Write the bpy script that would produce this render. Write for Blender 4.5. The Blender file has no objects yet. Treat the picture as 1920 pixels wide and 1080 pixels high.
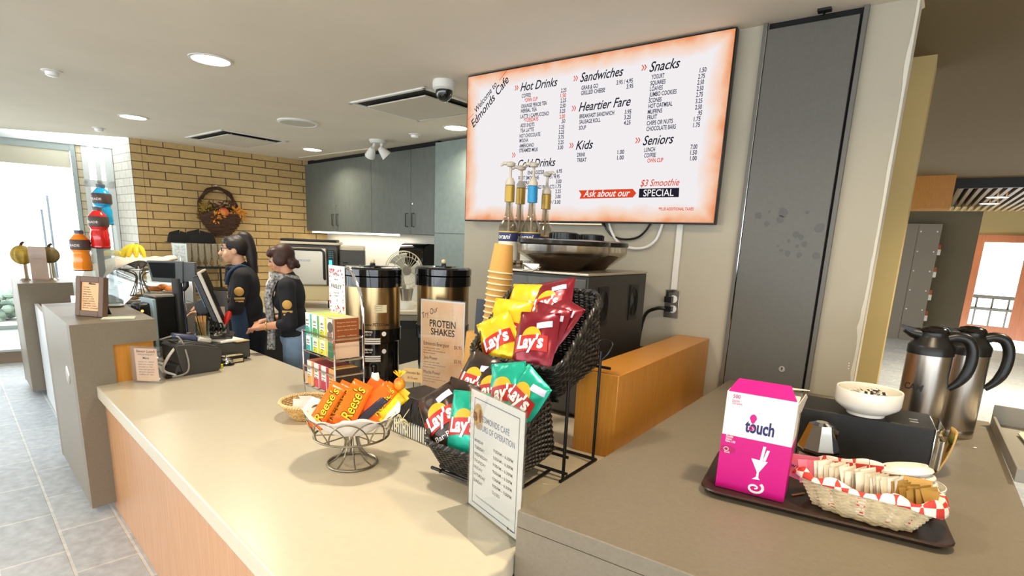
import bpy, bmesh, math, random
import numpy as np
from mathutils import Vector, Matrix, noise
random.seed(7)
SC = bpy.context.scene
COL = SC.collection
# ---------------------------------------------------------------- camera
CAM_H = 1.65
F_PX = 1024.0
CY_PX = 674.0                 # the photo is cropped: its optical axis lies below the middle
PITCH, ROLL = math.radians(12.08), math.radians(2.40)
FW = Vector((0, math.cos(PITCH), -math.sin(PITCH)))
_up = Vector((0, math.sin(PITCH), math.cos(PITCH)))
_rt = Vector((1, 0, 0))
CR = _rt*math.cos(ROLL) + _up*math.sin(ROLL)
CU = -_rt*math.sin(ROLL) + _up*math.cos(ROLL)
cam_data = bpy.data.cameras.new('camera')
cam_data.sensor_width = 36.0
cam_data.sensor_fit = 'HORIZONTAL'
cam_data.lens = F_PX/1920*36.0
cam_data.shift_y = (CY_PX-540)/1920
cam_data.clip_start = 0.02
cam = bpy.data.objects.new('camera', cam_data)
COL.objects.link(cam)
m3 = Matrix((CR, CU, -FW)).transposed()
cam.matrix_world = Matrix.Translation((0, 0, CAM_H)) @ m3.to_4x4()
SC.camera = cam
# ---------------------------------------------------------------- view and world
SC.view_settings.view_transform = 'Standard'
SC.view_settings.look = 'None'
SC.view_settings.gamma = 1.0
SC.view_settings.exposure = 0.27
SC.view_settings.use_curve_mapping = False
SC.cycles.max_bounces = 8
SC.cycles.diffuse_bounces = 4
SC.cycles.glossy_bounces = 4
SC.cycles.transmission_bounces = 8
SC.cycles.transparent_max_bounces = 12
SC.cycles.caustics_reflective = False
SC.cycles.caustics_refractive = False
SC.cycles.sample_clamp_indirect = 4.0
SC.cycles.use_denoising = True
world = bpy.data.worlds.new('world')
SC.world = world
world.use_nodes = True
_bg = world.node_tree.nodes['Background']
_bg.inputs[0].default_value = (0.90, 0.95, 1.0, 1)
_bg.inputs[1].default_value = 4.9
# ---------------------------------------------------------------- downlights and added fill lamps
WARM = (1.0, 0.90, 0.74)
def downlight_or_fill(x, y, z, power, size=0.16, col=WARM, spread=150):
    d = bpy.data.lights.new('downlight_or_fill', 'AREA')
    d.shape = 'DISK'; d.size = size; d.energy = power*0.36; d.color = col; d.spread = math.radians(spread)
    o = bpy.data.objects.new('downlight_or_fill', d); COL.objects.link(o)
    o.location = (x, y, z)
    return o
CEIL = 2.84
# ---------------------------------------------------------------- geometry helpers
def ray(x, y):
    return FW*F_PX + CR*(x-960) + CU*(CY_PX-y)
def P(x, y, z):                       # where the sight line of a photo point meets the level z
    d = ray(x, y); s = (z-CAM_H)/d.z
    return Vector((d.x*s, d.y*s, z))
def ZAT(foot, x, y):                  # height of a point standing above a known foot point
    d = ray(x, y)
    return CAM_H + d.z/math.hypot(d.x, d.y)*math.hypot(foot[0], foot[1])
# recessed lamps in view, then unseen lamps added to brighten the customer side
for (px, py, pw) in ((395, 111, 60), (250, 219, 50), (586, 280, 46), (855, 239, 40)):
    q = P(px, py, CEIL); downlight_or_fill(q.x, q.y, CEIL-0.04, pw)
for (lx, ly, pw) in ((-0.45, 2.2, 46), (-1.7, 0.3, 44), (-4.0, 2.0, 44)):
    downlight_or_fill(lx, ly, CEIL-0.04, pw)
for (lx, ly, pw) in ((1.15, 1.35, 52), (-0.5, -1.0, 72)):  # unseen warm lamps added to light the grey counter and wall
    downlight_or_fill(lx, ly, CEIL-0.04, pw, col=(1.0, 0.80, 0.52))
HALLC = (1.0, 0.86, 0.62)
for (px, py, pw) in ((1900, 338, 60), (1855, 382, 60)):
    q = P(px, py, CEIL); downlight_or_fill(q.x, q.y, CEIL-0.2, pw, col=HALLC)
for (lx, ly, pw) in ((3.3, 2.7, 120), (6.3, 6.3, 190), (8.4, 7.9, 150), (10.5, 9.6, 90)):  # unseen hall lamps added to brighten the pier and floor
    downlight_or_fill(lx, ly, CEIL-0.04, pw, col=HALLC, spread=110)
class VPlane:                         # an upright plane: local x along it, local z up, local y away from the viewer
    def __init__(self, p, q, off=0.0, z0=0.0):
        self.u = Vector((q[0]-p[0], q[1]-p[1], 0)).normalized()
        self.n = Vector((-self.u.y, self.u.x, 0))
        self.o = Vector((p[0], p[1], z0)) + self.n*off
        self.rz = math.atan2(self.u.y, self.u.x)
    def pt(self, x, y):
        d = ray(x, y)
        t = (self.o.x*self.n.x + self.o.y*self.n.y)/(d.x*self.n.x + d.y*self.n.y)
        return Vector((d.x*t, d.y*t, CAM_H + d.z*t))
    def uv(self, x, y):
        w = self.pt(x, y) - self.o
        return (w.x*self.u.x + w.y*self.u.y, w.z)
    def world(self, u, v, y=0.0):
        return self.o + self.u*u + self.n*y + Vector((0, 0, v))
def hexc(h, a=1.0):
    h = h.lstrip('#'); out = []
    for i in (0, 2, 4):
        c = int(h[i:i+2], 16)/255
        out.append(c/12.92 if c <= 0.04045 else ((c+0.055)/1.055)**2.4)
    return (*out, a)
# ---------------------------------------------------------------- materials
_mats = {}
def mat(name, color='#808080', rough=0.5, metal=0.0, var=0.0, vscale=12.0, bump=0.0, bscale=60.0, trans=0.0, ior=1.45,
        emit=None, estr=0.0, alpha=1.0, coat=0.0, stretch=None, color2=None, sheen=0.0, spec=0.5, aniso=0.0):
    if name in _mats: return _mats[name]
    m = bpy.data.materials.new(name); m.use_nodes = True
    nt = m.node_tree; b = nt.nodes['Principled BSDF']
    c = hexc(color) if isinstance(color, str) else (*color, 1)
    b.inputs['Base Color'].default_value = c
    b.inputs['Roughness'].default_value = rough
    b.inputs['Metallic'].default_value = metal
    b.inputs['Transmission Weight'].default_value = trans
    b.inputs['IOR'].default_value = ior
    b.inputs['Alpha'].default_value = alpha
    b.inputs['Coat Weight'].default_value = coat
    b.inputs['Specular IOR Level'].default_value = spec
    b.inputs['Sheen Weight'].default_value = sheen
    b.inputs['Anisotropic'].default_value = aniso
    if emit:
        b.inputs['Emission Color'].default_value = hexc(emit) if isinstance(emit, str) else (*emit, 1)
        b.inputs['Emission Strength'].default_value = estr
    co = None
    if var or bump:
        tc = nt.nodes.new('ShaderNodeTexCoord'); co = tc.outputs['Object']
        if stretch:
            mp = nt.nodes.new('ShaderNodeMapping'); mp.inputs['Scale'].default_value = stretch
            nt.links.new(co, mp.inputs['Vector']); co = mp.outputs['Vector']
    if var:
        nz = nt.nodes.new('ShaderNodeTexNoise'); nz.inputs['Scale'].default_value = vscale; nz.inputs['Detail'].default_value = 4
        nt.links.new(co, nz.inputs['Vector'])
        mx = nt.nodes.new('ShaderNodeMix'); mx.data_type = 'RGBA'
        mr = nt.nodes.new('ShaderNodeMapRange'); mr.inputs['From Min'].default_value = 0.3; mr.inputs['From Max'].default_value = 0.7
        nt.links.new(nz.outputs['Fac'], mr.inputs['Value']); nt.links.new(mr.outputs['Result'], mx.inputs['Factor'])
        c2 = hexc(color2) if color2 else tuple(min(1, v*(1+var)) for v in c[:3])+(1,)
        c1 = c if color2 else tuple(v*(1-var) for v in c[:3])+(1,)
        mx.inputs['A'].default_value = c1; mx.inputs['B'].default_value = c2
        nt.links.new(mx.outputs['Result'], b.inputs['Base Color'])
    if bump:
        n2 = nt.nodes.new('ShaderNodeTexNoise'); n2.inputs['Scale'].default_value = bscale; n2.inputs['Detail'].default_value = 3
        nt.links.new(co, n2.inputs['Vector'])
        bp = nt.nodes.new('ShaderNodeBump'); bp.inputs['Strength'].default_value = bump; bp.inputs['Distance'].default_value = 0.003
        nt.links.new(n2.outputs['Fac'], bp.inputs['Height']); nt.links.new(bp.outputs['Normal'], b.inputs['Normal'])
    _mats[name] = m
    return m
def clear_mat(name, tint='#ffffff', rough=0.03, gloss=0.10, opaque=0.0, body='#ffffff'):
    # thin clear plastic or glass: lets light straight through, reflects at glancing angles
    if name in _mats: return _mats[name]
    m = bpy.data.materials.new(name); m.use_nodes = True
    nt = m.node_tree; nt.nodes.clear(); N = nt.nodes.new
    out = N('ShaderNodeOutputMaterial'); tr = N('ShaderNodeBsdfTransparent'); tr.inputs[0].default_value = hexc(tint)
    gl = N('ShaderNodeBsdfGlossy'); gl.inputs['Roughness'].default_value = rough
    lw = N('ShaderNodeLayerWeight'); lw.inputs['Blend'].default_value = 0.25
    mr = N('ShaderNodeMapRange'); mr.inputs['To Min'].default_value = gloss*0.3; mr.inputs['To Max'].default_value = min(1, gloss*5)
    nt.links.new(lw.outputs['Facing'], mr.inputs['Value'])
    mx = N('ShaderNodeMixShader'); nt.links.new(mr.outputs[0], mx.inputs[0]); nt.links.new(tr.outputs[0], mx.inputs[1]); nt.links.new(gl.outputs[0], mx.inputs[2])
    last = mx
    if opaque:
        df = N('ShaderNodeBsdfDiffuse'); df.inputs[0].default_value = hexc(body)
        m2 = N('ShaderNodeMixShader'); m2.inputs[0].default_value = opaque
        nt.links.new(mx.outputs[0], m2.inputs[1]); nt.links.new(df.outputs[0], m2.inputs[2]); last = m2
    nt.links.new(last.outputs[0], out.inputs[0])
    _mats[name] = m
    return m
def tile_mat(name, c1, c2, mortar, bw, bh, msize, offset, axes='XZ', rough=0.7, bump=0.4, rot=0.0, var_noise=0.15, coat=0.0):
    m = bpy.data.materials.new(name); m.use_nodes = True
    nt = m.node_tree; b = nt.nodes['Principled BSDF']; b.inputs['Roughness'].default_value = rough
    b.inputs['Coat Weight'].default_value = coat
    tc = nt.nodes.new('ShaderNodeTexCoord'); src = tc.outputs['Object']
    if rot:
        mp = nt.nodes.new('ShaderNodeMapping'); mp.inputs['Rotation'].default_value = (0, 0, rot)
        nt.links.new(src, mp.inputs['Vector']); src = mp.outputs['Vector']
    if axes == 'XZ':
        sp = nt.nodes.new('ShaderNodeSeparateXYZ'); cb = nt.nodes.new('ShaderNodeCombineXYZ')
        nt.links.new(src, sp.inputs[0]); nt.links.new(sp.outputs['X'], cb.inputs['X']); nt.links.new(sp.outputs['Z'], cb.inputs['Y'])
        src = cb.outputs[0]
    bt = nt.nodes.new('ShaderNodeTexBrick'); bt.offset = offset; bt.squash = 1.0
    bt.inputs['Scale'].default_value = 1.0; bt.inputs['Brick Width'].default_value = bw; bt.inputs['Row Height'].default_value = bh
    bt.inputs['Mortar Size'].default_value = msize; bt.inputs['Mortar Smooth'].default_value = 0.15
    bt.inputs['Color1'].default_value = hexc(c1); bt.inputs['Color2'].default_value = hexc(c2); bt.inputs['Mortar'].default_value = hexc(mortar)
    bt.inputs['Bias'].default_value = 0.0
    nt.links.new(src, bt.inputs['Vector'])
    nz = nt.nodes.new('ShaderNodeTexNoise'); nz.inputs['Scale'].default_value = 18; nz.inputs['Detail'].default_value = 6
    nt.links.new(tc.outputs['Object'], nz.inputs['Vector'])
    mx = nt.nodes.new('ShaderNodeMix'); mx.data_type = 'RGBA'; mx.blend_type = 'MULTIPLY'
    mx.inputs['Factor'].default_value = 1.0
    mr = nt.nodes.new('ShaderNodeMapRange'); mr.inputs['From Min'].default_value = 0.3; mr.inputs['From Max'].default_value = 0.7
    mr.inputs['To Min'].default_value = 1-var_noise; mr.inputs['To Max'].default_value = 1.0
    nt.links.new(nz.outputs['Fac'], mr.inputs['Value'])
    nt.links.new(bt.outputs['Color'], mx.inputs['A']); nt.links.new(mr.outputs['Result'], mx.inputs['B'])
    nt.links.new(mx.outputs['Result'], b.inputs['Base Color'])
    ad = nt.nodes.new('ShaderNodeMath'); ad.operation = 'MULTIPLY_ADD'
    nt.links.new(bt.outputs['Fac'], ad.inputs[0]); ad.inputs[1].default_value = -1.0
    ms = nt.nodes.new('ShaderNodeMath'); ms.operation = 'MULTIPLY'; ms.inputs[1].default_value = 0.5
    nt.links.new(nz.outputs['Fac'], ms.inputs[0]); nt.links.new(ms.outputs[0], ad.inputs[2])
    bp = nt.nodes.new('ShaderNodeBump'); bp.inputs['Strength'].default_value = bump; bp.inputs['Distance'].default_value = 0.006
    nt.links.new(ad.outputs[0], bp.inputs['Height']); nt.links.new(bp.outputs['Normal'], b.inputs['Normal'])
    return m
# ---------------------------------------------------------------- mesh builder
class MB:
    def __init__(self):
        self.v = []; self.f = []; self.mi = []; self.cur = 0; self.M = Matrix.Identity(4)
    def addv(self, p):
        self.v.append(self.M @ Vector(p)); return len(self.v)-1
    def addf(self, idx):
        self.f.append(tuple(idx)); self.mi.append(self.cur)
    def box(self, c, s, R=None):
        x, y, z = (k/2 for k in s); c = Vector(c); ids = []
        for dz in (-z, z):
            for dx, dy in ((-x, -y), (x, -y), (x, y), (-x, y)):
                q = Vector((dx, dy, dz))
                if R is not None: q = R @ q
                ids.append(self.addv(c+q))
        a = ids
        for f in ((3, 2, 1, 0), (4, 5, 6, 7), (0, 1, 5, 4), (1, 2, 6, 5), (2, 3, 7, 6), (3, 0, 4, 7)):
            self.addf([a[i] for i in f])
        return self
    def span(self, x0, x1, y0, y1, z0, z1):
        return self.box(((x0+x1)/2, (y0+y1)/2, (z0+z1)/2), (abs(x1-x0), abs(y1-y0), abs(z1-z0)))
    def prism(self, poly, z0, z1):
        n = len(poly)
        ar = sum(poly[i][0]*poly[(i+1) % n][1]-poly[(i+1) % n][0]*poly[i][1] for i in range(n))
        if ar < 0: poly = poly[::-1]
        lo = [self.addv((p[0], p[1], z0)) for p in poly]; hi = [self.addv((p[0], p[1], z1)) for p in poly]
        self.addf(lo[::-1]); self.addf(hi)
        for i in range(n):
            j = (i+1) % n; self.addf((lo[i], lo[j], hi[j], hi[i]))
        return self
    def xprism(self, poly, y0, y1):   # polygon in x,z pushed along y
        n = len(poly)
        ar = sum(poly[i][0]*poly[(i+1) % n][1]-poly[(i+1) % n][0]*poly[i][1] for i in range(n))
        if ar < 0: poly = poly[::-1]
        a = [self.addv((p[0], y0, p[1])) for p in poly]; b = [self.addv((p[0], y1, p[1])) for p in poly]
        self.addf(a); self.addf(b[::-1])
        for i in range(n):
            j = (i+1) % n; self.addf((a[j], a[i], b[i], b[j]))
        return self
    def face(self, pts):
        self.addf([self.addv(p) for p in pts]); return self
    def tube(self, pts, r, n=8, closed=False, caps=True):
        pts = [Vector(p) for p in pts]; k = len(pts); rings = []
        rr = r if isinstance(r, (list, tuple)) else [r]*k
        t0 = None; nrm = None
        for i in range(k):
            if closed: t = pts[(i+1) % k]-pts[i-1]
            else: t = pts[min(i+1, k-1)]-pts[max(i-1, 0)]
            if t.length < 1e-9: t = Vector((0, 0, 1))
            t.normalize()
            if nrm is None:
                a = Vector((0, 0, 1)) if abs(t.z) < 0.9 else Vector((1, 0, 0))
                nrm = (a - t*a.dot(t)).normalized()
            else:
                nrm = nrm - t*nrm.dot(t)
                if nrm.length < 1e-6: nrm = t.orthogonal()
                nrm.normalize()
            bn = t.cross(nrm)
            rings.append([self.addv(pts[i] + (nrm*math.cos(2*math.pi*j/n)+bn*math.sin(2*math.pi*j/n))*rr[i]) for j in range(n)])
        for i in range(k if closed else k-1):
            a, b = rings[i], rings[(i+1) % k]
            for j in range(n):
                self.addf((a[j], a[(j+1) % n], b[(j+1) % n], b[j]))
        if caps and not closed:
            self.addf(rings[0][::-1]); self.addf(rings[-1])
        return self
    def lathe(self, prof, n=32, c=(0, 0, 0), axis='z'):
        c = Vector(c); rings = []
        for (r, z) in prof:
            if r < 1e-6:
                q = (0, 0, z) if axis == 'z' else ((0, -z, 0) if axis == 'y' else (z, 0, 0))
                rings.append([self.addv(c+Vector(q))])
            else:
                ring = []
                for j in range(n):
                    a = 2*math.pi*j/n; x, y = r*math.cos(a), r*math.sin(a)
                    q = (x, y, z) if axis == 'z' else ((x, -z, y) if axis == 'y' else (z, x, y))
                    ring.append(self.addv(c+Vector(q)))
                rings.append(ring)
        for a, b in zip(rings, rings[1:]):
            if len(a) == 1 and len(b) == 1: continue
            for j in range(n):
                j2 = (j+1) % n
                if len(a) == 1: self.addf((a[0], b[j2], b[j]))
                elif len(b) == 1: self.addf((a[j], a[j2], b[0]))
                else: self.addf((a[j], a[j2], b[j2], b[j]))
        return self
    def ball(self, c, r, n=16, m=10, R=None):
        if not isinstance(r, (tuple, list)): r = (r, r, r)
        c = Vector(c); rings = []
        for i in range(m+1):
            th = math.pi*i/m
            if i in (0, m):
                q = Vector((0, 0, r[2]*math.cos(th)))
                if R is not None: q = R @ q
                rings.append([self.addv(c+q)]); continue
            ring = []
            for j in range(n):
                a = 2*math.pi*j/n
                q = Vector((r[0]*math.sin(th)*math.cos(a), r[1]*math.sin(th)*math.sin(a), r[2]*math.cos(th)))
                if R is not None: q = R @ q
                ring.append(self.addv(c+q))
            rings.append(ring)
        for a, b in zip(rings, rings[1:]):
            for j in range(n):
                j2 = (j+1) % n
                if len(a) == 1: self.addf((a[0], b[j], b[j2]))
                elif len(b) == 1: self.addf((a[j2], a[j], b[0]))
                else: self.addf((a[j2], a[j], b[j], b[j2]))
        return self
    def limb(self, p, q, r0, r1, n=14):
        p, q = Vector(p), Vector(q)
        k = 6; pts = []; rr = []
        d = (q-p); L = d.length; d = d.normalized()
        for i in range(k+1):
            a = math.pi/2*i/k
            pts.append(p - d*r0*math.cos(a)); rr.append(max(1e-4, r0*math.sin(a)))
        for i in range(k, -1, -1):
            a = math.pi/2*i/k
            pts.append(q + d*r1*math.cos(a)); rr.append(max(1e-4, r1*math.sin(a)))
        return self.tube(pts, rr, n)
    def grid(self, fn, nu, nv, closed_u=False):
        ids = [[self.addv(fn(i/nu, j/nv)) for i in range(nu if closed_u else nu+1)] for j in range(nv+1)]
        w = nu
        for j in range(nv):
            for i in range(w):
                i2 = (i+1) % nu if closed_u else i+1
                self.addf((ids[j][i], ids[j][i2], ids[j+1][i2], ids[j+1][i]))
        return self
    def text(self, s, x0, z, x1=None, h=0.02, y=-0.001, shear=0.0, bold=0.0, align='L', fn=None, rot=0.0, maxr=None):
        # writing in the x,z plane facing -y; h = cap height; x1 stretches the line to end there
        vs, fs, w, cap = text_shape(s, shear, bold)
        k = h/cap; kx = k
        if x1 is not None and w > 0: kx = (x1-x0)/w
        if maxr: kx = min(kx, k*maxr)
        ox = x0 if align == 'L' else (x0-w*kx if align == 'R' else x0-w*kx/2)
        cr, sr = math.cos(rot), math.sin(rot); base = len(self.v)
        for (a, b) in vs:
            px, pz = a*kx, b*k
            X, Z = ox+px*cr-pz*sr, z+px*sr+pz*cr
            self.addv(fn(X, Z) if fn else (X, y, Z))
        for f in fs: self.addf([base+i for i in f])
        return self
    def disc(self, c, r, y=0, n=24, rz=None):   # flat disc in x,z facing -y
        rz = rz or r
        ids = [self.addv((c[0]+r*math.cos(2*math.pi*j/n), y, c[1]+rz*math.sin(2*math.pi*j/n))) for j in range(n)]
        self.addf(ids); return self
    def build(self, name, mats, parent=None, bevel=0.0, smooth=40, seg=2, loc=None, rz=None, mods=()):
        me = bpy.data.meshes.new(name)
        me.from_pydata([tuple(v) for v in self.v], [], self.f)
        if not isinstance(mats, (list, tuple)): mats = [mats]
        for m in mats: me.materials.append(m)
        for p, i in zip(me.polygons, self.mi): p.material_index = min(i, len(mats)-1)
        if smooth:
            for p in me.polygons: p.use_smooth = True
            me.set_sharp_from_angle(angle=math.radians(smooth))
        me.update()
        o = bpy.data.objects.new(name, me); COL.objects.link(o)
        if parent is not None: o.parent = parent
        if loc is not None: o.location = loc
        if rz is not None: o.rotation_euler = (0, 0, rz)
        if bevel:
            b = o.modifiers.new('bevel', 'BEVEL'); b.width = bevel; b.segments = seg; b.limit_method = 'ANGLE'
            b.angle_limit = math.radians(35)
        for md in mods:
            if md[0] == 'REMESH':
                r = o.modifiers.new('remesh', 'REMESH'); r.mode = 'VOXEL'; r.voxel_size = md[1]; r.use_smooth_shade = True
            elif md[0] == 'SMOOTH':
                r = o.modifiers.new('smooth', 'SMOOTH'); r.iterations = md[1]; r.factor = 0.5
            elif md[0] == 'SUBSURF':
                r = o.modifiers.new('subsurf', 'SUBSURF'); r.levels = md[1]; r.render_levels = md[1]
            elif md[0] == 'SOLID':
                r = o.modifiers.new('solid', 'SOLIDIFY'); r.thickness = md[1]; r.offset = 0
        return o
_tc = {}
def text_shape(s, shear=0.0, bold=0.0):
    key = (s, shear, bold)
    if key in _tc: return _tc[key]
    cu = bpy.data.curves.new('t', 'FONT'); cu.body = s; cu.size = 1.0; cu.shear = shear; cu.offset = bold
    cu.resolution_u = 3; cu.fill_mode = 'FRONT'
    o = bpy.data.objects.new('t', cu); COL.objects.link(o)
    dg = bpy.context.evaluated_depsgraph_get(); dg.update()
    e = o.evaluated_get(dg); me = e.to_mesh()
    vs = [(v.co.x, v.co.y) for v in me.vertices]; fs = [tuple(p.vertices) for p in me.polygons]
    e.to_mesh_clear()
    bpy.data.objects.remove(o); bpy.data.curves.remove(cu)
    if vs:
        x0 = min(v[0] for v in vs); x1 = max(v[0] for v in vs)
        vs = [(v[0]-x0, v[1]) for v in vs]; w = x1-x0
    else: w = 0
    _tc[key] = (vs, fs, w, 0.70)
    return _tc[key]
def thing(name, label, cat, loc=(0, 0, 0), rz=0.0, group=None):
    o = bpy.data.objects.new(name, None); COL.objects.link(o)
    o.empty_display_size = 0.05
    o.location = loc; o.rotation_euler = (0, 0, rz); o['label'] = label; o['category'] = cat
    if group: o['group'] = group
    return o
def tag(o, label, cat, group=None, kind=None):
    o['label'] = label; o['category'] = cat
    if group: o['group'] = group
    if kind: o['kind'] = kind
    return o
def struct(o, label=None):
    o['kind'] = 'structure'
    if label: o['label'] = label
    return o
def dup(root, loc=None, rz=None, label=None):
    r = root.copy(); COL.objects.link(r)
    if loc is not None: r.location = loc
    if rz is not None: r.rotation_euler = (0, 0, rz)
    if label: r['label'] = label
    for ch in list(root.children):
        c = ch.copy(); COL.objects.link(c); c.parent = r
        for g in list(ch.children):
            d = g.copy(); COL.objects.link(d); d.parent = c
    return r
def arc(c, r, a0, a1, n=12, plane='xy', z=0):
    out = []
    for i in range(n+1):
        a = a0+(a1-a0)*i/n
        x, y = c[0]+r*math.cos(a), c[1]+r*math.sin(a)
        out.append((x, y, z) if plane == 'xy' else ((x, z, y) if plane == 'xz' else (z, x, y)))
    return out
def rot3(ax, ay, az):
    from mathutils import Euler
    return Euler((ax, ay, az)).to_matrix()
# ================================================================ SETTING
DA = Vector((0.585, 0.811, 0)).normalized(); RA = math.atan2(DA.y, DA.x)
DB = Vector((0.7205, -0.6934, 0)).normalized(); RB = math.atan2(DB.y, DB.x)
DC = Vector((0.811, -0.585, 0)).normalized(); RC = math.atan2(DC.y, DC.x)
ZW, ZG = 0.765, 0.905                 # white counter top, grey counter top
M_ceil = mat('ceiling_paint', '#e6dccb', 0.9, var=0.03, vscale=2)
M_wall = mat('grey_green_wall_paint', '#b1a996', 0.75, var=0.03, vscale=3)
M_yellow = mat('cream_wall_paint', '#cdb47a', 0.8, var=0.03, vscale=3)
M_white = mat('white_trim_paint', '#e6e4de', 0.5)
M_lam = mat('grey_laminate', '#7b7161', 0.42, var=0.06, vscale=90, bump=0.05, bscale=300)
M_cab = mat('slate_cabinet_laminate', '#5f655f', 0.45, var=0.10, vscale=14, stretch=(1, 1, 0.5))
M_wood = mat('maple_veneer', '#b87a2c', 0.32, var=0.10, vscale=10, stretch=(14, 14, 0.8), color2='#c98a38')
M_woodp = mat('maple_front_panel', '#b8855c', 0.26, var=0.08, vscale=7, stretch=(9, 9, 0.5), color2='#c6946a')
M_solid = mat('cream_solid_surface', '#cdc2ab', 0.28, var=0.02, vscale=30)
M_black = mat('black_plastic', '#161514', 0.35)
M_blackm = mat('black_powder_coat', '#121110', 0.45)
M_dkgrey = mat('dark_grey_plastic', '#3c3a37', 0.5, bump=0.06, bscale=400)
M_steel = mat('brushed_steel', '#c9c0b0', 0.3, 1.0, var=0.05, vscale=20, stretch=(1, 1, 30))
M_chrome = mat('chrome', '#dcdcdc', 0.08, 1.0)
M_paper = mat('white_paper', '#f2efe8', 0.7)
M_ink = mat('black_ink', '#26211e', 0.6)
M_glass = clear_mat('clear_glass', '#f4f7f6')
M_acryl = clear_mat('clear_acrylic', '#f6f7f7', 0.04, 0.08)
M_cer = mat('white_ceramic', '#ebe6da', 0.22)
M_alum = mat('window_aluminium', '#9ba6a2', 0.45, 0.3)
M_line = mat('seam_black', '#0c0b0b', 0.8)

# floor and ceiling
M_floor = tile_mat('stone_floor_tile', '#bfc6ce', '#d0d5da', '#e4e5e2', 0.52, 0.26, 0.007, 0.5, 'XY', 0.5, 0.6, 0.0, 0.28)
b = MB(); b.span(-12, 20, -14, 14, -0.12, 0)
o = b.build('floor', M_floor, rz=RB); struct(o, 'grey stone tile floor')
b = MB(); b.prism([(-14, -6), (9.1, -6), (9.1, -2.45), (1.82, 2.82), (1.92, 2.95), (2.2, 8.0), (-1.0, 11), (-5, 16), (-5.33, 8.6), (-5.33, 7.95), (-7.2, 7.55), (-14, 2.4)], CEIL, CEIL+0.12)
o = b.build('ceiling', M_ceil, smooth=0); struct(o, 'beige painted ceiling')
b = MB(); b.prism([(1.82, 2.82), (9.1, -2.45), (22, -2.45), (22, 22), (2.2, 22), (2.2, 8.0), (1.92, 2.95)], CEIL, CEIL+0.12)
o = b.build('ceiling_hall', mat('ceiling_paint_dimmed', '#6f5f43', 0.9), smooth=0); struct(o, 'far hall ceiling darkened to look dimly lit')  # dim hall light is put into the ceiling colour
b = MB(); b.span(6.4, 6.6, -6, -0.4, 0, CEIL)  # unseen wall added to cut light coming from the right
o = b.build('wall_side_blocker', mat('warm_side_paint', '#b39a72', 0.8), smooth=0); struct(o, 'unseen side wall added to block light from the right')

# brick wall (back left of the kitchen)
bL, bR = P(241.4, 258, CEIL), P(573, 302, CEIL)
BRK = VPlane(bL, bR)
M_brick = tile_mat('buff_brick', '#d0b076', '#c2a26a', '#5e4a30', 0.40, 0.1105, 0.007, 0.5, 'XZ', 0.8, 0.5, 0.0, 0.15)
M_brick2 = tile_mat('buff_brick_pier', '#d0b076', '#c6a66e', '#5e4a30', 0.30, 0.1105, 0.007, 0.0, 'XZ', 0.8, 0.5, 0.0, 0.15)
Lbr = (bR-bL).length + 0.5
b = MB(); b.span(0.135, Lbr, 0, 0.30, 0, CEIL)
o = b.build('wall_back', M_brick, loc=BRK.o, rz=BRK.rz, smooth=0); struct(o, 'buff brick kitchen wall')
b = MB(); b.span(0.0, 0.13, 0, 0.30, 0, CEIL)
o = b.build('wall_pier', M_brick2, loc=BRK.o, rz=BRK.rz, smooth=0); struct(o, 'end pier of the brick wall')
# kitchen wall behind the cabinets
cp = P(573, 305, CEIL-0.03)
CABF = VPlane(cp, cp+DB)                        # front plane of the wall cabinets
M_splash = mat('white_splashback', '#d8d2c2', 0.5)
b = MB(); b.span(-0.6, 5.4, 0.36, 0.5, 0, CEIL)
o = b.build('wall_kitchen', M_splash, loc=CABF.o, rz=CABF.rz, smooth=0); struct(o, 'white wall under the kitchen cabinets')
# menu screen wall
w0 = P(1273.4, 627.8, 1.125)
TVW = VPlane(w0 - DC*3, w0 + DC*3)
uL = TVW.uv(871, 440)[0]; uR = TVW.uv(1660, 376)[0]
b = MB(); b.span(uL, uR, 0, 0.16, 0, CEIL)
o = b.build('wall_right', M_wall, loc=TVW.o, rz=TVW.rz, smooth=0); struct(o, 'grey green wall behind the menu screen')
# chipped white corner bead on the end of that wall
b = MB()
pts = []
random.seed(3)
zs = [0.9+i*(1.94/40) for i in range(41)]
for z in zs:
    wv = 0.012+0.016*max(0, noise.noise(Vector((z*4.1, 3.0, 1.0)))) + (0.018 if z < 1.75 else 0.0)*abs(noise.noise(Vector((z*9, 0, 2))))
    pts.append(wv)
for i in range(40):
    b.face([(uR-pts[i], -0.002, zs[i]), (uR+0.002, -0.002, zs[i]), (uR+0.002, -0.002, zs[i+1]), (uR-pts[i+1], -0.002, zs[i+1])])
b.span(uR-0.001, uR+0.002, -0.002, 0.16, 0.9, CEIL)
o = b.build('trim_1', mat('bare_plaster', '#d8d2c2', 0.9), loc=TVW.o, rz=TVW.rz, smooth=0); struct(o, 'chipped plaster edge of the wall end')
# tall grey closet door in the same wall
c0 = TVW.uv(1446, 26)[0]; c1 = TVW.uv(1616, 20)[0]
s0 = TVW.uv(1437.5, 24)[0]; s1 = TVW.uv(1631, 20)[0]
b = MB(); b.span(c0, c1, -0.028, -0.003, 0.3, CEIL-0.035)
M_door = mat('charcoal_door_laminate', '#605e57', 0.4, var=0.05, vscale=60)
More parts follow.
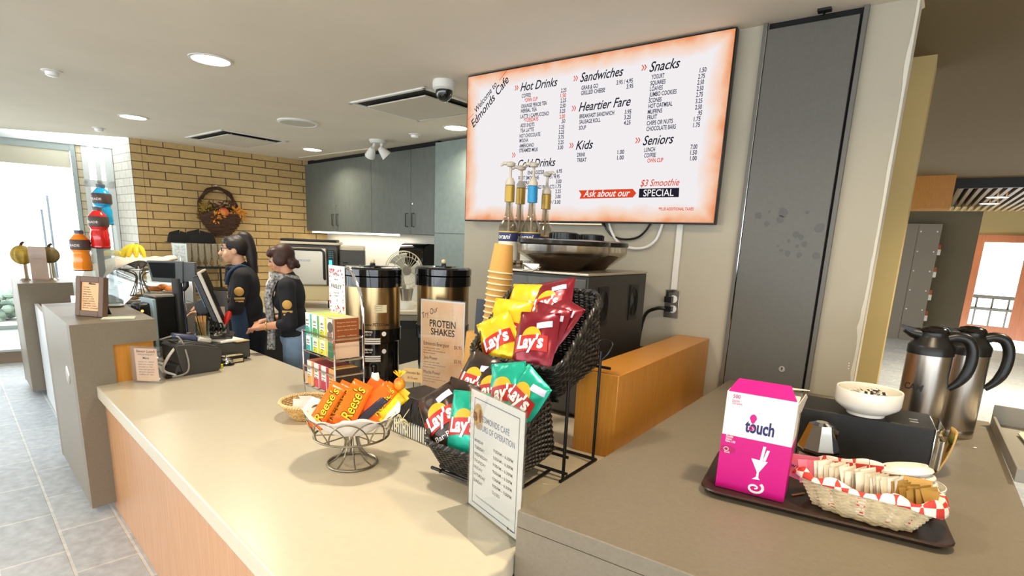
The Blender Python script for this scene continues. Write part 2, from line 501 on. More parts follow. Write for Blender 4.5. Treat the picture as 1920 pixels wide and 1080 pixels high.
# darker greasy splotches with a shape of their own
door = b.build('door_1', M_door, loc=TVW.o, rz=TVW.rz, bevel=0.003); struct(door, 'tall charcoal closet door with a round lock')
b = MB(); rr = random.Random(5)
for (px, py, r) in ((1424, 405, .024), (1440, 420, .017), (1470, 400, .030), (1466, 412, .026), (1495, 440, .02), (1480, 452, .012), (1537, 427, .03), (1503, 445, .018),
                    (1510, 458, .02), (1497, 462, .012), (1460, 462, .009), (1466, 470, .012), (1515, 399, .012), (1478, 475, .02), (1500, 478, .018), (1532, 480, .024), (1445, 398, .01)):
    u, v = TVW.uv(px, py); n = 14; ph = rr.random()*9
    ring = []
    for k in range(n):
        a = 2*math.pi*k/n; q = r*(0.8+0.35*noise.noise(Vector((math.cos(a)+ph, math.sin(a), r*50))))
        ring.append((u+q*math.cos(a), -0.0285, v+q*math.sin(a)*1.05))
    b.face(ring)
b.build('grease_stain', mat('grease_stain', '#4d4b46', 0.35), door, smooth=0).matrix_parent_inverse = Matrix.Identity(4)
for ch in door.children: ch.location = (0, 0, 0)
u, v = TVW.uv(1468, 690)
b = MB(); b.lathe([(0, 0.034), (0.017, 0.034), (0.019, 0.031), (0.019, 0.026)], 24, (u, 0, v), 'y')
lk = b.build('door_lock', M_chrome, door)
b = MB(); b.span(u-0.0022, u+0.0022, -0.0352, -0.0345, v-0.008, v+0.004); b.disc((u, v+0.004), 0.0045, -0.0352)
b.build('keyhole', M_line, lk, smooth=0)
b = MB(); b.span(s0, c0-0.003, -0.03, -0.001, 0.3, CEIL)
o = b.build('trim_2', mat('charcoal_jamb', '#65635c', 0.45), loc=TVW.o, rz=TVW.rz, bevel=0.002); struct(o, 'charcoal jamb beside the closet door')
b = MB(); b.span(c0-0.004, c0-0.001, -0.033, -0.001, 0.3, CEIL-0.03)
o = b.build('trim_3', M_chrome, loc=TVW.o, rz=TVW.rz, smooth=0); struct(o, 'thin metal edge of the closet door')
b = MB(); b.span(c1+0.012, s1, -0.03, -0.001, 0.3, CEIL)
o = b.build('trim_4', mat('charcoal_jamb', '#65635c', 0.45), loc=TVW.o, rz=TVW.rz, bevel=0.002); struct(o, 'charcoal jamb right of the closet door')
b = MB(); b.span(c0, c1+0.012, -0.002, 0.0, 0.3, CEIL)
o = b.build('trim_5', M_line, loc=TVW.o, rz=TVW.rz, smooth=0); struct(o, 'dark gap around the closet door')
u, v = TVW.uv(1566, 4)
b = MB(); b.tube([(u-0.03, -0.06, CEIL-0.001), (u-0.03, -0.075, CEIL-0.03), (u-0.035, -0.08, CEIL-0.05)], 0.006, 8); b.span(u-0.06, u+0.0, -0.09, -0.05, CEIL-0.012, CEIL)
o = b.build('door_closer_bracket', M_blackm, loc=TVW.o, rz=TVW.rz); tag(o, 'small black bracket above the charcoal closet door', 'bracket')
# small screws on the wall right of the door
for (px, py) in ((1592, 681), (1591.5, 686), (1591, 691)):
    u, v = TVW.uv(px, py)
    b = MB(); b.lathe([(0, 0.002), (0.003, 0.0015), (0.0034, 0)], 10, (u, 0, v), 'y')
    o = b.build('wall_screw', M_white, loc=TVW.o, rz=TVW.rz)
    tag(o, 'tiny screw head in the wall beside the chipped corner', 'screw', 'screws in the wall end')
# cream pier behind the wall end
pz = P(1740, 104, CEIL)
PIER = VPlane(pz - DC*3, pz + DC*3)
ur = PIER.uv(1757, 110)[0]
b = MB(); b.span(ur-1.6, ur, 0, 0.35, 0, CEIL)
o = b.build('wall_column', M_yellow, loc=PIER.o, rz=PIER.rz, smooth=0); struct(o, 'cream painted pier behind the wall end')
# ---------------------------------------------------------------- far hall on the right
fa, fb = P(1800, 627, 0), P(1890, 635, 0)
FAR = VPlane(fa - DB*4, fa + DB*4)
M_farw = mat('far_hall_wall_paint', '#9a8558', 0.8)
uD0, uD1 = FAR.uv(1816, 520)[0], FAR.uv(1910, 520)[0]
zT = FAR.uv(1835, 440)[1]
b = MB()
b.span(-4, uD0, 0.02, 0.2, 0, CEIL); b.span(uD0, 16, 0.02, 0.2, zT, CEIL); b.span(uD1+1.05, 16, 0.02, 0.2, 0, zT)
o = b.build('wall_far', M_farw, loc=FAR.o, rz=FAR.rz, smooth=0); struct(o, 'far hall wall with a wooden door')
M_dw = mat('red_brown_door_wood', '#8a5232', 0.4, var=0.12, vscale=5, stretch=(10, 10, 0.6))
def glazed_door(name, x0, x1, z1, label):
    b = MB(); w = 0.15
    b.span(x0, x0+w, -0.02, 0.03, 0, z1); b.span(x1-w, x1, -0.02, 0.03, 0, z1)
    b.span(x0+w, x1-w, -0.02, 0.03, z1-0.16, z1); b.span(x0+w, x1-w, -0.02, 0.03, 0, 0.26)
    d = b.build(name, M_dw, loc=FAR.o, rz=FAR.rz, bevel=0.004); struct(d, label)
    b = MB(); b.span(x0+w, x1-w, 0.0, 0.006, 0.26, z1-0.16); b.build('pane', M_glass, d, smooth=0)
    return d
b = MB(); b.span(uD0+6.0, uD0+6.2, -16, 0.1, 0, CEIL)  # out of view, added to block daylight entering the hall
o = b.build('wall_hall_blocker', M_farw, loc=FAR.o, rz=FAR.rz, smooth=0); struct(o, 'unseen wall added to keep daylight out of the far hall')
glazed_door('door_2', uD0, uD0+1.0, zT, 'red brown glazed door in the far hall')
glazed_door('door_3', uD0+1.0, uD0+2.0, zT, 'second red brown glazed door in the far hall')
# bright space and bench beyond the far doors
b = MB(); b.span(uD0-0.5, uD1+2, 1.6, 1.75, 0.78, 0.86); b.span(uD0-0.5, uD1+2, 1.5, 1.9, 0.5, 0.55)
for k in range(9): b.span(uD0-0.2+k*0.3, uD0-0.16+k*0.3, 1.6, 1.64, 0, 0.8)
o = b.build('terrace_railing', mat('railing_grey', '#6b6660', 0.6), loc=FAR.o, rz=FAR.rz, smooth=0)
tag(o, 'grey railing seen through the far glazed doors', 'railing')
# grey partition panels
pp = P(1725, 640, 0)
PART = VPlane(pp - DC*3, pp + DC*3)
M_part = mat('grey_partition_board', '#8d867a', 0.6)
u0, u1 = PART.uv(1640, 600)[0], PART.uv(1728, 620)[0]; zt = PART.uv(1757, 420)[1]
part = thing('partition_panel', 'pale grey riveted partition panel standing in the far hall', 'partition', PART.o, PART.rz)
b = MB(); b.span(u0-1.0, (u0*0.45+u1*0.55), 0, 0.05, 0, zt); b.build('panel', M_part, part, smooth=0)
b = MB(); b.span((u0*0.45+u1*0.55)+0.006, u1, 0, 0.05, 0, zt); b.build('panel', M_part, part, smooth=0)
b = MB()
for k in range(6):
    for uu in (u0*0.45+u1*0.55+0.05, u1-0.06):
        b.lathe([(0, 0.006), (0.014, 0.004), (0.016, 0)], 8, (uu, 0, 0.25+k*(zt-0.4)/5), 'y')
b.build('rivet', M_white, part)
# darker wall between the partition and the door
dk = P(1800, 622, 0)*0.84
DKW = VPlane(dk - DC*3, dk + DC*3)
ua, ub = DKW.uv(1690, 560)[0], DKW.uv(1818, 520)[0]; zt2 = DKW.uv(1780, 396)[1]
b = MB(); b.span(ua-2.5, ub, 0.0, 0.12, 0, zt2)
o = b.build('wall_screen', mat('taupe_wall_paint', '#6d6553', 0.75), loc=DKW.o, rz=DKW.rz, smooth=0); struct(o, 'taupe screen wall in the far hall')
for k, (px, py) in enumerate(((1765, 470), (1758, 512), (1750, 555), (1742, 594))):
    u, v = PART.uv(px, py)
    h = thing('partition_hinge', ['orange topped hinge at the top edge of the grey partition', 'second hinge from the top on the grey partition edge',
        'third hinge from the top on the grey partition edge', 'lowest hinge on the grey partition edge'][k], 'hinge', PART.world(u1, v), PART.rz, 'hinges on the partition edge')
    b = MB(); b.span(0, 0.05, -0.01, 0.02, -0.09, 0.02); b.build('plate', M_white, h, smooth=0)
    b = MB(); b.span(0.0, 0.045, -0.015, 0.02, 0.02, 0.11); b.build('cap', mat('orange_cap', '#a3562a', 0.5), h, smooth=0)
# wooden bulkhead and slatted ceiling
bk = P(1790, 328, CEIL); BKH = VPlane(bk-DC*2, bk+DC*2)
u0b, v0b = BKH.uv(1728, 391); u1b = BKH.uv(1788, 360)[0]
b = MB(); b.span(u0b-0.9, u1b, 0.0, 0.5, BKH.uv(1760, 391)[1], CEIL)
o = b.build('trim_6', M_wood, loc=BKH.o, rz=BKH.rz, smooth=0); struct(o, 'wooden bulkhead hanging from the far hall ceiling')
q0, q1 = P(1800, 346, 2.78), P(1920, 347, 2.78)
M_slat = mat('ceiling_slat_wood', '#77603a', 0.5)
sroot = thing('slatted_ceiling_panel', 'band of wooden ceiling slats above the far doors', 'ceiling panel', (q0.x, q0.y, 2.70), RA)
b = MB()
for k in range(28): b.span(-0.2, 4.6, -k*0.11-0.05, -k*0.11, 0.0, 0.09)
b.build('slat', M_slat, sroot, smooth=0)
b = MB(); b.span(-0.22, 4.6, -3.1, 0.06, 0.10, 0.139); b.build('backing', M_line, sroot, smooth=0)
b = MB(); b.span(-0.24, -0.2, -3.1, 0.06, 0.0, 0.139); b.build('edge_trim', M_blackm, sroot, smooth=0)
# ---------------------------------------------------------------- window wall on the left
wA, wB = P(0, 243, CEIL), P(218, 268, CEIL)
WIN = VPlane(wA, wB)
def wz(px, py): return WIN.uv(px, py)[1]
def wu(px, py): return WIN.uv(px, py)[0]
um0, um1 = wu(137, 330), wu(146, 330)          # mullion
M_frame = M_alum
zb1 = wz(60, 263); zb2 = wz(60, 276)
b = MB(); b.span(-6, wu(216, 300)+0.1, -0.05, 0.12, zb1, CEIL)
o = b.build('trim_7', mat('pale_header_paint', '#c9cfcd', 0.6), loc=WIN.o, rz=WIN.rz, smooth=0); struct(o, 'pale header beam over the window')
w1 = thing('window_1', 'tall glazed window with a half lowered roller blind', 'window', WIN.o, WIN.rz); w1['kind'] = 'structure'
b = MB(); b.span(-6, um1, -0.03, 0.05, zb2, zb1); b.span(um0, um1, -0.04, 0.06, 0, zb1)
b.span(-6, um0, -0.03, 0.05, 0.12, 0.22); b.span(-6.0, -5.92, -0.03, 0.05, 0, zb1); b.span(-3.2, -3.12, -0.03, 0.05, 0, zb1)
b.build('window_frame', M_frame, w1, smooth=0)
b = MB(); b.span(-5.9, um0, 0.01, 0.018, 0.2, zb2); b.build('pane', clear_mat('window_glass', '#fbfdfd', 0.0, 0.05), w1, smooth=0)
b = MB(); b.span(-5.9, um0-0.01, -0.02, -0.014, wz(60, 306), zb2); b.span(-5.9, um0-0.01, -0.024, -0.010, wz(60, 306)-0.02, wz(60, 306))
b.build('roller_blind', mat('cream_blind_fabric', '#c9c4ae', 0.8), w1, smooth=0)
# brick pillar between window and door; daylight glare put into its pale colour
up0, up1 = um1, wu(157, 330)
b = MB(); b.span(0, up1-up0, -0.02, 0.2, 0, zb1)
o = b.build('wall_left', tile_mat('daylit_pillar_brick', '#cfc3a6', '#c4b796', '#8f836a', 0.2, 0.11, 0.007, 0.0, 'XZ', 0.8, 0.4), loc=WIN.world(up0, 0), rz=WIN.rz, smooth=0)
struct(o, 'narrow brick pillar beside the window, daylight painted into its bricks')
# glazed entrance door
ud1 = wu(214, 330)
d4 = thing('door_4', 'aluminium framed glass door left of the brick wall', 'door', WIN.o, WIN.rz); d4['kind'] = 'structure'
b = MB(); zdt = wz(185, 345)
b.span(up1, up1+0.07, -0.03, 0.05, 0, zb1); b.span(ud1-0.10, ud1, -0.03, 0.05, 0, zb1); b.span(up1, ud1, -0.03, 0.05, zdt-0.05, zdt+0.05)
b.span((up1+ud1)/2-0.03, (up1+ud1)/2+0.03, -0.03, 0.05, zdt, zb1); b.span(up1, ud1, -0.03, 0.05, 0, 0.12)
b.build('door_frame', mat('white_door_frame', '#c6cac6', 0.5), d4, smooth=0)
b = MB(); b.span(up1+0.16, up1+0.22, -0.04, 0.04, 0, zdt-0.05); b.build('door_leaf_edge', mat('brown_door_edge', '#5d4a38', 0.5), d4, smooth=0)
b = MB(); b.span(ud1-0.26, ud1-0.2, -0.05, 0.04, 0.95, 1.75); b.build('door_handle', mat('maroon_pull', '#4a3038', 0.5), d4, smooth=0)
b = MB(); b.span(up1+0.07, ud1-0.1, 0.0, 0.008, 0.12, zb1-0.02); b.build('pane', clear_mat('window_glass'), d4, smooth=0)
# return of the brick wall; the daylight on it is painted white
JB = VPlane(WIN.world(ud1, 0), bL)
b = MB(); b.span(0, (Vector((bL.x, bL.y, 0))-JB.o).length, 0, 0.25, 0, CEIL)
M_jb = tile_mat('daylit_return_brick', '#d6d2c4', '#cbc7b8', '#a7a08f', 0.26, 0.1105, 0.006, 0.5, 'XZ', 0.7, 0.4)
o = b.build('wall_return', M_jb, loc=JB.o, rz=JB.rz, smooth=0); struct(o, 'brick return at the end of the kitchen wall, painted daylit pale')
# low timber plinth under the window
g0, g1 = P(0, 657, 0.16), P(40, 655, 0.16)
b = MB(); b.span(-6, 0.62, 0.0, 2.4, 0, 0.14)
sill = b.build('trim_8', mat('brown_plinth', '#7c6a58', 0.6), loc=(g0.x, g0.y, 0), rz=WIN.rz, smooth=0); struct(sill, 'low brown plinth under the window')
b = MB(); b.span(-6, 0.64, -0.02, 2.4, 0.14, 0.165); b.build('window_sill', mat('sill_metal', '#a7aca6', 0.4), sill, smooth=0)
# outside: pale paving, a hedge, slim poles
b = MB(); b.span(-25, 14, 0.4, 30, -0.3, -0.14)
o = b.build('ground_outside', mat('pale_paving', '#d9d6cd', 0.9), loc=WIN.o, rz=WIN.rz, smooth=0); struct(o, 'pale paving outside the window')
for k, (px, top, lab) in enumerate(((99, 375, 'short slim pole outside the window'), (112, 350, 'tall slim pole outside the window'))):
    f = P(px+12, 640, -0.14)
    b = MB(); b.tube([(0, 0, 0), (0, 0, ZAT(f, px, top))], 0.016, 8)
    o = b.build('slim_pole', mat('pole_grey', '#8e9aa6', 0.5), loc=f); tag(o, lab, 'pole')
rnd = random.Random(2)
b = MB()
for k in range(260):
    c = Vector((rnd.uniform(-2.2, 0.0), rnd.uniform(0, 0.7), rnd.uniform(0.0, 0.55)))
    b.ball(c, (0.09, 0.09, 0.06), 6, 4)
o = b.build('clipped_hedge', mat('hedge_green', '#8a9a8c', 0.9), loc=WIN.world(0.3, -0.14, 3.0), rz=WIN.rz); tag(o, 'low clipped hedge outside the window', 'hedge')
# ---------------------------------------------------------------- ceiling fittings
M_lampw = mat('lamp_glow', '#fff2d8', 0.5, emit=(1.0, 0.86, 0.62), estr=9.0)
LL = [(395, 111, 'nearest and largest ceiling downlight, over the counter end', 0.125), (250, 219, 'ceiling downlight near the window header', 0.125),
      (586, 280, 'ceiling downlight in front of the brick wall corner', 0.125), (855, 239, 'ceiling downlight partly behind the menu screen', 0.125)]
def downlight(x, y, label, r=0.12, z=CEIL, grp='recessed downlights in the cafe ceiling'):
    t = thing('ceiling_downlight', label, 'light', (x, y, z), 0, grp)
    b = MB(); b.lathe([(r, 0.0), (r*1.16, -0.002), (r*1.16, -0.008), (r, -0.010), (r*0.96, 0.0)], 32); b.build('trim_ring', M_white, t)
    b = MB(); b.lathe([(0, -0.012), (r*0.6, -0.011), (r*0.98, -0.004)], 32); b.build('diffuser', M_lampw, t)
    return t
for (px, py, lab, r) in LL:
    q = P(px, py, CEIL); downlight(q.x, q.y, lab, r)
for (px, py, lab) in ((1900, 338, 'far hall downlight nearest the cafe'),):
    q = P(px, py, CEIL); downlight(q.x, q.y, lab, 0.13, CEIL, 'downlights of the far hall')
for (px, py, lab) in ((1870, 370, 'middle downlight in the slatted ceiling'), (1855, 382, 'farthest downlight in the slatted ceiling')):
    q = P(px, py, 2.695); downlight(q.x, q.y, lab, 0.13, 2.70, 'downlights of the far hall')
# sprinkler covers
for (px, py, lab) in ((97, 133, 'small white sensor nearest the camera on the ceiling'), (185, 240, 'small white sensor above the window header'), (778, 252, 'small white sensor beside the square vent')):
    q = P(px, py, CEIL)
    t = thing('ceiling_sensor', lab, 'sensor', q, 0.4, 'small ceiling sensors')
    b = MB(); b.lathe([(0.07, 0), (0.07, -0.006), (0.05, -0.010)], 24); b.build('plate', M_white, t)
    b = MB(); b.lathe([(0.048, -0.010), (0.044, -0.035), (0.03, -0.042), (0, -0.044)], 20); b.build('lens', mat('sensor_lens', '#f4f2ee', 0.2), t)
q = P(559, 229, CEIL)
t = thing('ceiling_speaker', 'round white ceiling speaker between the two vents', 'speaker', q)
b = MB(); b.lathe([(0.215, 0), (0.215, -0.012), (0.19, -0.02), (0.18, -0.014)], 40); b.build('rim', M_white, t)
b = MB(); b.lathe([(0.18, -0.014), (0.09, -0.018), (0, -0.019)], 40); b.build('grille', mat('speaker_grille', '#c8c2b4', 0.7, bump=0.4, bscale=500), t)
# square air vents
def vent(pts, label):
    a, c, d, e = (P(x, y, CEIL) for x, y in pts)      # left, front, back, right corners
    cen = (c+d)/2; u = (c-a).normalized(); L = (c-a).length; W = (d-a).length
    t = thing('ceiling_vent', label, 'vent', ((a+c)/2+(d-a)/2), math.atan2(u.y, u.x), 'square ceiling vents')
    t.location.z = CEIL
    S = 0.60*max(L, W)/0.6
    hx, hy = L/2, W/2
    b = MB()
    for (x0, x1, y0, y1) in ((-hx, hx, -hy, -hy+0.035), (-hx, hx, hy-0.035, hy), (-hx, -hx+0.035, -hy, hy), (hx-0.035, hx, -hy, hy)):
        b.span(x0, x1, y0, y1, -0.014, 0)
    b.build('frame', M_white, t, bevel=0.003)
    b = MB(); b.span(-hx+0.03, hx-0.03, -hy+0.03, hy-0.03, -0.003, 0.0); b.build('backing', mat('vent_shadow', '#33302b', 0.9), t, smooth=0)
    b = MB(); b.span(-hx+0.12, hx-0.12, -hy+0.12, hy-0.12, -0.034, -0.022); b.build('plate', mat('vent_plate', '#cfc7b8', 0.6), t, bevel=0.003)
    for sx in (-1, 1):
        for sy in (-1, 1):
            b = MB(); b.tube([(sx*(hx-0.2), sy*(hy-0.2), -0.001), (sx*(hx-0.2), sy*(hy-0.2), -0.024)], 0.008, 6); b.build('hanger', M_white, t)
    return t
vent(((653, 191.3), (795.6, 161.7), (786, 226), (905, 197)), 'square ceiling vent beside the dome camera')
vent(((345, 257), (415, 242), (467, 276), (540, 266)), 'square ceiling vent near the brick wall')
# slim access panel above the cabinets
a, c = P(560, 295, CEIL), P(690, 278, CEIL)
b = MB(); L = (c-a).length
b.span(0, L, 0, 0.5, -0.012, 0)
o = b.build('ceiling_access_panel', mat('access_panel', '#d6cbb2', 0.7), loc=(a.x, a.y, CEIL), rz=math.atan2((c-a).y, (c-a).x), bevel=0.002)
tag(o, 'flat rectangular access panel in the ceiling by the cabinets', 'panel')
# dome camera
q = P(833, 152, CEIL)
t = thing('dome_camera', 'white and black dome security camera on the ceiling', 'camera', q)
b = MB(); b.lathe([(0.085, 0), (0.09, -0.02), (0.088, -0.055), (0.075, -0.068), (0.06, -0.07)], 36); b.build('housing', M_white, t)
b = MB(); b.lathe([(0.066, -0.066), (0.066, -0.085), (0.058, -0.115), (0.04, -0.137), (0.018, -0.147), (0, -0.149)], 32); b.build('dome', mat('smoked_dome', '#17191b', 0.05, coat=1.0), t)
# emergency light with two lamp heads
q = P(709, 263, CEIL)
t = thing('emergency_light', 'white twin headed emergency spotlight above the cabinets', 'light', q, -0.3)
b = MB(); b.lathe([(0.11, 0), (0.11, -0.02), (0.09, -0.04), (0, -0.045)], 28); b.build('base', M_white, t)
for sx in (-1, 1):
    b = MB(); b.tube([(sx*0.05, 0, -0.03), (sx*0.06, -0.02, -0.11)], 0.018, 10)
    ar = b.build('arm', M_white, t)
    R = rot3(math.radians(25), math.radians(-38*sx), 0)
    b = MB(); b.M = Matrix.Translation((sx*0.075, -0.03, -0.13)) @ R.to_4x4()
    b.lathe([(0, 0.05), (0.03, 0.045), (0.045, 0.01), (0.068, -0.08), (0.066, -0.085), (0.03, -0.07), (0, -0.065)], 24)
    b.build('lamp_head', M_white, ar)
# ================================================================ COUNTERS AND KITCHEN
def V2(v): return (v.x, v.y)
# ---- white service counter
k0 = P(178.3, 721.5, ZW); k1 = P(510, 1076, ZW)
near = k1 + DB*0.33
g0 = P(970, 957.2, ZG)                        # near left corner of the grey condiment counter
gfar = P(1372, 710.8, ZG)
wallL = TVW.world(uL+0.02, 0)
gw = TVW.uv(1372, 710.8)[0]
gwall = TVW.world(gw, 0)
s1p = P(470.6, 655, ZW); s2p = P(574.7, 695.3, ZW)
sd = (s2p-s1p).normalized()
corner = s1p + sd*((-1.10-s1p.x)/sd.x)
sfar = s1p - sd*0.26
leftback = Vector((-2.27, 3.13, 0)); leftback2 = Vector((-2.74, 3.72, 0))
poly = [V2(k0), V2(k1), V2(near), (0.0, 1.36), (g0.x-0.004, g0.y+0.008), (gwall.x-0.006, gwall.y-0.012), V2(wallL-TVW.n*0.01), (-0.50, 4.36), V2(corner), V2(s1p), V2(sfar), V2(leftback2), V2(leftback)]
cnt = thing('service_counter', 'cream solid surface service counter with maple front panel', 'counter', (0, 0, 0))
b = MB(); b.prism(poly, ZW-0.075, ZW)
b.build('countertop', M_solid, cnt, bevel=0.008, seg=3)
pf0 = P(192.6, 959.8, 0); pf1 = P(255.7, 1080, 0)
pd = (pf1-pf0).normalized(); pn = Vector((-pd.y, pd.x, 0))
if pn.y < 0: pn = -pn
pd = (k1-k0).normalized(); pn = Vector((-pd.y, pd.x, 0))
pn = pn if pn.y > 0 else -pn
pf0 = Vector((k0.x, k0.y, 0)) - pd*0.03 + pn*0.03
e0 = pf0; e1 = pf0 + pd*((near-pf0).dot(pd)-0.06)
b = MB(); b.prism([V2(e0), V2(e1), V2(e1+pn*0.03), V2(e0+pn*0.03)], 0.0, ZW-0.075)
b.prism([V2(e1+pn*0.03), V2(e1), (0.0, 1.43), (0.03, 1.47)], 0.0, ZW-0.075)
b.build('front_panel', M_woodp, cnt, smooth=0)
b = MB(); b.prism([V2(s1p+Vector((0.02, -0.07, 0))), V2(corner+Vector((-0.02, -0.07, 0))), V2(corner+Vector((0, -0.03, 0))), V2(s1p+Vector((0.02, -0.03, 0)))], 0.0, ZW-0.075)
b.prism([(corner.x+0.03, corner.y+0.01), (corner.x+0.06, corner.y-0.01), (-0.44, 4.33), (-0.47, 4.35)], 0.0, ZW-0.075)
b.build('staff_side_panel', M_cab, cnt, smooth=0)
# ---- grey condiment counter
gr1 = P(1920, 949, ZG); gr2 = P(1855, 791, ZG)
rd = (gr2-gr1).normalized(); fd = (P(1120, 1012.6, ZG)-g0).normalized()
den = fd.x*rd.y-fd.y*rd.x
tt = ((gr1.x-g0.x)*rd.y-(gr1.y-g0.y)*rd.x)/den
nr = g0 + fd*tt
gp = [V2(g0), V2(nr), V2(gr2), V2(gr2 - DC*0.25), V2(gwall-TVW.n*0.035)]
# the far edge follows the wall line
gp = [V2(g0), V2(nr), V2(gr2), V2(TVW.world(uR+0.06, 0, -0.02)), V2(TVW.world(gw, 0, -0.034))]
gc = thing('condiment_counter', 'grey laminate condiment counter in the foreground', 'counter', (0, 0, 0))
b = MB(); b.prism(gp, ZG-0.05, ZG); b.build('worktop', M_lam, gc, bevel=0.003)
ins = [Vector((p[0], p[1], 0)) for p in gp]; cen = sum(ins, Vector())/len(ins)
b = MB(); b.prism([V2(g0), V2(nr), V2(nr+(cen-nr)*0.01), V2(nr+rd*0.03), V2(g0+rd*0.03)], 0.0, ZG-0.0505)
b.prism([V2(nr+rd*0.03-fd*0.03), V2(nr+rd*0.03), V2(gr2-rd*0.05), V2(gr2-rd*0.05-fd*0.03)], 0.0, ZG-0.0505)
b.prism([V2(g0+rd*0.03), V2(g0+rd*0.03+fd*0.03), V2(g0+rd*2.0+fd*0.03), V2(g0+rd*2.0)], 0.0, ZG-0.0505)
b.build('side_panel', M_lam, gc, smooth=0)
# ---- wooden divider on the white counter
zt = 1.129
q = [P(*p, zt) for p in ((1082.8, 692), (1160.6, 705.6), (1330.5, 634.8), (1273.4, 627.8))]
du = (q[2]-q[1]).normalized(); Ld = (TVW.o-q[1]).dot(TVW.n)/du.dot(TVW.n)-0.012
q[2] = q[1]+du*Ld; Ld2 = (TVW.o-q[0]).dot(TVW.n)/du.dot(TVW.n)-0.012; q[3] = q[0]+du*Ld2
b = MB(); b.prism([V2(p) for p in q], ZW, zt)
o = b.build('divider_block', M_wood, bevel=0.003); tag(o, 'solid maple divider block between the coffee machine and grey counter', 'divider')
# ---- grey pass boxes at the customer side
zb = 0.05
bx = P(174.5, 953.7, zb); ztb = ZAT(bx, 128.9, 610)
ba = P(128.9, 610, ztb); bb = P(79.5, 569.8, ztb); bc = P(292, 598, ztb)
def pass_box(name, a, dl, dd, L, D, top, label, rec):
    t = thing(name, label, 'counter', (a.x, a.y, 0), 0)
    A0 = Vector((0, 0, 0)); A1 = dl*L; A2 = dl*L+dd*D; A3 = dd*D
    w = D*rec
    b = MB(); b.prism([V2(dl*0.05+dd*0.03), V2(dl*(L-0.05)+dd*0.03), V2(dl*(L-0.05)+dd*D), V2(dl*0.05+dd*D)], top-0.13, top); b.build('top_slab', M_lam, t, smooth=0)
    b = MB(); th = math.atan2(dd.y, dd.x)
    for off in (0.0, L-0.05):       # end panels in one piece with the front edge of the slab
        b.M = Matrix.Translation(dl*off) @ Matrix.Rotation(th, 4, 'Z')
        b.xprism([(0, zb), (w, zb), (w, top-0.13), (D, top-0.13), (D, top), (0, top)], 0.0, 0.05)
    b.M = Matrix.Identity(4)
    b.prism([V2(dl*0.05), V2(dl*(L-0.05)), V2(dl*(L-0.05)+dd*0.03), V2(dl*0.05+dd*0.03)], zb, top); b.build('body', M_lam, t, smooth=0)
    return t
dl = (bb-ba); Lb = dl.length; dl.normalize(); dd = (bc-ba); Db = dd.length; dd.normalize()
BXF = VPlane(ba, bc); rec_ = BXF.uv(213, 660)[0]/Db
pb = pass_box('pass_counter', ba, dl, dd, Lb, Db, ztb, 'grey laminate raised counter box carrying the framed menu', rec_)
A = dd*Db*rec_
b = MB(); b.prism([V2(A-dl*0.0+dl*0.02), V2(dd*(Db*0.95)+dl*0.02), V2(dd*(Db*0.95)+dl*0.05), V2(A+dl*0.05)], ZW-0.0, ztb-0.131)
b.build('wood_infill', M_wood, pb, smooth=0)
b = MB(); b.lathe([(0, 0.004), (0.03, 0.003), (0.03, 0)], 16, (0, 0, 0), 'y')
# round steel disc and slot on the customer face
u0 = -dl
pl = MB(); fr = Matrix.Translation(dl*0.28 - dd*0.001 + Vector((0, 0, ztb-0.33))) @ Matrix.Rotation(math.atan2(-dl.y, -dl.x), 4, 'Z')
pl.M = fr; pl.lathe([(0, 0.004), (0.05, 0.004), (0.055, 0)], 20, (0, 0, 0), 'y'); pl.build('steel_disc', M_steel, pb)
fb0 = P(63.4, 734.6, zb); ztf = ZAT(fb0, 32.2, 532)
fa0 = P(32.2, 532, ztf); fcr = P(134, 527, ztf); fbk = P(25, 523, ztf)
dlf = (fbk-fa0); Lf = dlf.length; dlf.normalize()
pb2 = pass_box('pass_counter', fa0, dl, dd, 0.62, 0.62, ztf, 'far grey raised counter box carrying the kraft leaflet holder', 0.62)
# white base panel between the two boxes
w0_ = bb + dl*0.01 + dd*0.08; w1_ = fa0 - dl*0.02 + dd*0.10
b = MB(); b.prism([V2(w0_), V2(w1_), V2(w1_+dd*0.03), V2(w0_+dd*0.03)], 0.0, 0.90)
o = b.build('counter_base_panel', mat('pale_base_panel', '#cfd3d4', 0.35), smooth=0); tag(o, 'pale low panel of the display counter between the grey boxes', 'panel')
# ---- display case behind the boxes
c0_ = P(226, 566, 0.97); c0_.z = 0
dc = thing('display_case', 'low refrigerated display case with slanted glass behind the grey boxes', 'display case', (c0_.x, c0_.y, 0), math.atan2(-dl.y, -dl.x))
M_case = mat('case_grey', '#6f6a60', 0.4)
b = MB(); b.span(-1.75, 0.0, 0.0, 0.62, 0.0, 0.93); b.build('cabinet', M_case, dc, bevel=0.01)
b = MB(); b.grid(lambda u, v: (-1.74+u*1.73, 0.02+0.30*v, 0.935+0.20*math.sin(v*math.pi/2)), 2, 10); b.grid(lambda u, v: (-1.74+u*1.73, 0.32+0.28*v, 1.135), 2, 1)
b.build('glass_front', clear_mat('tinted_glass', '#dfeaf0', 0.05, 0.15), dc)
b = MB(); b.span(-1.75, 0.0, 0.60, 0.63, 0.93, 1.15); b.span(-1.75, -1.72, 0.02, 0.6, 0.93, 0.96); b.build('frame', M_steel, dc, bevel=0.003)
def on_case(x, y, z=1.136): return dc.matrix_basis @ Vector((x, y, z))
rn = random.Random(11)
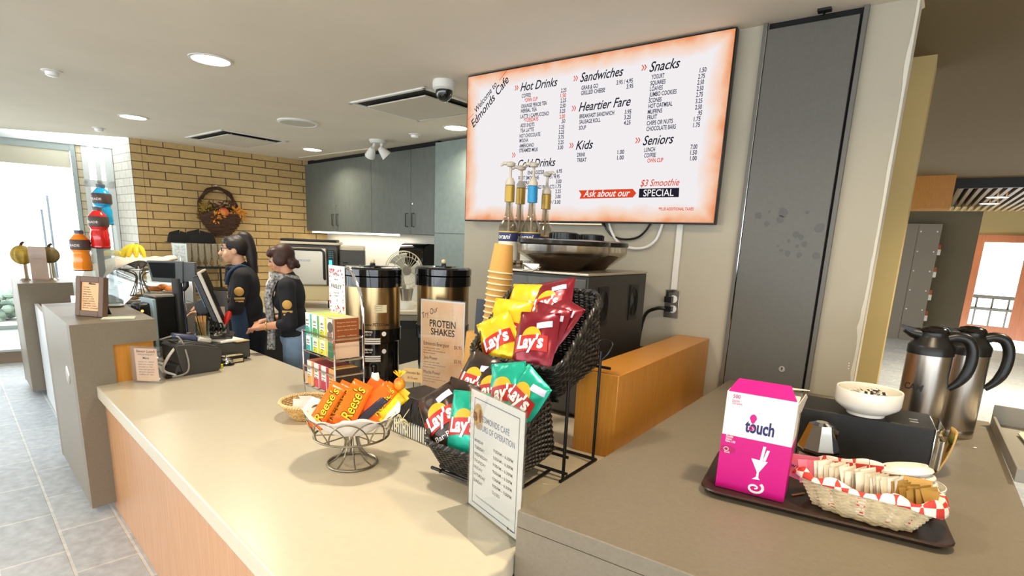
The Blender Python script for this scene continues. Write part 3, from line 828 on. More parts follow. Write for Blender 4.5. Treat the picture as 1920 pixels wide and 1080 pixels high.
for k in range(5):
    x = -1.5+k*0.3
    t = thing('food_tray', ['', '']and 'food tray', 'tray', on_case(x, 0.22, 0.934), dc.rotation_euler.z, 'trays inside the display case')
    t['label'] = ['farthest tray of orange food in the display case', 'tray of white food inside the display case', 'middle tray of red food in the display case',
                  'tray of pale food in the display case', 'nearest tray of brown food inside the display case'][k]
    b = MB(); b.span(-0.12, 0.12, -0.14, 0.14, 0, 0.03); b.build('pan', M_steel, t, bevel=0.004)
    b = MB()
    for j in range(14): b.ball((rn.uniform(-0.09, 0.09), rn.uniform(-0.11, 0.11), 0.04), (0.03, 0.03, 0.02), 7, 5)
    b.build('food', mat('food_%d' % k, ['#d9783a', '#e6dcc4', '#b94a34', '#d8c190', '#8a5a34'][k], 0.5), t)
# ---- wall cabinets
def wall_cabinet(px0, pxm, px1, name, label, drop=0.0):
    ua, um, ub = (CABF.uv(p, 420)[0] for p in (px0, pxm, px1))
    z0, z1 = 1.70, CEIL-0.06
    t = thing(name, label, 'cabinet', CABF.world(ua, 0), CABF.rz, 'slate wall cabinets')
    W = ub-ua; m_ = um-ua
    b = MB(); b.span(0, W, 0.02, 0.355, z0, z1); b.build('body', M_cab, t, smooth=0)
    for (a, c, hx) in ((0, m_, m_-0.07), (m_, W, m_+0.07)):
        b = MB(); b.span(a+0.003, c-0.003, 0, 0.0195, z0+0.002, z1-0.002); d = b.build('door', M_cab, t, bevel=0.002)
        b = MB(); b.tube([(hx, 0, z0+0.10), (hx, -0.035, z0+0.10), (hx, -0.035, z0+0.27), (hx, 0, z0+0.27)], 0.009, 8); b.build('handle', M_dkgrey, d)
        if a > 0:
            b = MB(); b.lathe([(0, 0.006), (0.016, 0.005), (0.018, 0)], 14, (m_+0.035, 0, z0+0.40), 'y'); b.build('lock', M_chrome, d)
    return t
wall_cabinet(574, 630, 697, 'wall_cabinet', 'slate two door wall cabinet against the brick wall')
wall_cabinet(697, 770, 818, 'wall_cabinet', 'slate two door wall cabinet beside the tall cupboard')
# dark scribe gap over the cabinets
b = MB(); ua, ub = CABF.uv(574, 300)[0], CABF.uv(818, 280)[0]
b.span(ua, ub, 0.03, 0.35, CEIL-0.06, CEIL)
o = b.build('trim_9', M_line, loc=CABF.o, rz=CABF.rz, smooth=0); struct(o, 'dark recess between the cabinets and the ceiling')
# under cabinet light strip
b = MB(); b.span(0.05, 2.6, 0.05, 0.09, 1.675, 1.70)
ul = tag(b.build('under_cabinet_light', mat('strip_lamp', '#fff6e0', 0.5, emit=(1, 0.93, 0.8), estr=2.5), loc=CABF.o, rz=CABF.rz), 'slim lit strip under the slate wall cabinets', 'light')
ld = bpy.data.lights.new('strip_lamp', 'AREA'); ld.shape = 'RECTANGLE'; ld.size = 2.4; ld.size_y = 0.05; ld.energy = 9; ld.color = (1, 0.93, 0.8)
lo = bpy.data.objects.new('strip_lamp', ld); COL.objects.link(lo); lo.location = CABF.world(1.4, 1.665, 0.16); lo.rotation_euler = (0, 0, CABF.rz)
# tall cupboard
ua, ub = CABF.uv(818, 420)[0], CABF.uv(905, 420)[0]
zs_ = CABF.uv(840, 438)[1]
t = thing('tall_cupboard', 'tall slate cupboard left of the menu screen', 'cupboard', CABF.world(ua, 0, -0.03), CABF.rz)
M_cabl = mat('slate_cupboard_laminate', '#7d8a86', 0.45, var=0.08, vscale=14)
b = MB(); b.span(0, ub-ua, 0.02, 0.38, 0.1, CEIL-0.03); b.build('body', M_cabl, t, smooth=0)
b = MB(); b.span(0.002, ub-ua, 0, 0.0195, zs_+0.004, CEIL-0.035); b.build('door', M_cabl, t, bevel=0.002)
b = MB(); b.span(0.002, ub-ua, 0, 0.0195, 0.12, zs_-0.004); b.build('door', M_cabl, t, bevel=0.002)
# ---- kitchen worktop with the oven
i0 = P(470, 580, 0.90); i1 = P(640, 582, 0.90)
ISL = VPlane(i0, i1)
Li = (i1-i0).length
t = thing('kitchen_worktop', 'stainless kitchen worktop behind the two staff', 'worktop', ISL.o, ISL.rz)
M_wt = mat('pale_worktop', '#d9cfb8', 0.3)
b = MB(); b.span(-0.30, Li+0.95, 0, 0.85, 0.86, 0.90); b.build('worktop', M_wt, t, bevel=0.005)
b = MB(); b.span(-0.28, Li+0.92, 0.06, 0.83, 0.08, 0.8595); b.build('cupboard_base', mat('dark_base', '#2d2b28', 0.5), t, smooth=0)
b = MB(); b.span(-0.30, Li+0.95, -0.006, 0.0, 0.80, 0.855); b.build('steel_edge', M_steel, t, smooth=0)
OV = VPlane(ISL.world(0, 0, 0.10), ISL.world(1, 0, 0.10))
xo0, xo1, xo2 = OV.uv(532, 500)[0], OV.uv(633, 500)[0], OV.uv(672, 500)[0]
zo1 = OV.uv(600, 459)[1]
ov = thing('countertop_oven', 'stainless countertop oven with dark handle and lit control panel', 'oven', OV.world(xo0, 0.90), OV.rz)
Wo = xo1-xo0; Ho = zo1-0.90
M_ovs = mat('oven_stainless', '#cfc6b2', 0.35, 0.75)
M_ovg = mat('oven_grey_side', '#5b5750', 0.45)
b = MB(); b.span(0, Wo, 0.02, 0.55, 0.09, Ho); b.build('body', M_ovg, ov, bevel=0.012)
b = MB(); b.span(0, Wo, 0.0, 0.02, 0.09, 0.24); b.build('lower_panel', mat('oven_cream_panel', '#d6c698', 0.4), ov, bevel=0.004)
b = MB(); b.span(0.0, Wo*0.80, -0.02, 0.02, 0.245, Ho-0.03); dr = b.build('door', M_ovs, ov, bevel=0.01)
b = MB(); b.tube([(Wo*0.05, -0.025, Ho-0.05), (Wo*0.70, -0.025, Ho-0.05), (Wo*0.75, -0.03, Ho-0.07), (Wo*0.755, -0.04, Ho-0.12), (Wo*0.755, -0.055, Ho-0.18), (Wo*0.755, -0.055, Ho-0.33), (Wo*0.755, -0.02, Ho-0.34)], 0.013, 8)
b.build('handle', M_blackm, dr)
b = MB(); b.text('TURBOCHEF', Wo*0.22, Ho-0.17, Wo*0.5, 0.022, y=-0.0205); b.build('badge', mat('badge_blue', '#5a7fae', 0.5), dr, smooth=0)
b = MB(); b.span(Wo*0.82, Wo*0.95, -0.012, 0.0, 0.26, Ho-0.05); cpn = b.build('control_panel', M_black, ov, bevel=0.003)
b = MB(); b.span(Wo*0.84, Wo*0.90, -0.014, -0.012, 0.40, 0.50); b.build('display', mat('teal_display', '#1e6f7a', 0.4, emit=(0.1, 0.75, 0.8), estr=1.2), cpn, smooth=0)
b = MB()
for i in range(3):
    for j in range(4): b.span(Wo*(0.84+i*0.03), Wo*(0.855+i*0.03), -0.014, -0.012, 0.52+j*0.02, 0.53+j*0.02)
b.build('buttons', mat('button_teal', '#4f8f94', 0.5), cpn, smooth=0)
b = MB(); b.span(-0.02, Wo+0.02, -0.01, 0.57, Ho, Ho+0.025); b.build('top_panel', mat('oven_top', '#d8cdb4', 0.4), ov, bevel=0.006)
for i, x in enumerate((0.08, Wo-0.08)):
    for y in (0.08, 0.48):
        b = MB(); b.lathe([(0.03, 0.0), (0.035, 0.02), (0.03, 0.09)], 12, (x, y, 0)); b.build('leg', M_blackm, ov)
b = MB()
for k in range(6): b.span(Wo-0.0005, Wo+0.002, 0.12, 0.22, Ho-0.10-k*0.025, Ho-0.09-k*0.025)
b.build('side_vent', M_line, ov, smooth=0)
# black baking tray on the oven
b = MB(); b.span(-0.03, Wo*0.98, 0.03, 0.5, Ho+0.0255, Ho+0.05)
o = b.build('baking_tray', M_blackm, loc=OV.world(xo0, 0.90), rz=OV.rz, bevel=0.01); tag(o, 'flat black baking tray lying on the oven', 'tray')
# microwave to the right of the oven
mw0, mw1 = OV.uv(636, 500)[0]+0.005, OV.uv(683, 500)[0]
zmw = OV.uv(660, 462)[1]
t = thing('microwave', 'dark grey microwave with pale lid right of the oven', 'microwave', OV.world(mw0, 0.90, 0.04), OV.rz)
b = MB(); b.span(0, mw1-mw0, 0, 0.45, 0.02, zmw-0.90-0.045); b.build('body', mat('graphite_body', '#4c4a46', 0.45), t, bevel=0.008)
b = MB(); b.span(-0.0, mw1-mw0, -0.005, 0.455, zmw-0.90-0.0448, zmw-0.90); b.build('lid', mat('oven_top'), t, bevel=0.012)
b = MB()
for k in range(4): b.span(0.03, 0.08, -0.003, 0.0, 0.38+k*0.03, 0.39+k*0.03)
b.build('vent_slot', M_line, t, smooth=0)
for x in (0.04, mw1-mw0-0.04):
    for y in (0.06, 0.4):
        b = MB(); b.lathe([(0.018, 0), (0.018, 0.022)], 10, (x, y, 0)); b.build('foot', M_blackm, t)
# things on the worktop between the staff
def wpt(px, py, off=0.12):
    pl_ = VPlane(ISL.world(0, 0, off), ISL.world(1, 0, off)); u, v = pl_.uv(px, py); return pl_.world(u, 0.90), u
q, _ = wpt(495, 556, 0.25)
b = MB(); b.span(-0.11, 0.11, 0, 0.2, 0, 0.14)
o = b.build('cardboard_box', mat('pale_carton', '#c9b27c', 0.7), loc=q, rz=ISL.rz, bevel=0.003); tag(o, 'pale carton on the worktop between the staff', 'box')
t = thing('spray_bottle', 'blue labelled white squeeze bottle behind the pale carton', 'bottle', q+ISL.n*0.28+ISL.u*0.02)
b = MB(); b.lathe([(0, 0), (0.05, 0), (0.052, 0.02), (0.052, 0.2), (0.03, 0.25), (0.016, 0.27), (0.016, 0.34), (0, 0.34)], 20); b.build('body', M_white, t)
b = MB(); b.lathe([(0.0535, 0.07), (0.0535, 0.19)], 20); b.build('label_band', mat('label_blue', '#2f6fa8', 0.5), t)
# table fan
q, _ = wpt(757, 540, 0.45)
t = thing('table_fan', 'cream table fan between the two coffee urns', 'fan', (q.x, q.y, 0.90), ISL.rz+0.3)
M_fan = mat('fan_cream', '#d9d4c0', 0.4)
b = MB(); b.lathe([(0, 0), (0.14, 0), (0.14, 0.02), (0.05, 0.05), (0.03, 0.07), (0.025, 0.22), (0, 0.22)], 24); b.build('base', M_fan, t)
b = MB(); b.lathe([(0, -0.09), (0.06, -0.08), (0.075, -0.03), (0.06, 0.02), (0, 0.02)], 20, (0, 0, 0.40), 'y'); b.build('motor', M_fan, t)
b = MB()
for k in range(28):
    a = 2*math.pi*k/28; c_, s_ = math.cos(a), math.sin(a)
    b.tube([(c_*0.05, -0.0-0.11, 0.40+s_*0.05), (c_*0.15, -0.105, 0.40+s_*0.15), (c_*0.205, -0.05, 0.40+s_*0.205), (c_*0.21, 0.0, 0.40+s_*0.21)], 0.0022, 4)
for r_, y_ in ((0.21, 0.0), (0.15, -0.105), (0.205, -0.05)):
    b.tube([(math.cos(a)*r_, y_, 0.40+math.sin(a)*r_) for a in [2*math.pi*k/40 for k in range(40)]], 0.004, 6, closed=True)
b.build('guard', M_fan, t)
b = MB(); b.lathe([(0, 0.115), (0.05, 0.112), (0.05, 0.1), (0, 0.1)], 20, (0, 0, 0.40), 'y'); b.build('hub_badge', mat('fan_grey', '#9b968a', 0.5), t)
for k in range(3):
    b = MB(); a0 = k*2*math.pi/3
    b.grid(lambda u, v: ((0.03+0.16*u)*math.cos(a0+(v-0.5)*1.3*(0.4+0.6*u)), -0.045+0.025*(v-0.5), 0.40+(0.03+0.16*u)*math.sin(a0+(v-0.5)*1.3*(0.4+0.6*u))), 6, 6)
    b.build('blade', mat('fan_blade', '#bfc3b8', 0.35), t, mods=[('SOLID', 0.003)])
# white mixer base below the fan
q, _ = wpt(762, 568, 0.2)
t = thing('blender_jug', 'small steel and white jug between the coffee urns', 'jug', (q.x, q.y, 0.90))
b = MB(); b.lathe([(0, 0), (0.09, 0), (0.09, 0.06), (0.07, 0.09), (0, 0.09)], 20); b.build('base', M_white, t)
b = MB(); b.lathe([(0.055, 0.09), (0.075, 0.22), (0.07, 0.22), (0.05, 0.095)], 20); b.build('jug', M_steel, t)
# paper towel dispenser on the kitchen wall
KW = VPlane(CABF.world(0, 0, 0.36), CABF.world(1, 0, 0.36))
a0_, z0_ = KW.uv(771, 505); a1_, z1_ = KW.uv(816, 458)
t = thing('paper_towel_dispenser', 'glossy black paper towel dispenser on the white wall', 'dispenser', KW.world(a0_, z0_), KW.rz)
W_, H_ = a1_-a0_, z1_-z0_
b = MB(); prof = [(-0.0, 0.0), (-0.2, 0.0), (-0.22, 0.05), (-0.22, H_-0.1), (-0.17, H_-0.02), (-0.12, H_), (0, H_)]
n = len(prof)
L_ = [b.addv((0, y, z)) for y, z in prof]; R_ = [b.addv((W_, y, z)) for y, z in prof]
b.addf(L_); b.addf(R_[::-1])
for i in range(n): j = (i+1) % n; b.addf((L_[i], R_[i], R_[j], L_[j]))
b.build('cover', mat('gloss_black', '#0d0d0e', 0.08), t, bevel=0.012)
b = MB(); b.span(0.02, W_-0.02, -0.19, -0.03, -0.012, 0.0); b.build('base_plate', M_dkgrey, t, smooth=0)
# ---- black wire rack with hats and glasses at the brick wall
SH = VPlane(BRK.world(0, 0, -0.42), BRK.world(1, 0, -0.42))
xs0, xs1 = SH.uv(322, 500)[0], SH.uv(426, 500)[0]
zs0 = SH.uv(400, 500)[1]
t = thing('black_shelf_rack', 'black wire rack against the brick wall', 'rack', SH.world(xs0, 0), SH.rz)
W_ = xs1-xs0
for x in (0, W_):
    for y in (0, 0.36):
        b = MB(); b.tube([(x, y, 0), (x, y, zs0+0.0)], 0.016, 8); b.build('post', M_blackm, t)
for z in (zs0-0.03, 0.75, 0.25):
    b = MB(); b.span(-0.02, W_+0.02, -0.02, 0.38, z, z+0.03); b.build('shelf', M_blackm, t, bevel=0.004)
zc_ = zs0
# clear crate of tall glasses
def shelf_pt(px, py=500, off=0.12):
    pl_ = VPlane(BRK.world(0, 0, -0.42+off), BRK.world(1, 0, -0.42+off)); return pl_.world(pl_.uv(px, py)[0], zc_+0.001)
glab = []
g0_ = None
for r_ in range(2):
    for k in range(8):
        p = shelf_pt(330+k*12.2, 490, 0.10+0.13*r_)
        lab = ('front' if r_ == 0 else 'back') + ' row smoothie glass on the black rack, ' + ['first', 'second', 'third', 'fourth', 'fifth', 'sixth', 'seventh', 'eighth'][k] + ' from the hats end'
        if g0_ is None:
            g0_ = thing('smoothie_glass', lab, 'glass', p, 0, 'smoothie glasses on the black rack')
            b = MB(); b.lathe([(0, 0), (0.035, 0), (0.036, 0.01), (0.012, 0.025), (0.012, 0.04), (0.04, 0.12), (0.046, 0.33), (0.043, 0.33), (0.036, 0.12), (0, 0.05)], 14); b.build('bowl', clear_mat('frosted_glass', '#efe8d8', 0.1, 0.12, 0.25, '#d8cfb8'), g0_)
        else: dup(g0_, p, 0, lab)
for (px, pyt, w_, lab) in ((337, 432, 0.34, 'peaked black cloth cap at the left end of the glasses on the rack'), (374, 431, 0.42, 'wide black cloth cap on the glasses below the autumn basket')):
    pl_ = VPlane(BRK.world(0, 0, -0.25), BRK.world(1, 0, -0.25)); u, v = pl_.uv(px, pyt)
    z0 = zc_+0.333; hh = max(0.08, v-z0)
    t = thing('black_cloth_cap', lab, 'cap', pl_.world(u, z0), BRK.rz)
    def capf(a, s, hh=hh, w_=w_, seed=px):
        an = a*2*math.pi; r_ = w_*0.5*(1-0.30*s*s)
        pk = 0.35*max(0, math.cos(an-2.6))**4+0.25*max(0, math.cos(an-0.3))**4
        z = hh*(0.72*s+pk*s)
        if s > 0.8: r_ *= 1.0-(s-0.8)/0.2*0.97
        return (r_*math.cos(an), 0.36*r_*math.sin(an), z)
    b = MB(); b.grid(capf, 40, 14, closed_u=True); b.addf([b.addv((w_*0.5*math.cos(2*math.pi*i/40), 0.18*w_*math.sin(2*math.pi*i/40), 0)) for i in range(40)][::-1])
    b.build('crown', mat('black_cloth', '#1b1a19', 0.9), t)
    b = MB(); b.grid(lambda a, s: ((0.5+0.10*s)*w_*math.cos(math.pi*(1+a)), 0.36*(0.5+0.16*s)*w_*math.sin(math.pi*(1+a)), 0.004+0.006*s), 18, 3); b.build('brim', mat('black_cloth'), t, mods=[('SOLID', 0.006)])
# ---- autumn basket hung on the bricks
u, v = BRK.uv(405, 355); uc, vc = BRK.uv(409, 412); ub_, vb_ = BRK.uv(411, 441)
t = thing('autumn_hanging_basket', 'dark wicker basket with autumn leaves hung on the brick wall', 'basket', BRK.world(u, v), BRK.rz)
M_twig = mat('dark_twig', '#4a3120', 0.9, var=0.3, vscale=40)
hh = v-vb_; rx = 0.27
b = MB(); rb = random.Random(4)
for k in range(7):
    ph = rb.uniform(0, 6); e = rb.uniform(-0.02, 0.02)
    b.tube([((rx+e)*math.cos(a)+0.012*math.sin(9*a+ph), -0.05+0.02*math.sin(7*a+ph), -rx-0.02+(rx+0.06+e)*math.sin(a)*1.05-0.04) for a in [math.pi*(-0.12+1.24*i/36) for i in range(37)]], 0.012, 6)
b.build('handle', M_twig, t)
b = MB()
zb_ = -hh
for k in range(16):
    s = k/15; z = zb_ + (hh*0.46)*s; r_ = 0.10+0.16*math.sin(s*math.pi*0.55)
    b.tube([((r_+0.006*math.sin(10*a+k*math.pi))*math.cos(a)*1.1, -0.14+0.10*math.sin(a)*(r_/0.26), z) for a in [2*math.pi*i/40 for i in range(40)]], 0.012, 5, closed=True)
b.build('bowl', M_twig, t)
b = MB(); b.ball((0.03, -0.2, -hh*0.50), (0.075, 0.075, 0.07), 16, 10)
b.build('pumpkin', mat('autumn_red', '#b8432a', 0.5, var=0.3, vscale=9, color2='#d98a3a'), t)
for nm, colr, pts_ in (('leaf_spray', '#d98a2a', ((0.24, -0.18, -hh*0.50), (0.30, -0.16, -hh*0.52), (-0.10, -0.24, -hh*0.62), (-0.02, -0.25, -hh*0.58), (0.20, -0.2, -hh*0.46))),
                       ('dried_foliage', '#54372a', ((-0.1, -0.14, -hh*0.40), (0.02, -0.14, -hh*0.36), (0.13, -0.15, -hh*0.34), (0.15, -0.13, -hh*0.44), (-0.14, -0.14, -hh*0.5))),
                       ('grain_spray', '#8f7428', ((-0.2, -0.15, -hh*0.52), (-0.22, -0.14, -hh*0.44), (-0.25, -0.12, -hh*0.6), (-0.17, -0.15, -hh*0.36)))):
    b = MB()
    for c_ in pts_:
        for k in range(26):
            d_ = Vector((rb.gauss(0, 1), rb.gauss(0, 0.5), rb.gauss(0, 1))).normalized(); p_ = Vector(c_)+d_*rb.uniform(0.0, 0.065)
            s_ = d_.cross(Vector((rb.random(), rb.random(), rb.random()))).normalized()*0.016
            q_ = p_+d_*0.055; b.face([p_, (p_+q_)/2+s_, q_, (p_+q_)/2-s_])
    b.build(nm, mat(nm, colr, 0.8), t, smooth=0)
b = MB(); b.lathe([(0, 0.03), (0.02, 0.025), (0.02, 0)], 12, (0, 0, 0.04), 'y'); b.span(-0.012, 0.012, -0.05, 0, -0.02, 0.05); b.build('hook', M_white, t)
# ================================================================ MENU SCREEN
TVP = VPlane(TVW.world(0, 0, -0.075), TVW.world(1, 0, -0.075))
tu0, tu1 = (TVP.uv(876, 143)[0]+TVP.uv(872, 415)[0])/2, (TVP.uv(1383, 50)[0]+TVP.uv(1340, 420)[0])/2
tz1 = (TVP.uv(876, 143)[1]+TVP.uv(1383, 50)[1])/2; tz0 = (TVP.uv(872, 415)[1]+TVP.uv(1340, 420)[1])/2
TW, TH = tu1-tu0, tz1-tz0
tv = thing('menu_screen', 'large wall mounted screen showing the cafe menu', 'screen', TVP.world(tu0, tz0), TVP.rz)
b = MB(); b.span(0, TW, 0.0, 0.045, 0, TH); b.build('bezel', M_black, tv, bevel=0.004)
b = MB(); b.span(TW*0.3, TW*0.7, 0.045, 0.0745, TH*0.25, TH*0.75); b.build('wall_mount', M_blackm, tv, smooth=0)
b = MB(); b.span(TW*0.36, TW*0.62, 0.005, 0.04, -0.018, 0.0); b.build('lower_trim', mat('warm_metal', '#b9ad96', 0.3, 0.8), tv, bevel=0.006)
m = bpy.data.materials.new('screen_glow'); m.use_nodes = True
nt = m.node_tree; nt.nodes.clear()
out = nt.nodes.new('ShaderNodeOutputMaterial'); em = nt.nodes.new('ShaderNodeEmission'); em.inputs['Strength'].default_value = 0.80
tcn = nt.nodes.new('ShaderNodeTexCoord'); sp = nt.nodes.new('ShaderNodeSeparateXYZ'); nt.links.new(tcn.outputs['Object'], sp.inputs[0])
def mth(op, a, b_=None):
    n_ = nt.nodes.new('ShaderNodeMath'); n_.operation = op
    for i, v in enumerate((a, b_)):
        if v is None: continue
        if isinstance(v, (int, float)): n_.inputs[i].default_value = v
        else: nt.links.new(v, n_.inputs[i])
    return n_.outputs[0]
dx = mth('MINIMUM', sp.outputs['X'], mth('SUBTRACT', TW, sp.outputs['X']))
dz = mth('MINIMUM', sp.outputs['Z'], mth('SUBTRACT', TH, sp.outputs['Z']))
de = mth('MINIMUM', mth('MULTIPLY', dx, 0.9), mth('MULTIPLY', dz, 1.0))
nz = nt.nodes.new('ShaderNodeTexNoise'); nz.inputs['Scale'].default_value = 7; nz.inputs['Detail'].default_value = 5; nt.links.new(tcn.outputs['Object'], nz.inputs['Vector'])
dn = mth('SUBTRACT', de, mth('MULTIPLY', mth('SUBTRACT', nz.outputs['Fac'], 0.5), 0.10))
cr = nt.nodes.new('ShaderNodeValToRGB'); nt.links.new(mth('MULTIPLY', dn, 6.5), cr.inputs['Fac'])
cr.color_ramp.elements[0].position = 0.0; cr.color_ramp.elements[0].color = hexc('#f29a66')
cr.color_ramp.elements[1].position = 0.75; cr.color_ramp.elements[1].color = hexc('#f6f2f4')
e2 = cr.color_ramp.elements.new(0.3); e2.color = hexc('#fbd2b6')
nt.links.new(cr.outputs['Color'], em.inputs['Color']); nt.links.new(em.outputs[0], out.inputs['Surface'])
b = MB(); b.face([(0.008, -0.0012, 0.010), (TW-0.008, -0.0012, 0.010), (TW-0.008, -0.0012, TH-0.008), (0.008, -0.0012, TH-0.008)])
scr = b.build('display', m, tv, smooth=0)
def tl(x, y):
    u, v = TVP.uv(860+x/2.7, 40+y/2.7); return u-tu0, v-tz0
TXT = {'navy': MB(), 'red': MB(), 'head': MB(), 'white': MB()}
def tvt(s, x0, y0, x1=None, y1=None, h=0.024, col='navy', shear=0.0, bold=0.022, y=-0.0022):
    a = tl(x0, y0); e = tl(x1, y1)[0] if x1 is not None else None
    TXT[col].text(s, a[0], a[1], e, h, y=y, shear=shear, bold=bold)
left = [('COFFEE', 320, 388, 366, 383, '2.25', 518, 361), ('*OWN CUP', 334, 410, 400, 402, '1.50', 516, 387), ('ORANGE PEKOE TEA', 317, 440, 447, 427, '2.25', 516, 412),
        ('HERBAL TEA', 316, 464, 396, 456, '2.50', 514, 439), ('LATTE / CAPPUCCINO', 314, 492, 457, 475, '3.25', 512, 466), ('*TUESDAYS', 330, 511, 404, 504, '2.00', 511, 493),
        ('ADD SHOTS', 313, 538, 384, 532, '.50', 520, 516), ('TEA LATTE', 312, 563, 381, 557, '3.25', 508, 545), ('HOT CHOCOLATE', 309, 590, 414, 580, '3.25', 507, 571),
        ('MOCHA', 309, 614, 352, 610, '3.75', 505, 597), ('AMERICANO', 308, 640, 381, 634, '2.25', 504, 623), ('STEAMED MILK', 307, 664, 403, 657, '3.00', 502, 649),
        ('ENERGIZER', 350, 776, 436, 769, '6.95', 496, 768), ('FRUIT SMOOTHIE', 303, 803, 407, 797, '3.95 / 4.95', 444, 797), ('POWERADE', 303, 827, 375, 823, '3.00', 493, 820),
        ('COCA-COLA CANNED PRODUCTS', 303, 851, 485, 843, '1.75', 491, 845), ('WATER', 350, 874, 398, 870, '2.25', 490, 870), ('WATER', 348, 899, 402, 895, '3.00', 489, 896),
        ('GRAB & GO', 622, 348, 706, 337, '3.95 / 4.95', 799, 322), ('GRILLED CHEESE', 620, 374, 741, 362, '3.95', 850, 342), ('BREAKFAST SANDWICH', 612, 492, 787, 477, '3.95', 840, 470),
        ('SAUSAGE ROLL', 611, 520, 718, 512, '3.25', 838, 497), ('SOUP', 609, 550, 645, 548, '4.25', 836, 525), ('DRINK', 600, 686, 642, 684, '1.00', 804, 673), ('TREAT', 599, 713, 647, 710, '1.00', 802, 701),
        ('YOGURT', 976, 294, 1041, 287, '1.50', 1220, 260), ('SQUARES', 971, 325, 1047, 316, '2.75', 1212, 292), ('LOAVES', 968, 354, 1033, 348, '2.50', 1208, 322), ('JUMBO COOKIES', 965, 383, 1103, 370, '2.50', 1205, 353),
        ('SCONES', 962, 413, 1027, 407, '2.75', 1202, 384), ('HOT OATMEAL', 960, 441, 1082, 430, '3.25', 1199, 416), ('MUFFINS', 957, 470, 1030, 463, '2.50', 1197, 447), ('FRUIT', 955, 498, 1004, 494, '.95', 1208, 476),
        ('CHIPS OR NUTS', 952, 527, 1084, 518, '1.75', 1190, 507), ('CHOCOLATE BARS', 950, 556, 1099, 547, '1.75', 1187, 537), ('LUNCH', 940, 661, 994, 658, '7.00', 1174, 647), ('COFFEE', 939, 690, 998, 686, '1.50', 1172, 676),
        ('OWN CUP', 955, 716, 1035, 713, '1.00', 1171, 705)]
for (s, x0, y0, x1, y1, pr, px, py) in left:
    red = s.startswith('*') or s == 'OWN CUP'
    tvt(s, x0, y0, x1, y1, col='red' if red else 'navy')
    wpr = 34 if len(pr) == 4 else (24 if len(pr) == 3 else 82)
    if px < 600: wpr *= 0.82
    tvt(pr, px, py, px+wpr, py-3, col='red' if s.startswith('*') else 'navy')
tvt('2.50 / 3.00', 440, 924, 516, 918)
for (s, x0, y0, x1, y1, qx, qy) in (('Hot Drinks', 313, 355, 500, 328, 280, 352), ('Sandwiches', 615, 308, 833, 281, 577, 305), ('Heartier Fare', 608, 457, 870, 430, 568, 456), ('Kids', 593, 650, 680, 645, 556, 643),
                                    ('Snacks', 965, 257, 1120, 237, 920, 252), ('Seniors', 932, 628, 1088, 613, 889, 618), ('Cold Drinks', 300, 742, 490, 731, 266, 690)):
    tvt(s, x0, y0, x1, y1, h=0.054, col='head', shear=0.32, bold=0.012)
    a = tl(qx, qy)
    for k in (0, 1):
        ox = a[0]+0.006+k*0.016
        TXT['red'].face([(ox, -0.0022, a[1]), (ox+0.007, -0.0022, a[1]), (ox+0.018, -0.0022, a[1]+0.016), (ox+0.011, -0.0022, a[1]+0.016)])
        TXT['red'].face([(ox+0.011, -0.0022, a[1]+0.016), (ox+0.018, -0.0022, a[1]+0.016), (ox+0.007, -0.0022, a[1]+0.032), (ox, -0.0022, a[1]+0.032)])
# banner, special box, welcome lines
bn = [tl(*p) for p in ((608, 856), (882, 848), (900, 870), (882, 892), (612, 898), (622, 877))]
TXT['red'].face([(p[0], -0.0018, p[1]) for p in bn][::-1])
tvt('Ask about our', 632, 889, 868, 883, h=0.042, col='white', shear=0.3, bold=0.01, y=-0.003)
bx_ = [tl(*p) for p in ((915, 847), (1117, 843), (1115, 890), (912, 893))]
TXT['head'].face([(p[0], -0.0018, p[1]) for p in bx_][::-1])
tvt('SPECIAL', 935, 886, 1088, 884, h=0.040, col='white', bold=0.004, y=-0.003)
tvt('$3 Smoothie', 920, 836, 1117, 831, h=0.040, col='red', shear=0.3, bold=0.008)
tvt('*PLUS ADDITIONAL TAXES', 1012, 957, 1190, 953, h=0.017, col='red')
for (s, p, q_, h_) in (('Welcome to', (92, 462), (196, 322), 0.038), ('Edmonds Cafe', (76, 540), (258, 300), 0.054)):
    a, e = tl(*p), tl(*q_); an = math.atan2(e[1]-a[1], e[0]-a[0]); L = math.hypot(e[0]-a[0], e[1]-a[1])
    vs, fs, w_, cap = text_shape(s, 0.3, 0.010)
    TXT['head'].text(s, a[0], a[1], a[0]+L, h_, y=-0.0022, shear=0.3, bold=0.010, rot=an)
for p, q_ in (((45, 500), (75, 468)), ((205, 300), (242, 252))):
    a, e = tl(*p), tl(*q_)
    TXT['red'].face([(a[0], -0.0022, a[1]), (a[0]+0.006, -0.0022, a[1]), (e[0]+0.006, -0.0022, e[1]), (e[0], -0.0022, e[1])])
for nm, mt in (('navy', mat('screen_navy', '#000000', 1.0, emit='#34324f', estr=0.8, spec=0)), ('red', mat('screen_red', '#000000', 1.0, emit='#d9482a', estr=0.85, spec=0)),
               ('head', mat('screen_dark', '#000000', 1.0, emit='#23222f', estr=0.8, spec=0)), ('white', mat('screen_white', '#000000', 1.0, emit='#f8f4f2', estr=0.9, spec=0))):
    TXT[nm].build('menu_lettering', mt, scr, smooth=0)
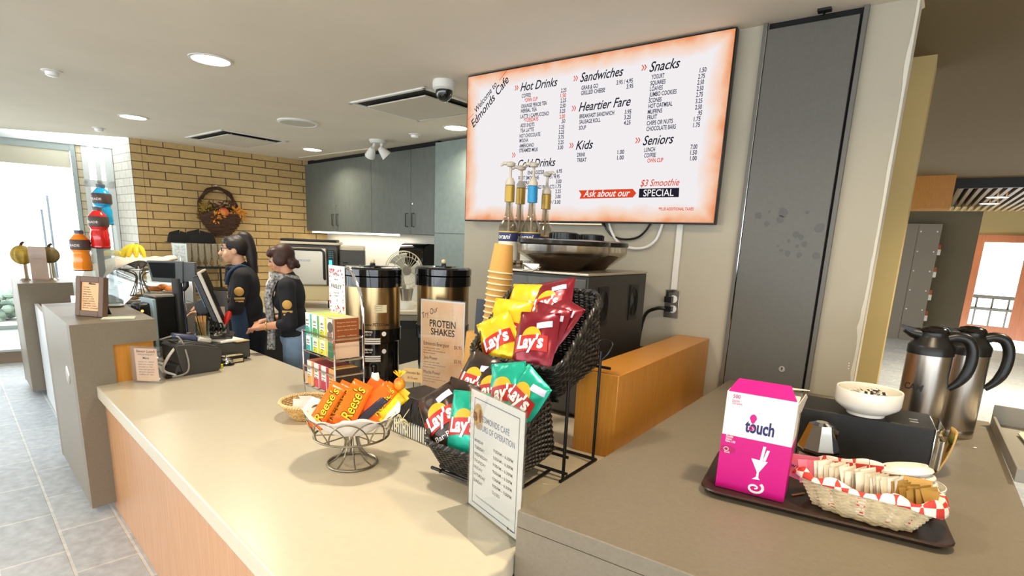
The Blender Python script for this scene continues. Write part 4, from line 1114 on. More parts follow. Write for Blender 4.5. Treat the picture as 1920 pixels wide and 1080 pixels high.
# small sensor on top of the screen, cables below, trunking, outlet
u, v = TVW.uv(1093, 99)
b = MB(); b.lathe([(0.0, 0.03), (0.022, 0.025), (0.026, 0.0)], 14, (u, 0, v), 'y'); b.span(u-0.02, u+0.02, -0.03, 0, v-0.06, v)
o = b.build('remote_sensor', M_black, loc=TVW.o, rz=TVW.rz); tag(o, 'small black sensor peeking above the menu screen', 'sensor')
def on_wall(pts, off=-0.02): return [(lambda uv_: (uv_[0], off, uv_[1]))(TVW.uv(*p)) for p in pts]
def smooth_path(pts, n=8):
    P_ = [Vector(p) for p in pts]; out_ = []
    for i in range(len(P_)-1):
        p0, p1, p2, p3 = P_[max(i-1, 0)], P_[i], P_[i+1], P_[min(i+2, len(P_)-1)]
        for k in range(n):
            t_ = k/n
            out_.append(0.5*((2*p1)+(p2-p0)*t_+(2*p0-5*p1+4*p2-p3)*t_*t_+(3*p1-p0-3*p2+p3)*t_**3))
    out_.append(P_[-1]); return out_
b = MB(); b.tube(smooth_path(on_wall([(1132, 412), (1140, 430), (1152, 443), (1172, 449), (1196, 446), (1212, 434), (1224, 416)])), 0.007, 8)
o = b.build('power_cable', M_black, loc=TVW.o, rz=TVW.rz); tag(o, 'black cable looping below the menu screen', 'cable')
b = MB(); b.tube(smooth_path(on_wall([(1143, 412), (1150, 436), (1164, 456), (1186, 465), (1212, 464), (1232, 450), (1243, 424), (1246, 412)])), 0.009, 8)
o = b.build('signal_cable', M_white, loc=TVW.o, rz=TVW.rz); tag(o, 'white cable looping below the menu screen', 'cable')
ut0, vt0 = TVW.uv(1264, 543); ut1, vt1 = TVW.uv(1271, 418)
b = MB(); b.span(ut0-0.016, ut0+0.022, -0.022, 0, vt0, vt1)
o = b.build('cable_trunking', mat('trunking_white', '#d9d6cc', 0.5), loc=TVW.o, rz=TVW.rz, bevel=0.003); tag(o, 'white vertical cable trunking under the menu screen', 'trunking')
ua, va = TVW.uv(1244, 594); ub2, vb2 = TVW.uv(1276, 545)
t = thing('wall_outlet', 'steel double wall outlet with two black plugs', 'outlet', TVW.world(ua, va), TVW.rz)
W_, H_ = ub2-ua, vb2-va
b = MB(); b.span(0, W_, -0.008, 0, 0, H_); pl8 = b.build('plate', M_steel, t, bevel=0.002)
for k, z in enumerate((H_*0.32, H_*0.68)):
    b = MB(); b.lathe([(0, 0.012), (0.024, 0.012), (0.024, 0.006)], 18, (W_*0.62, 0, z), 'y'); b.build('socket', M_white, pl8)
b = MB(); b.span(W_*0.12, W_*0.62, -0.05, -0.012, H_*0.56, H_*0.78); b.tube([(W_*0.3, -0.045, H_*0.78), (W_*0.32, -0.05, H_*0.95), (W_*0.6, -0.03, H_*0.98)], 0.008, 8); b.build('plug', M_black, t, bevel=0.006)
b = MB(); b.span(W_*0.2, W_*0.66, -0.05, -0.012, H_*0.24, H_*0.42)
cp_ = smooth_path([(W_*0.25, -0.04, H_*0.33), (-0.03, -0.06, H_*0.31), (-0.10, -0.06, H_*0.02), (-0.13, -0.05, -0.16), (-0.135, -0.04, -0.36)])
b.tube(cp_, 0.011, 8); b.build('plug', M_black, t)
ua, va = TVW.uv(1188, 655)
t = thing('data_outlet', 'small black edged low wall outlet behind the divider block', 'outlet', TVW.world(ua, va-0.06), TVW.rz)
b = MB(); b.span(0, 0.12, -0.008, 0, 0, 0.09); b.build('plate', M_dkgrey, t, bevel=0.002)

# ================================================================ COFFEE MACHINE
ma = P(1040, 770, 0.785); MF = VPlane(ma, ma+DC)
ur_, ztm = MF.uv(1104, 514); ul_ = MF.uv(928, 510)[0]; MW = ur_-ul_
mc = thing('coffee_machine', 'black bean coffee machine with two bean hoppers by the wall', 'coffee machine', MF.world(ul_, ZW), MF.rz)
MH = ztm-ZW; MD = 0.72
M_mach = mat('machine_black', '#2b2927', 0.45, bump=0.05, bscale=500)
M_machf = mat('machine_front', '#4a4a46', 0.4)
b = MB(); b.span(0, MW, 0.003, MD, 0.02, MH-0.012); b.build('body', M_mach, mc, bevel=0.006)
b = MB(); b.span(0.01, MW-0.012, -0.004, 0.003, 0.03, MH-0.03); fp = b.build('front_panel', M_machf, mc, bevel=0.003)
b = MB(); b.lathe([(0, 0.012), (0.02, 0.011), (0.022, 0.004)], 18, (MW*0.66, 0, MH-0.14), 'y'); b.build('lock_button', M_steel, fp)
b = MB(); b.span(-0.004, MW+0.004, -0.008, MD, MH-0.012, MH); b.build('top_panel', mat('steel_top', '#b5ac9b', 0.35, 0.6), mc, bevel=0.003)
for yy in (0.17, 0.55):
    b = MB(); cx = yy
    b.M = Matrix.Translation((MW+0.0005, cx, MH-0.17)) @ Matrix.Rotation(math.pi/2, 4, 'Z')
    b.span(-0.055, 0.055, -0.006, 0.0, -0.10, 0.10)
    for r_ in (0.02, 0.035, 0.05, 0.065, 0.08):
        b.tube([(r_*0.6*math.cos(a), -0.007, r_*math.sin(a)) for a in [2*math.pi*k/20 for k in range(20)]], 0.003, 5, closed=True)
    b.build('side_vent', mat('vent_black', '#0f0e0d', 0.5), mc)
b = MB(); b.M = Matrix.Translation((MW+0.0005, 0.10, MH-0.33)) @ Matrix.Rotation(math.pi/2, 4, 'Z'); b.text('CAFFE', -0.1, 0, 0.03, 0.03, y=-0.001, bold=0.01); b.build('side_badge', M_white, mc, smooth=0)
b = MB(); b.M = Matrix.Translation((MW+0.0005, 0.46, 0.10)) @ Matrix.Rotation(math.pi/2, 4, 'Z'); b.span(-0.06, 0.06, -0.002, 0, 0, 0.07); b.build('rating_plate', mat('plate_silver', '#bdb8a4', 0.4), mc, smooth=0)
for x in (0.05, MW-0.05):
    for y in (0.06, MD-0.06):
        b = MB(); b.lathe([(0.025, 0), (0.025, 0.021)], 12, (x, y, 0)); b.build('foot', M_blackm, mc)
b = MB(); b.span(MW*0.34, MW*0.52, -0.02, 0.03, MH+0.0, MH+0.035); b.tube([(MW*0.35, -0.02, MH+0.025), (MW*0.4, -0.06, MH+0.0), (MW*0.5, -0.06, MH-0.0), (MW*0.54, -0.02, MH+0.02)], 0.006, 6); b.build('hopper_latch', M_steel, mc, bevel=0.004)
# bean hoppers, parts of the machine
M_smoke = clear_mat('smoked_clear_plastic', '#f3efe8', 0.08, 0.07)
def hopper(u, y, R, cap=True):
    z = MH
    b = MB(); b.lathe([(0.10, 0.0), (0.125, 0.02), (R*0.98, 0.085), (R, 0.10), (R, 0.135), (R*0.985, 0.135), (R*0.985, 0.10), (0.12, 0.024), (0.10, 0.004)], 48, (u, y, z)); h_ = b.build('hopper', M_smoke, mc)
    b = MB(); b.lathe([(0.0, 0.004), (0.10, 0.004), (0.12, 0.03), (R*0.80, 0.078), (R*0.66, 0.084), (R*0.3, 0.088), (0, 0.09)], 40, (u, y, z))
    bb_ = b.build('coffee_beans', mat('coffee_beans', '#3f2615', 0.45, var=0.6, vscale=120, bump=1.0, bscale=120), h_)
    b = MB(); b.lathe([(R*1.01, 0.132), (R*1.03, 0.14), (R*1.02, 0.156), (R*0.9, 0.162), (R*0.4, 0.166), (0, 0.167)], 48, (u, y, z)); b.lathe([(R*1.01, 0.132), (R*0.98, 0.134), (R*0.97, 0.15), (0, 0.15)], 48, (u, y, z)); b.build('hopper_lid', mat('lid_dark', '#1c1a18', 0.18), h_)
    b = MB(); b.lathe([(0.075, 0.160), (0.075, 0.195), (0.068, 0.200), (0, 0.200)], 24, (u, y, z))
    for k in range(24):
        a = 2*math.pi*k/24; b.box((u+0.076*math.cos(a), y+0.076*math.sin(a), z+0.178), (0.008, 0.008, 0.03), Matrix.Rotation(a, 3, 'Z'))
    b.build('hopper_knob', M_black, h_)
h1 = MF.pt(1053, 506); pA = VPlane(MF.world(0, 0, 0.17), MF.world(1, 0, 0.17)); ua1 = pA.uv(1054, 500)[0]-ul_
pB = VPlane(MF.world(0, 0, 0.47), MF.world(1, 0, 0.47)); ub1 = pB.uv(1103, 500)[0]-ul_
hopper(ua1, 0.17, 0.245); hopper(ub1, 0.47, 0.215)
# syrup bottles standing on the machine
M_syr = clear_mat('bottle_glass', '#eeebe4', 0.03, 0.12)
M_pump = mat('pump_plastic', '#b9b1a4', 0.45)
def syrup(px0, px1, off, lab, collar, liquid, pxp, tall=1.0):
    pl_ = VPlane(MF.world(0, 0, off), MF.world(1, 0, off)); ua_, ub_ = pl_.uv(px0, 460)[0], pl_.uv(px1, 460)[0]
    r = 0.054; uc_ = (ua_+ub_)/2
    p = pl_.world(uc_, ZW+MH+0.001)
    t = thing('syrup_bottle', lab, 'bottle', p, MF.rz, 'syrup bottles on the coffee machine')
    k = tall*0.80
    b = MB(); b.lathe([(0, 0.004), (r*0.9, 0.0), (r, 0.01), (r, 0.255*k), (r*0.92, 0.285*k), (r*0.5, 0.335*k), (0.021, 0.37*k), (0.019, 0.44*k), (0.016, 0.44*k), (0.018, 0.37*k), (r*0.46, 0.334*k), (r*0.88, 0.284*k), (r*0.95, 0.25*k), (r*0.95, 0.012), (0, 0.012)], 28); b.build('glass_body', M_syr, t)
    b = MB(); b.lathe([(0, 0.014), (r*0.93, 0.014), (r*0.93, liquid*k), (0, liquid*k)], 24); b.build('syrup', clear_mat('amber_syrup', '#c98a2a', 0.1, 0.1, 0.4, '#b9771c'), t)
    b = MB(); b.lathe([(r*1.012, 0.05*k), (r*1.012, 0.175*k)], 28); lb = b.build('paper_label', mat('label_cream', '#d9d2c0', 0.6), t)
    b = MB(); b.lathe([(r*1.012, 0.175*k), (r*1.012, 0.235*k)], 28); b.build('navy_band', mat('label_navy', '#262f57', 0.5), lb)
    b = MB(); b.lathe([(r*1.013, 0.235*k), (r*1.013, 0.243*k)], 28); b.build('gold_line', mat('label_gold', '#c2a14a', 0.4), lb)
    b = MB()
    def wrap(X, Z): a = X/(r*1.018); return (r*1.018*math.sin(a), -r*1.018*math.cos(a), Z)
    b.text('Torani', -0.05, 0.192*k, 0.048, 0.026, shear=0.25, bold=0.012, fn=wrap); b.build('label_lettering', M_white, lb, smooth=0)
    b = MB(); b.lathe([(0.027, 0.44*k), (0.027, 0.545*k), (0.022, 0.55*k)], 20); b.lathe([(0.0, 0.55*k), (0.022, 0.55*k)], 20); b.build('collar', collar, t)
    z0 = 0.55*k; g = 0.76
    b = MB(); b.lathe([(0.026, z0), (0.026, z0+0.025*g), (0.020, z0+0.035*g), (0.016, z0+0.05*g), (0.0075, z0+0.052*g), (0.0075, z0+0.125*g), (0.022, z0+0.130*g), (0.026, z0+0.150*g), (0.012, z0+0.160*g), (0, z0+0.160*g)], 20)
    b.tube([(0, 0, z0+0.147*g), (-0.04*pxp, -0.01, z0+0.150*g), (-0.058*pxp, -0.014, z0+0.135*g)], [0.011, 0.009, 0.006], 10)
    b.tube([(0, 0, 0.44*k), (0, 0, 0.03)], 0.006, 8)
    b.build('pump', M_pump, t)
    return t
M_gold = mat('pump_gold', '#a98a3c', 0.35, 0.4); M_blue = mat('pump_blue', '#1f86b8', 0.4)
syrup(933, 972, 0.10, 'syrup bottle with gold collar at the left end of the four', M_gold, 0.03, 1)
syrup(955, 990, 0.24, 'second syrup bottle from the left, gold collar', M_gold, 0.02, 1)
syrup(976, 1013, 0.16, 'syrup bottle with bright blue pump collar', M_blue, 0.02, 1)
syrup(1003, 1037, 0.30, 'syrup bottle with gold collar, rightmost and shortest of the four', M_gold, 0.02, -1, 0.93)

# ================================================================ COFFEE URNS
M_tank = mat('urn_steel', '#b89f74', 0.26, 1.0, var=0.06, vscale=8, stretch=(18, 18, 0.2))
M_urnk = mat('urn_black', '#100f0f', 0.12, coat=0.5)
def urn(cx, cy, R, ztop, lab, rz):
    t = thing('coffee_urn', lab, 'urn', (cx, cy, ZW), rz, 'coffee urns on the service counter')
    H_ = ztop-ZW; k = R/0.172
    zA = H_*0.50; zB = H_*0.845
    b = MB(); b.lathe([(R*0.92, zA), (R*0.92, zB)], 56); b.build('steel_tank', M_tank, t)
    b = MB(); b.lathe([(R*0.925, zB-0.002), (R*0.99, zB), (R*0.99, H_*0.925), (R*0.96, H_*0.93), (0, H_*0.93)], 56); b.build('top_band', M_urnk, t)
    b = MB(); b.lathe([(R*0.96, H_*0.932), (R*1.0, H_*0.936), (R*1.0, H_*0.985), (R*0.93, H_), (R*0.5, H_*1.002), (R*0.45, H_*0.995), (0, H_*0.995)], 56)
    lid = b.build('lid', M_urnk, t)
    b = MB(); b.lathe([(R*0.30, H_*0.995), (R*0.30, H_*1.008), (R*0.1, H_*1.012), (R*0.09, H_*1.03), (0, H_*1.035)], 24); b.build('vent_cap', M_urnk, lid)
    b = MB(); b.ball((0, 0, H_*1.045), R*0.085, 12, 8); b.build('sight_knob', mat('knob_cream', '#d9c7a0', 0.4), lid)
    b = MB(); b.lathe([(0, zA-0.002), (R*0.90, zA-0.002), (R*0.95, zA), (R*0.95, zA-0.075), (R*0.88, zA-0.085), (0, zA-0.085)][::-1], 48); b.build('lower_band', M_urnk, t)
    b = MB(); b.lathe([(0, 0.0), (R*0.95, 0.0), (R*0.97, 0.03), (R*0.89, 0.05), (R*0.87, 0.08)], 40); b.lathe([(R*0.88, 0.05), (R*0.88, zA-0.085)], 40); b.build('stand', M_urnk, t)
    b = MB(); b.tube([(0, -R*0.8, zA-0.22), (0, -R*1.1, zA-0.22), (0, -R*1.12, zA-0.28)], 0.02, 10); b.build('faucet', M_urnk, t)
    def wrap(rr): return lambda X, Z: (rr*math.sin(X/rr), -rr*math.cos(X/rr), Z)
    b = MB(); f_ = wrap(R*0.925); b.grid(lambda u, v: f_(0.0+0.075*u*k+0.005, zA+0.10+0.045*v), 6, 1); b.build('paper_sticker', mat('sticker_cream', '#d6cba6', 0.6), t)
    b = MB(); b.text('www.FETCO.com', -0.055, zA+0.022, 0.105, 0.017, bold=0.02, fn=f_)
    for j, (s_, z_) in enumerate((('SAFE', 0.135), ('DO NOT', 0.123), ('TOUCH HOT', 0.110))): b.text(s_, 0.012, zA+z_, 0.055, 0.006, fn=wrap(R*0.927))
    b.build('tank_lettering', M_ink, t, smooth=0)
    b = MB(); f2 = wrap(R*0.955); f3 = wrap(R*0.885)
    for ff, zz in ((f2, zA-0.018), (f3, zA-0.125)):
        b.text('FETCO', -0.05, zz, -0.005, 0.011, bold=0.03, fn=ff); b.text('L3D-10', -0.05, zz-0.014, -0.012, 0.007, bold=0.02, fn=ff)
        for j in range(3): b.grid(lambda u, v: ff(-0.05+0.09*u, zz-0.040-j*0.013+0.009*v), 5, 1)
        n_ = 20; cx_, cz_ = 0.062, zz-0.006
        b.addf([b.addv(ff(cx_+0.014*math.cos(2*math.pi*i/n_), cz_+0.014*math.sin(2*math.pi*i/n_))) for i in range(n_)])
    b.build('white_marking', M_white, t, smooth=0)
    return t
urn(-0.852, 3.287, 0.173, 1.475, 'steel and black coffee urn beside the tea boxes', 0.25)
urn(-0.452, 3.455, 0.176, 1.483, 'steel and black coffee urn behind the orange protein shakes sign', 0.13)

# ================================================================ TEA RACK
ta = P(577, 745, ZW)+DB*0.0
TP = VPlane(ta, ta+DB)
def tp(x, y): return TP.uv(540+x/3.6, 460+y/3.6)
uL_, zTop = tp(115, 450); _, zMid = tp(130, 705); uR2 = tp(265, 690)[0]; uR3 = tp(320, 690)[0]
_, zLt = tp(130, 770); _, zLb = tp(131, 930)
tr = thing('wire_tea_rack', 'silver wire rack holding two tiers of tea boxes', 'rack', TP.world(uL_, ZW), TP.rz)
Wt = uR3-uL_; Dt = 0.135
zs1, zs2 = zMid-ZW, zLb-ZW
b = MB()
for z in (zs1-0.006, zs2-0.006):
    b.tube([(-0.01, -0.012, z), (Wt+0.012, -0.012, z), (Wt+0.012, Dt+0.012, z), (-0.01, Dt+0.012, z)], 0.0045, 6, closed=True)
    for k in range(6): b.tube([(-0.01+k*(Wt+0.02)/5, -0.012, z), (-0.01+k*(Wt+0.02)/5, Dt+0.012, z)], 0.003, 5)
    b.tube([(-0.012, -0.014, z+0.11), (Wt+0.014, -0.014, z+0.11), (Wt+0.014, Dt+0.012, z+0.11), (-0.012, Dt+0.012, z+0.11)], 0.004, 6, closed=True)
b.build('shelf_wires', M_chrome, tr)
for x in (-0.012, Wt+0.014):
    for y in (-0.014, Dt+0.012): b = MB(); b.tube([(x, y, 0), (x, y, zs1+0.11)], 0.005, 6); b.build('upright', M_chrome, tr)
ztop_ = TP.uv(650, 560)[1]-ZW
b = MB(); b.tube(smooth_path([(Wt+0.014, Dt+0.012, zs1+0.0), (Wt+0.012, Dt+0.012, zs1+0.28), (Wt*0.72, Dt+0.012, zs1+0.43), (Wt*0.42, Dt+0.012, zs1+0.44), (Wt*0.15, Dt+0.012, zs1+0.36), (0.0, Dt+0.012, zs1+0.2), (-0.012, Dt+0.012, zs1+0.1)]), 0.007, 8); b.build('arch', M_chrome, tr)
bw = Wt/4
def tea_box(i, z, h, front, band, side, top, lab, word):
    t = thing('tea_box', lab, 'box', tr.matrix_basis @ Vector((i*bw, 0, z)), TP.rz, 'tea boxes on the wire rack')
    b = MB(); b.span(0.002, bw-0.002, 0.0, Dt, 0.0, h); b.build('carton', mat('tea_'+side[1:], side, 0.5), t, bevel=0.0015)
    b = MB(); b.span(0.004, bw-0.004, -0.0012, 0.0, 0.002, h-0.002); b.build('front_panel', mat('teaf_'+front[1:], front, 0.5), t, smooth=0)
    b = MB(); b.span(0.004, bw-0.03, -0.0022, -0.0012, h*0.0+0.003, h*0.38); b.span(bw-0.022, bw-0.004, -0.0022, -0.0012, 0.003, h-0.003)
    b.build('colour_band', mat('teab_'+band[1:], band, 0.5), t, smooth=0)
    b = MB(); b.span(0.008, bw-0.008, 0.006, Dt-0.006, h, h+0.0008); b.span(0.008, bw-0.008, Dt*0.4, Dt*0.6, h+0.0008, h+0.0016); b.build('top_panel', mat('teat_'+top[1:], top, 0.5), t, smooth=0)
    b = MB(); b.text(word, 0.012, h*0.62, bw-0.036, 0.012, y=-0.0024, bold=0.01)
    for j in range(3): b.span(0.012, bw-0.034-0.01*j, -0.0024, -0.0022, h*0.5-j*0.014, h*0.5-j*0.014+0.004)
    b.build('front_lettering', mat('tea_ink', '#5a5a4a', 0.6), t, smooth=0)
    return t
h1_ = zTop-ZW-zs1; h2_ = zLt-ZW-zs2
hu = h1_
up = [('#eef0e4', '#3fae94', '#dfe6d2', '#b7cf7a', 'MINT'), ('#eef0e0', '#4f9d4a', '#dfe6cf', '#c7d35f', 'GREEN'), ('#f3f0da', '#cdc51f', '#e9e2b8', '#d8cf4a', 'LEMON'), ('#eadfd0', '#8c6f54', '#8a4a24', '#d9d2a8', 'CHAI')]
wh = ['leftmost', 'second', 'third', 'nearest']
col_u = ['mint green banded', 'grass green banded', 'yellow banded', 'brown sided']
hb1 = hu*0.41
up2 = [('#e9eee6', '#39a99a', '#cfe0d6', '#9ccfc0', 'MINT'), ('#eef0d2', '#c9c92e', '#e3e2b0', '#d3d05a', 'LEMON'), ('#f0ecc8', '#d8c81e', '#e9e0a8', '#dccf4a', 'CITRUS'), ('#3f7a52', '#2f6b45', '#d9b79a', '#3f7a52', 'JADE')]
for i, (f_, bd, sd_, tp_, wd) in enumerate(up2): tea_box(i, zs1, hb1-0.002, f_, bd, sd_, tp_, '%s tea box at the bottom of the upper rack tier, %s of four' % (['teal banded', 'lemon banded', 'citrus banded', 'dark green'][i], wh[i]), wd)
for i, (f_, bd, sd_, tp_, wd) in enumerate(up): tea_box(i, zs1+hb1, hu-hb1, f_, bd, sd_, tp_, '%s tea box on top in the upper rack tier, %s of four' % (col_u[i], wh[i]), wd)
lo_ = [('#f2e6da', '#e39a4a', '#c9603c', '#d0664a', 'ORANGE'), ('#f2e4dc', '#c9474a', '#b23a3c', '#a83a44', 'BERRY'), ('#f2e4dc', '#b93248', '#a63040', '#9c3644', 'ROOIBOS'), ('#e0a060', '#d98a32', '#3b2a1f', '#e0b060', 'BLACK')]
col_l = ['orange banded', 'red banded', 'crimson banded', 'amber and dark brown']
for i, (f_, bd, sd_, tp_, wd) in enumerate(lo_): tea_box(i, zs2, h2_, f_, bd, sd_, tp_, '%s tea box on the lower wire rack tier, %s of four' % (col_l[i], wh[i]), wd)
# second picture on the nearest upper box
t = None
b = MB(); b.M = Matrix.Translation((Wt+0.0006-0.002, 0, zs1+hb1)) @ Matrix.Rotation(math.pi/2, 4, 'Z')
for j in range(5): b.text(['Organic fine loose', 'black tea with warm', 'spices and a hint of', 'vanilla, caffeine', 'packed 18 sachets'][j], 0.012, (hu-hb1)*0.82-j*0.019-(0.012 if j > 2 else 0), Dt-0.015, 0.007, y=-0.0006)
nb = [o for o in COL.objects if o.name.startswith('tea_box') and 'brown sided' in o.get('label', '')][0]
q_ = b.build('side_lettering', mat('tea_peach', '#e0b48c', 0.6), tr, smooth=0)
q_.parent = nb; q_.location = nb.matrix_basis.inverted() @ tr.matrix_basis.translation
q_.location = (-3*bw, 0, -zs1-hb1)
# round tea leaf picture and stripe on the nearest box
b = MB(); b.disc((bw*0.45, (hu-hb1)*0.62), 0.028, -0.0028); b.build('leaf_picture', mat('tea_leaf_pic', '#5b5148', 0.7), nb, smooth=0)
# upright card on the tea rack arch
ca, ce = TP.uv(617, 585), TP.uv(650, 590); ct = TP.uv(620, 497)[1]
CPn = VPlane(TP.world(0, 0, Dt*0.9), TP.world(1, 0, Dt*0.9))
ca, ce = CPn.uv(618, 580), CPn.uv(647, 588); ct = CPn.uv(620, 497)[1]
t = thing('tea_card', 'white laminated card with pink border clipped to the tea rack', 'card', CPn.world(ca[0], ca[1]-0.03), CPn.rz)
W_, H_ = ce[0]-ca[0], ct-ca[1]+0.03
b = MB(); b.span(0, W_, 0, 0.004, 0, H_); b.build('sheet', M_paper, t, bevel=0.001)
b = MB()
rc = random.Random(3)
for k in range(80):
    s_ = rc.choice('LRTB'); x = rc.uniform(0.006, 0.02) if s_ == 'L' else (W_-rc.uniform(0.006, 0.02) if s_ == 'R' else rc.uniform(0.01, W_-0.01))
    z = rc.uniform(0.02, 0.06) if s_ == 'B' else (H_-rc.uniform(0.02, 0.045) if s_ == 'T' else rc.uniform(0.02, H_-0.02))
    b.disc((x, z), rc.uniform(0.002, 0.006), -0.0012-0.00002*k, 8)
b.build('pink_border', mat('card_pink', '#c94a66', 0.6), t, smooth=0)
b = MB()
for j, (s_, z_, h_) in enumerate((('TRY OUR', 0.80, 0.012), ('teas by', 0.72, 0.010), ('PAISLEY', 0.56, 0.022), ('loose leaf', 0.46, 0.010), ('organic', 0.40, 0.010), ('1.75', 0.30, 0.012))):
    b.text(s_, W_*0.5, H_*z_, None, h_, y=-0.0015, align='C', maxr=1)
b.build('card_lettering', M_ink, t, smooth=0)

# ================================================================ SIGNS ON THE COUNTER
def sign_stand(name, label, plane, u0, u1, z0, zp0, zp1, paper, pxo, pscale, foot=0.09):
    t = thing(name, label, 'sign', plane.world(u0, z0), plane.rz)
    W_ = u1-u0
    b = MB(); b.span(-0.006, W_+0.006, -0.004, -0.002, 0.0, zp1-z0+0.006); b.span(-0.006, W_+0.006, 0.002, 0.004, 0.0, zp1-z0+0.006)
    b.span(-0.006, W_+0.006, -foot, -0.002, 0.0, 0.003); b.build('acrylic_holder', M_acryl, t, smooth=0)
    b = MB(); b.span(0, W_, -0.001, 0.001, zp0-z0, zp1-z0); pp_ = b.build('paper', paper, t, smooth=0)
    return t, pp_, W_, lambda x, y: (lambda q: (q[0]-u0, q[1]-z0))(plane.uv(pxo[0]+x/pscale, pxo[1]+y/pscale))
sa, sb = P(788.6, 731, ZW), P(868, 745, ZW)
PS = VPlane(sa, sb); su1 = (sb-sa).length; stop = ZAT(sa, 788.5, 560)
M_orp = mat('orange_sign_paper', '#ffbd85', 0.5, var=0.10, vscale=6, color2='#ffe0bd')
t, pp_, W_, sp_ = sign_stand('protein_sign', 'orange PROTEIN SHAKES sign in a clear stand before the right urn', PS, 0.0, su1, ZW, ZW+0.012, stop, M_orp, (540, 460), 3.6)
H_ = stop-ZW
b = MB()
for (s_, x0, y0, x1, h_, sh, bd) in (('PROTEIN', 957, 545, 1132, 0.040, 0, 0.02), ('SHAKES', 965, 600, 1125, 0.038, 0, 0.02), ('Edmonds Energizer', 917, 668, 1090, 0.022, 0, 0.0),
                                      ('Java Power', 917, 762, 1010, 0.020, 0, 0), ('Mocha Power', 917, 860, 1028, 0.021, 0, 0), ('$6.95', 1122, 700, 1172, 0.020, 0, 0), ('$5.95', 1122, 795, 1168, 0.020, 0, 0)):
    a = sp_(x0, y0); e = sp_(x1, y0+8)
    b.text(s_, a[0], a[1], e[0], h_, y=-0.0015, shear=sh, bold=bd)
a = sp_(915, 490); b.text('Try Our', a[0], a[1], a[0]+0.115, 0.032, y=-0.0015, shear=0.3, rot=0.45)
for (y0, n_) in ((690, 3), (785, 3), (880, 3)):
    for j in range(n_):
        a = sp_(917, y0+j*17)
        b.text(['vanilla protein with', 'ice, milk and banana or', 'berries'][j], a[0], a[1], a[0]+[0.11, 0.15, 0.08][j], 0.008, y=-0.0015)
b.build('sign_lettering', mat('sign_brown', '#3b2a22', 0.6), pp_, smooth=0)
b = MB()
for (x0, z0, x1, z1) in ((0, 0.012, W_, 0.02), (0, H_-0.008, W_, H_), (0, 0.012, 0.006, H_), (W_-0.006, 0.012, W_, H_)): b.span(x0, x1, -0.0014, -0.001, z0, z1)
b.build('white_edge', M_paper, pp_, smooth=0)
# hours of operation sign
ha = P(878.8, 945, ZW); hz = ZAT(ha, 885, 728.6); hb = P(987, 775.6, hz)
HS = VPlane(ha, (hb.x, hb.y)); hw = (Vector((hb.x, hb.y, ZW))-ha).length
t, pp_, W_, sp_ = sign_stand('hours_sign', 'white HOURS OF OPERATION sign in a clear stand against the grey counter', HS, 0.0, hw-0.005, ZW, ZW+0.006, hz, M_paper, (700, 660), 2.769, 0.12)
H_ = hz-ZW
MI, MBl = MB(), MB()
for (s_, fx0, fz, fx1, h_, which) in (('EDMONDS CAFÉ', 0.24, 0.775, 0.76, 0.020, 1), ('HOURS OF OPERATION', 0.14, 0.70, 0.86, 0.020, 1)):
    (MBl if which else MI).text(s_, W_*fx0, H_*fz, W_*fx1, h_, y=-0.0016, bold=0.012)
days = ['MONDAY', 'TUESDAY', 'WEDNESDAY', 'THURSDAY', 'FRIDAY', 'SATURDAY', 'SUNDAY']
hrs = ['9:00AM – 6:30PM']*5 + ['9:00AM – 5:00PM', 'CLOSED']
for j in range(7):
    z = H_*(0.585-j*0.057)
    MI.text(days[j], W_*0.10, z, W_*(0.10+0.03*len(days[j])), 0.0105, y=-0.0016, bold=0.008)
    MI.text(hrs[j], W_*0.48, z, W_*(0.48+(0.36 if len(hrs[j]) > 8 else 0.15)), 0.0105, y=-0.0016, bold=0.008)
MI.text('*Hours may vary on holidays and special events', W_*0.14, H_*0.12, W_*0.82, 0.007, y=-0.0016)
MBl.build('heading_lettering', mat('sign_blue_grey', '#6f7f9c', 0.6), pp_, smooth=0); MI.build('hours_lettering', mat('sign_grey', '#55565c', 0.6), pp_, smooth=0)
b = MB()
m_ = 0.022
for (x0, z0, x1, z1) in ((m_, m_, W_-m_, m_+0.003), (m_, H_-m_-0.003, W_-m_, H_-m_), (m_, m_, m_+0.003, H_-m_), (W_-m_-0.003, m_, W_-m_, H_-m_)): b.span(x0, x1, -0.0014, -0.001, z0, z1)
b.build('border_line', mat('sign_slate', '#5d6b7c', 0.6), pp_, smooth=0)
b = MB(); b.disc((W_*0.16, H_*0.80), 0.030, -0.0013, 20, 0.044); b.build('cup_picture', mat('cup_tan', '#d9a860', 0.5), pp_, smooth=0)
b = MB(); b.disc((W_*0.10, H_*0.79), 0.013, -0.0016, 16, 0.016); b.disc((W_*0.205, H_*0.81), 0.008, -0.0016, 12, 0.024); b.build('cup_detail', mat('cup_brown', '#8a4a2a', 0.5), pp_, smooth=0)
b = MB(); b.disc((W_*0.80, H_*0.055), 0.005, -0.0016, 10); b.span(W_*0.83, W_*0.90, -0.0018, -0.0012, H_*0.05, H_*0.056); b.build('footer_mark', M_ink, pp_, smooth=0)
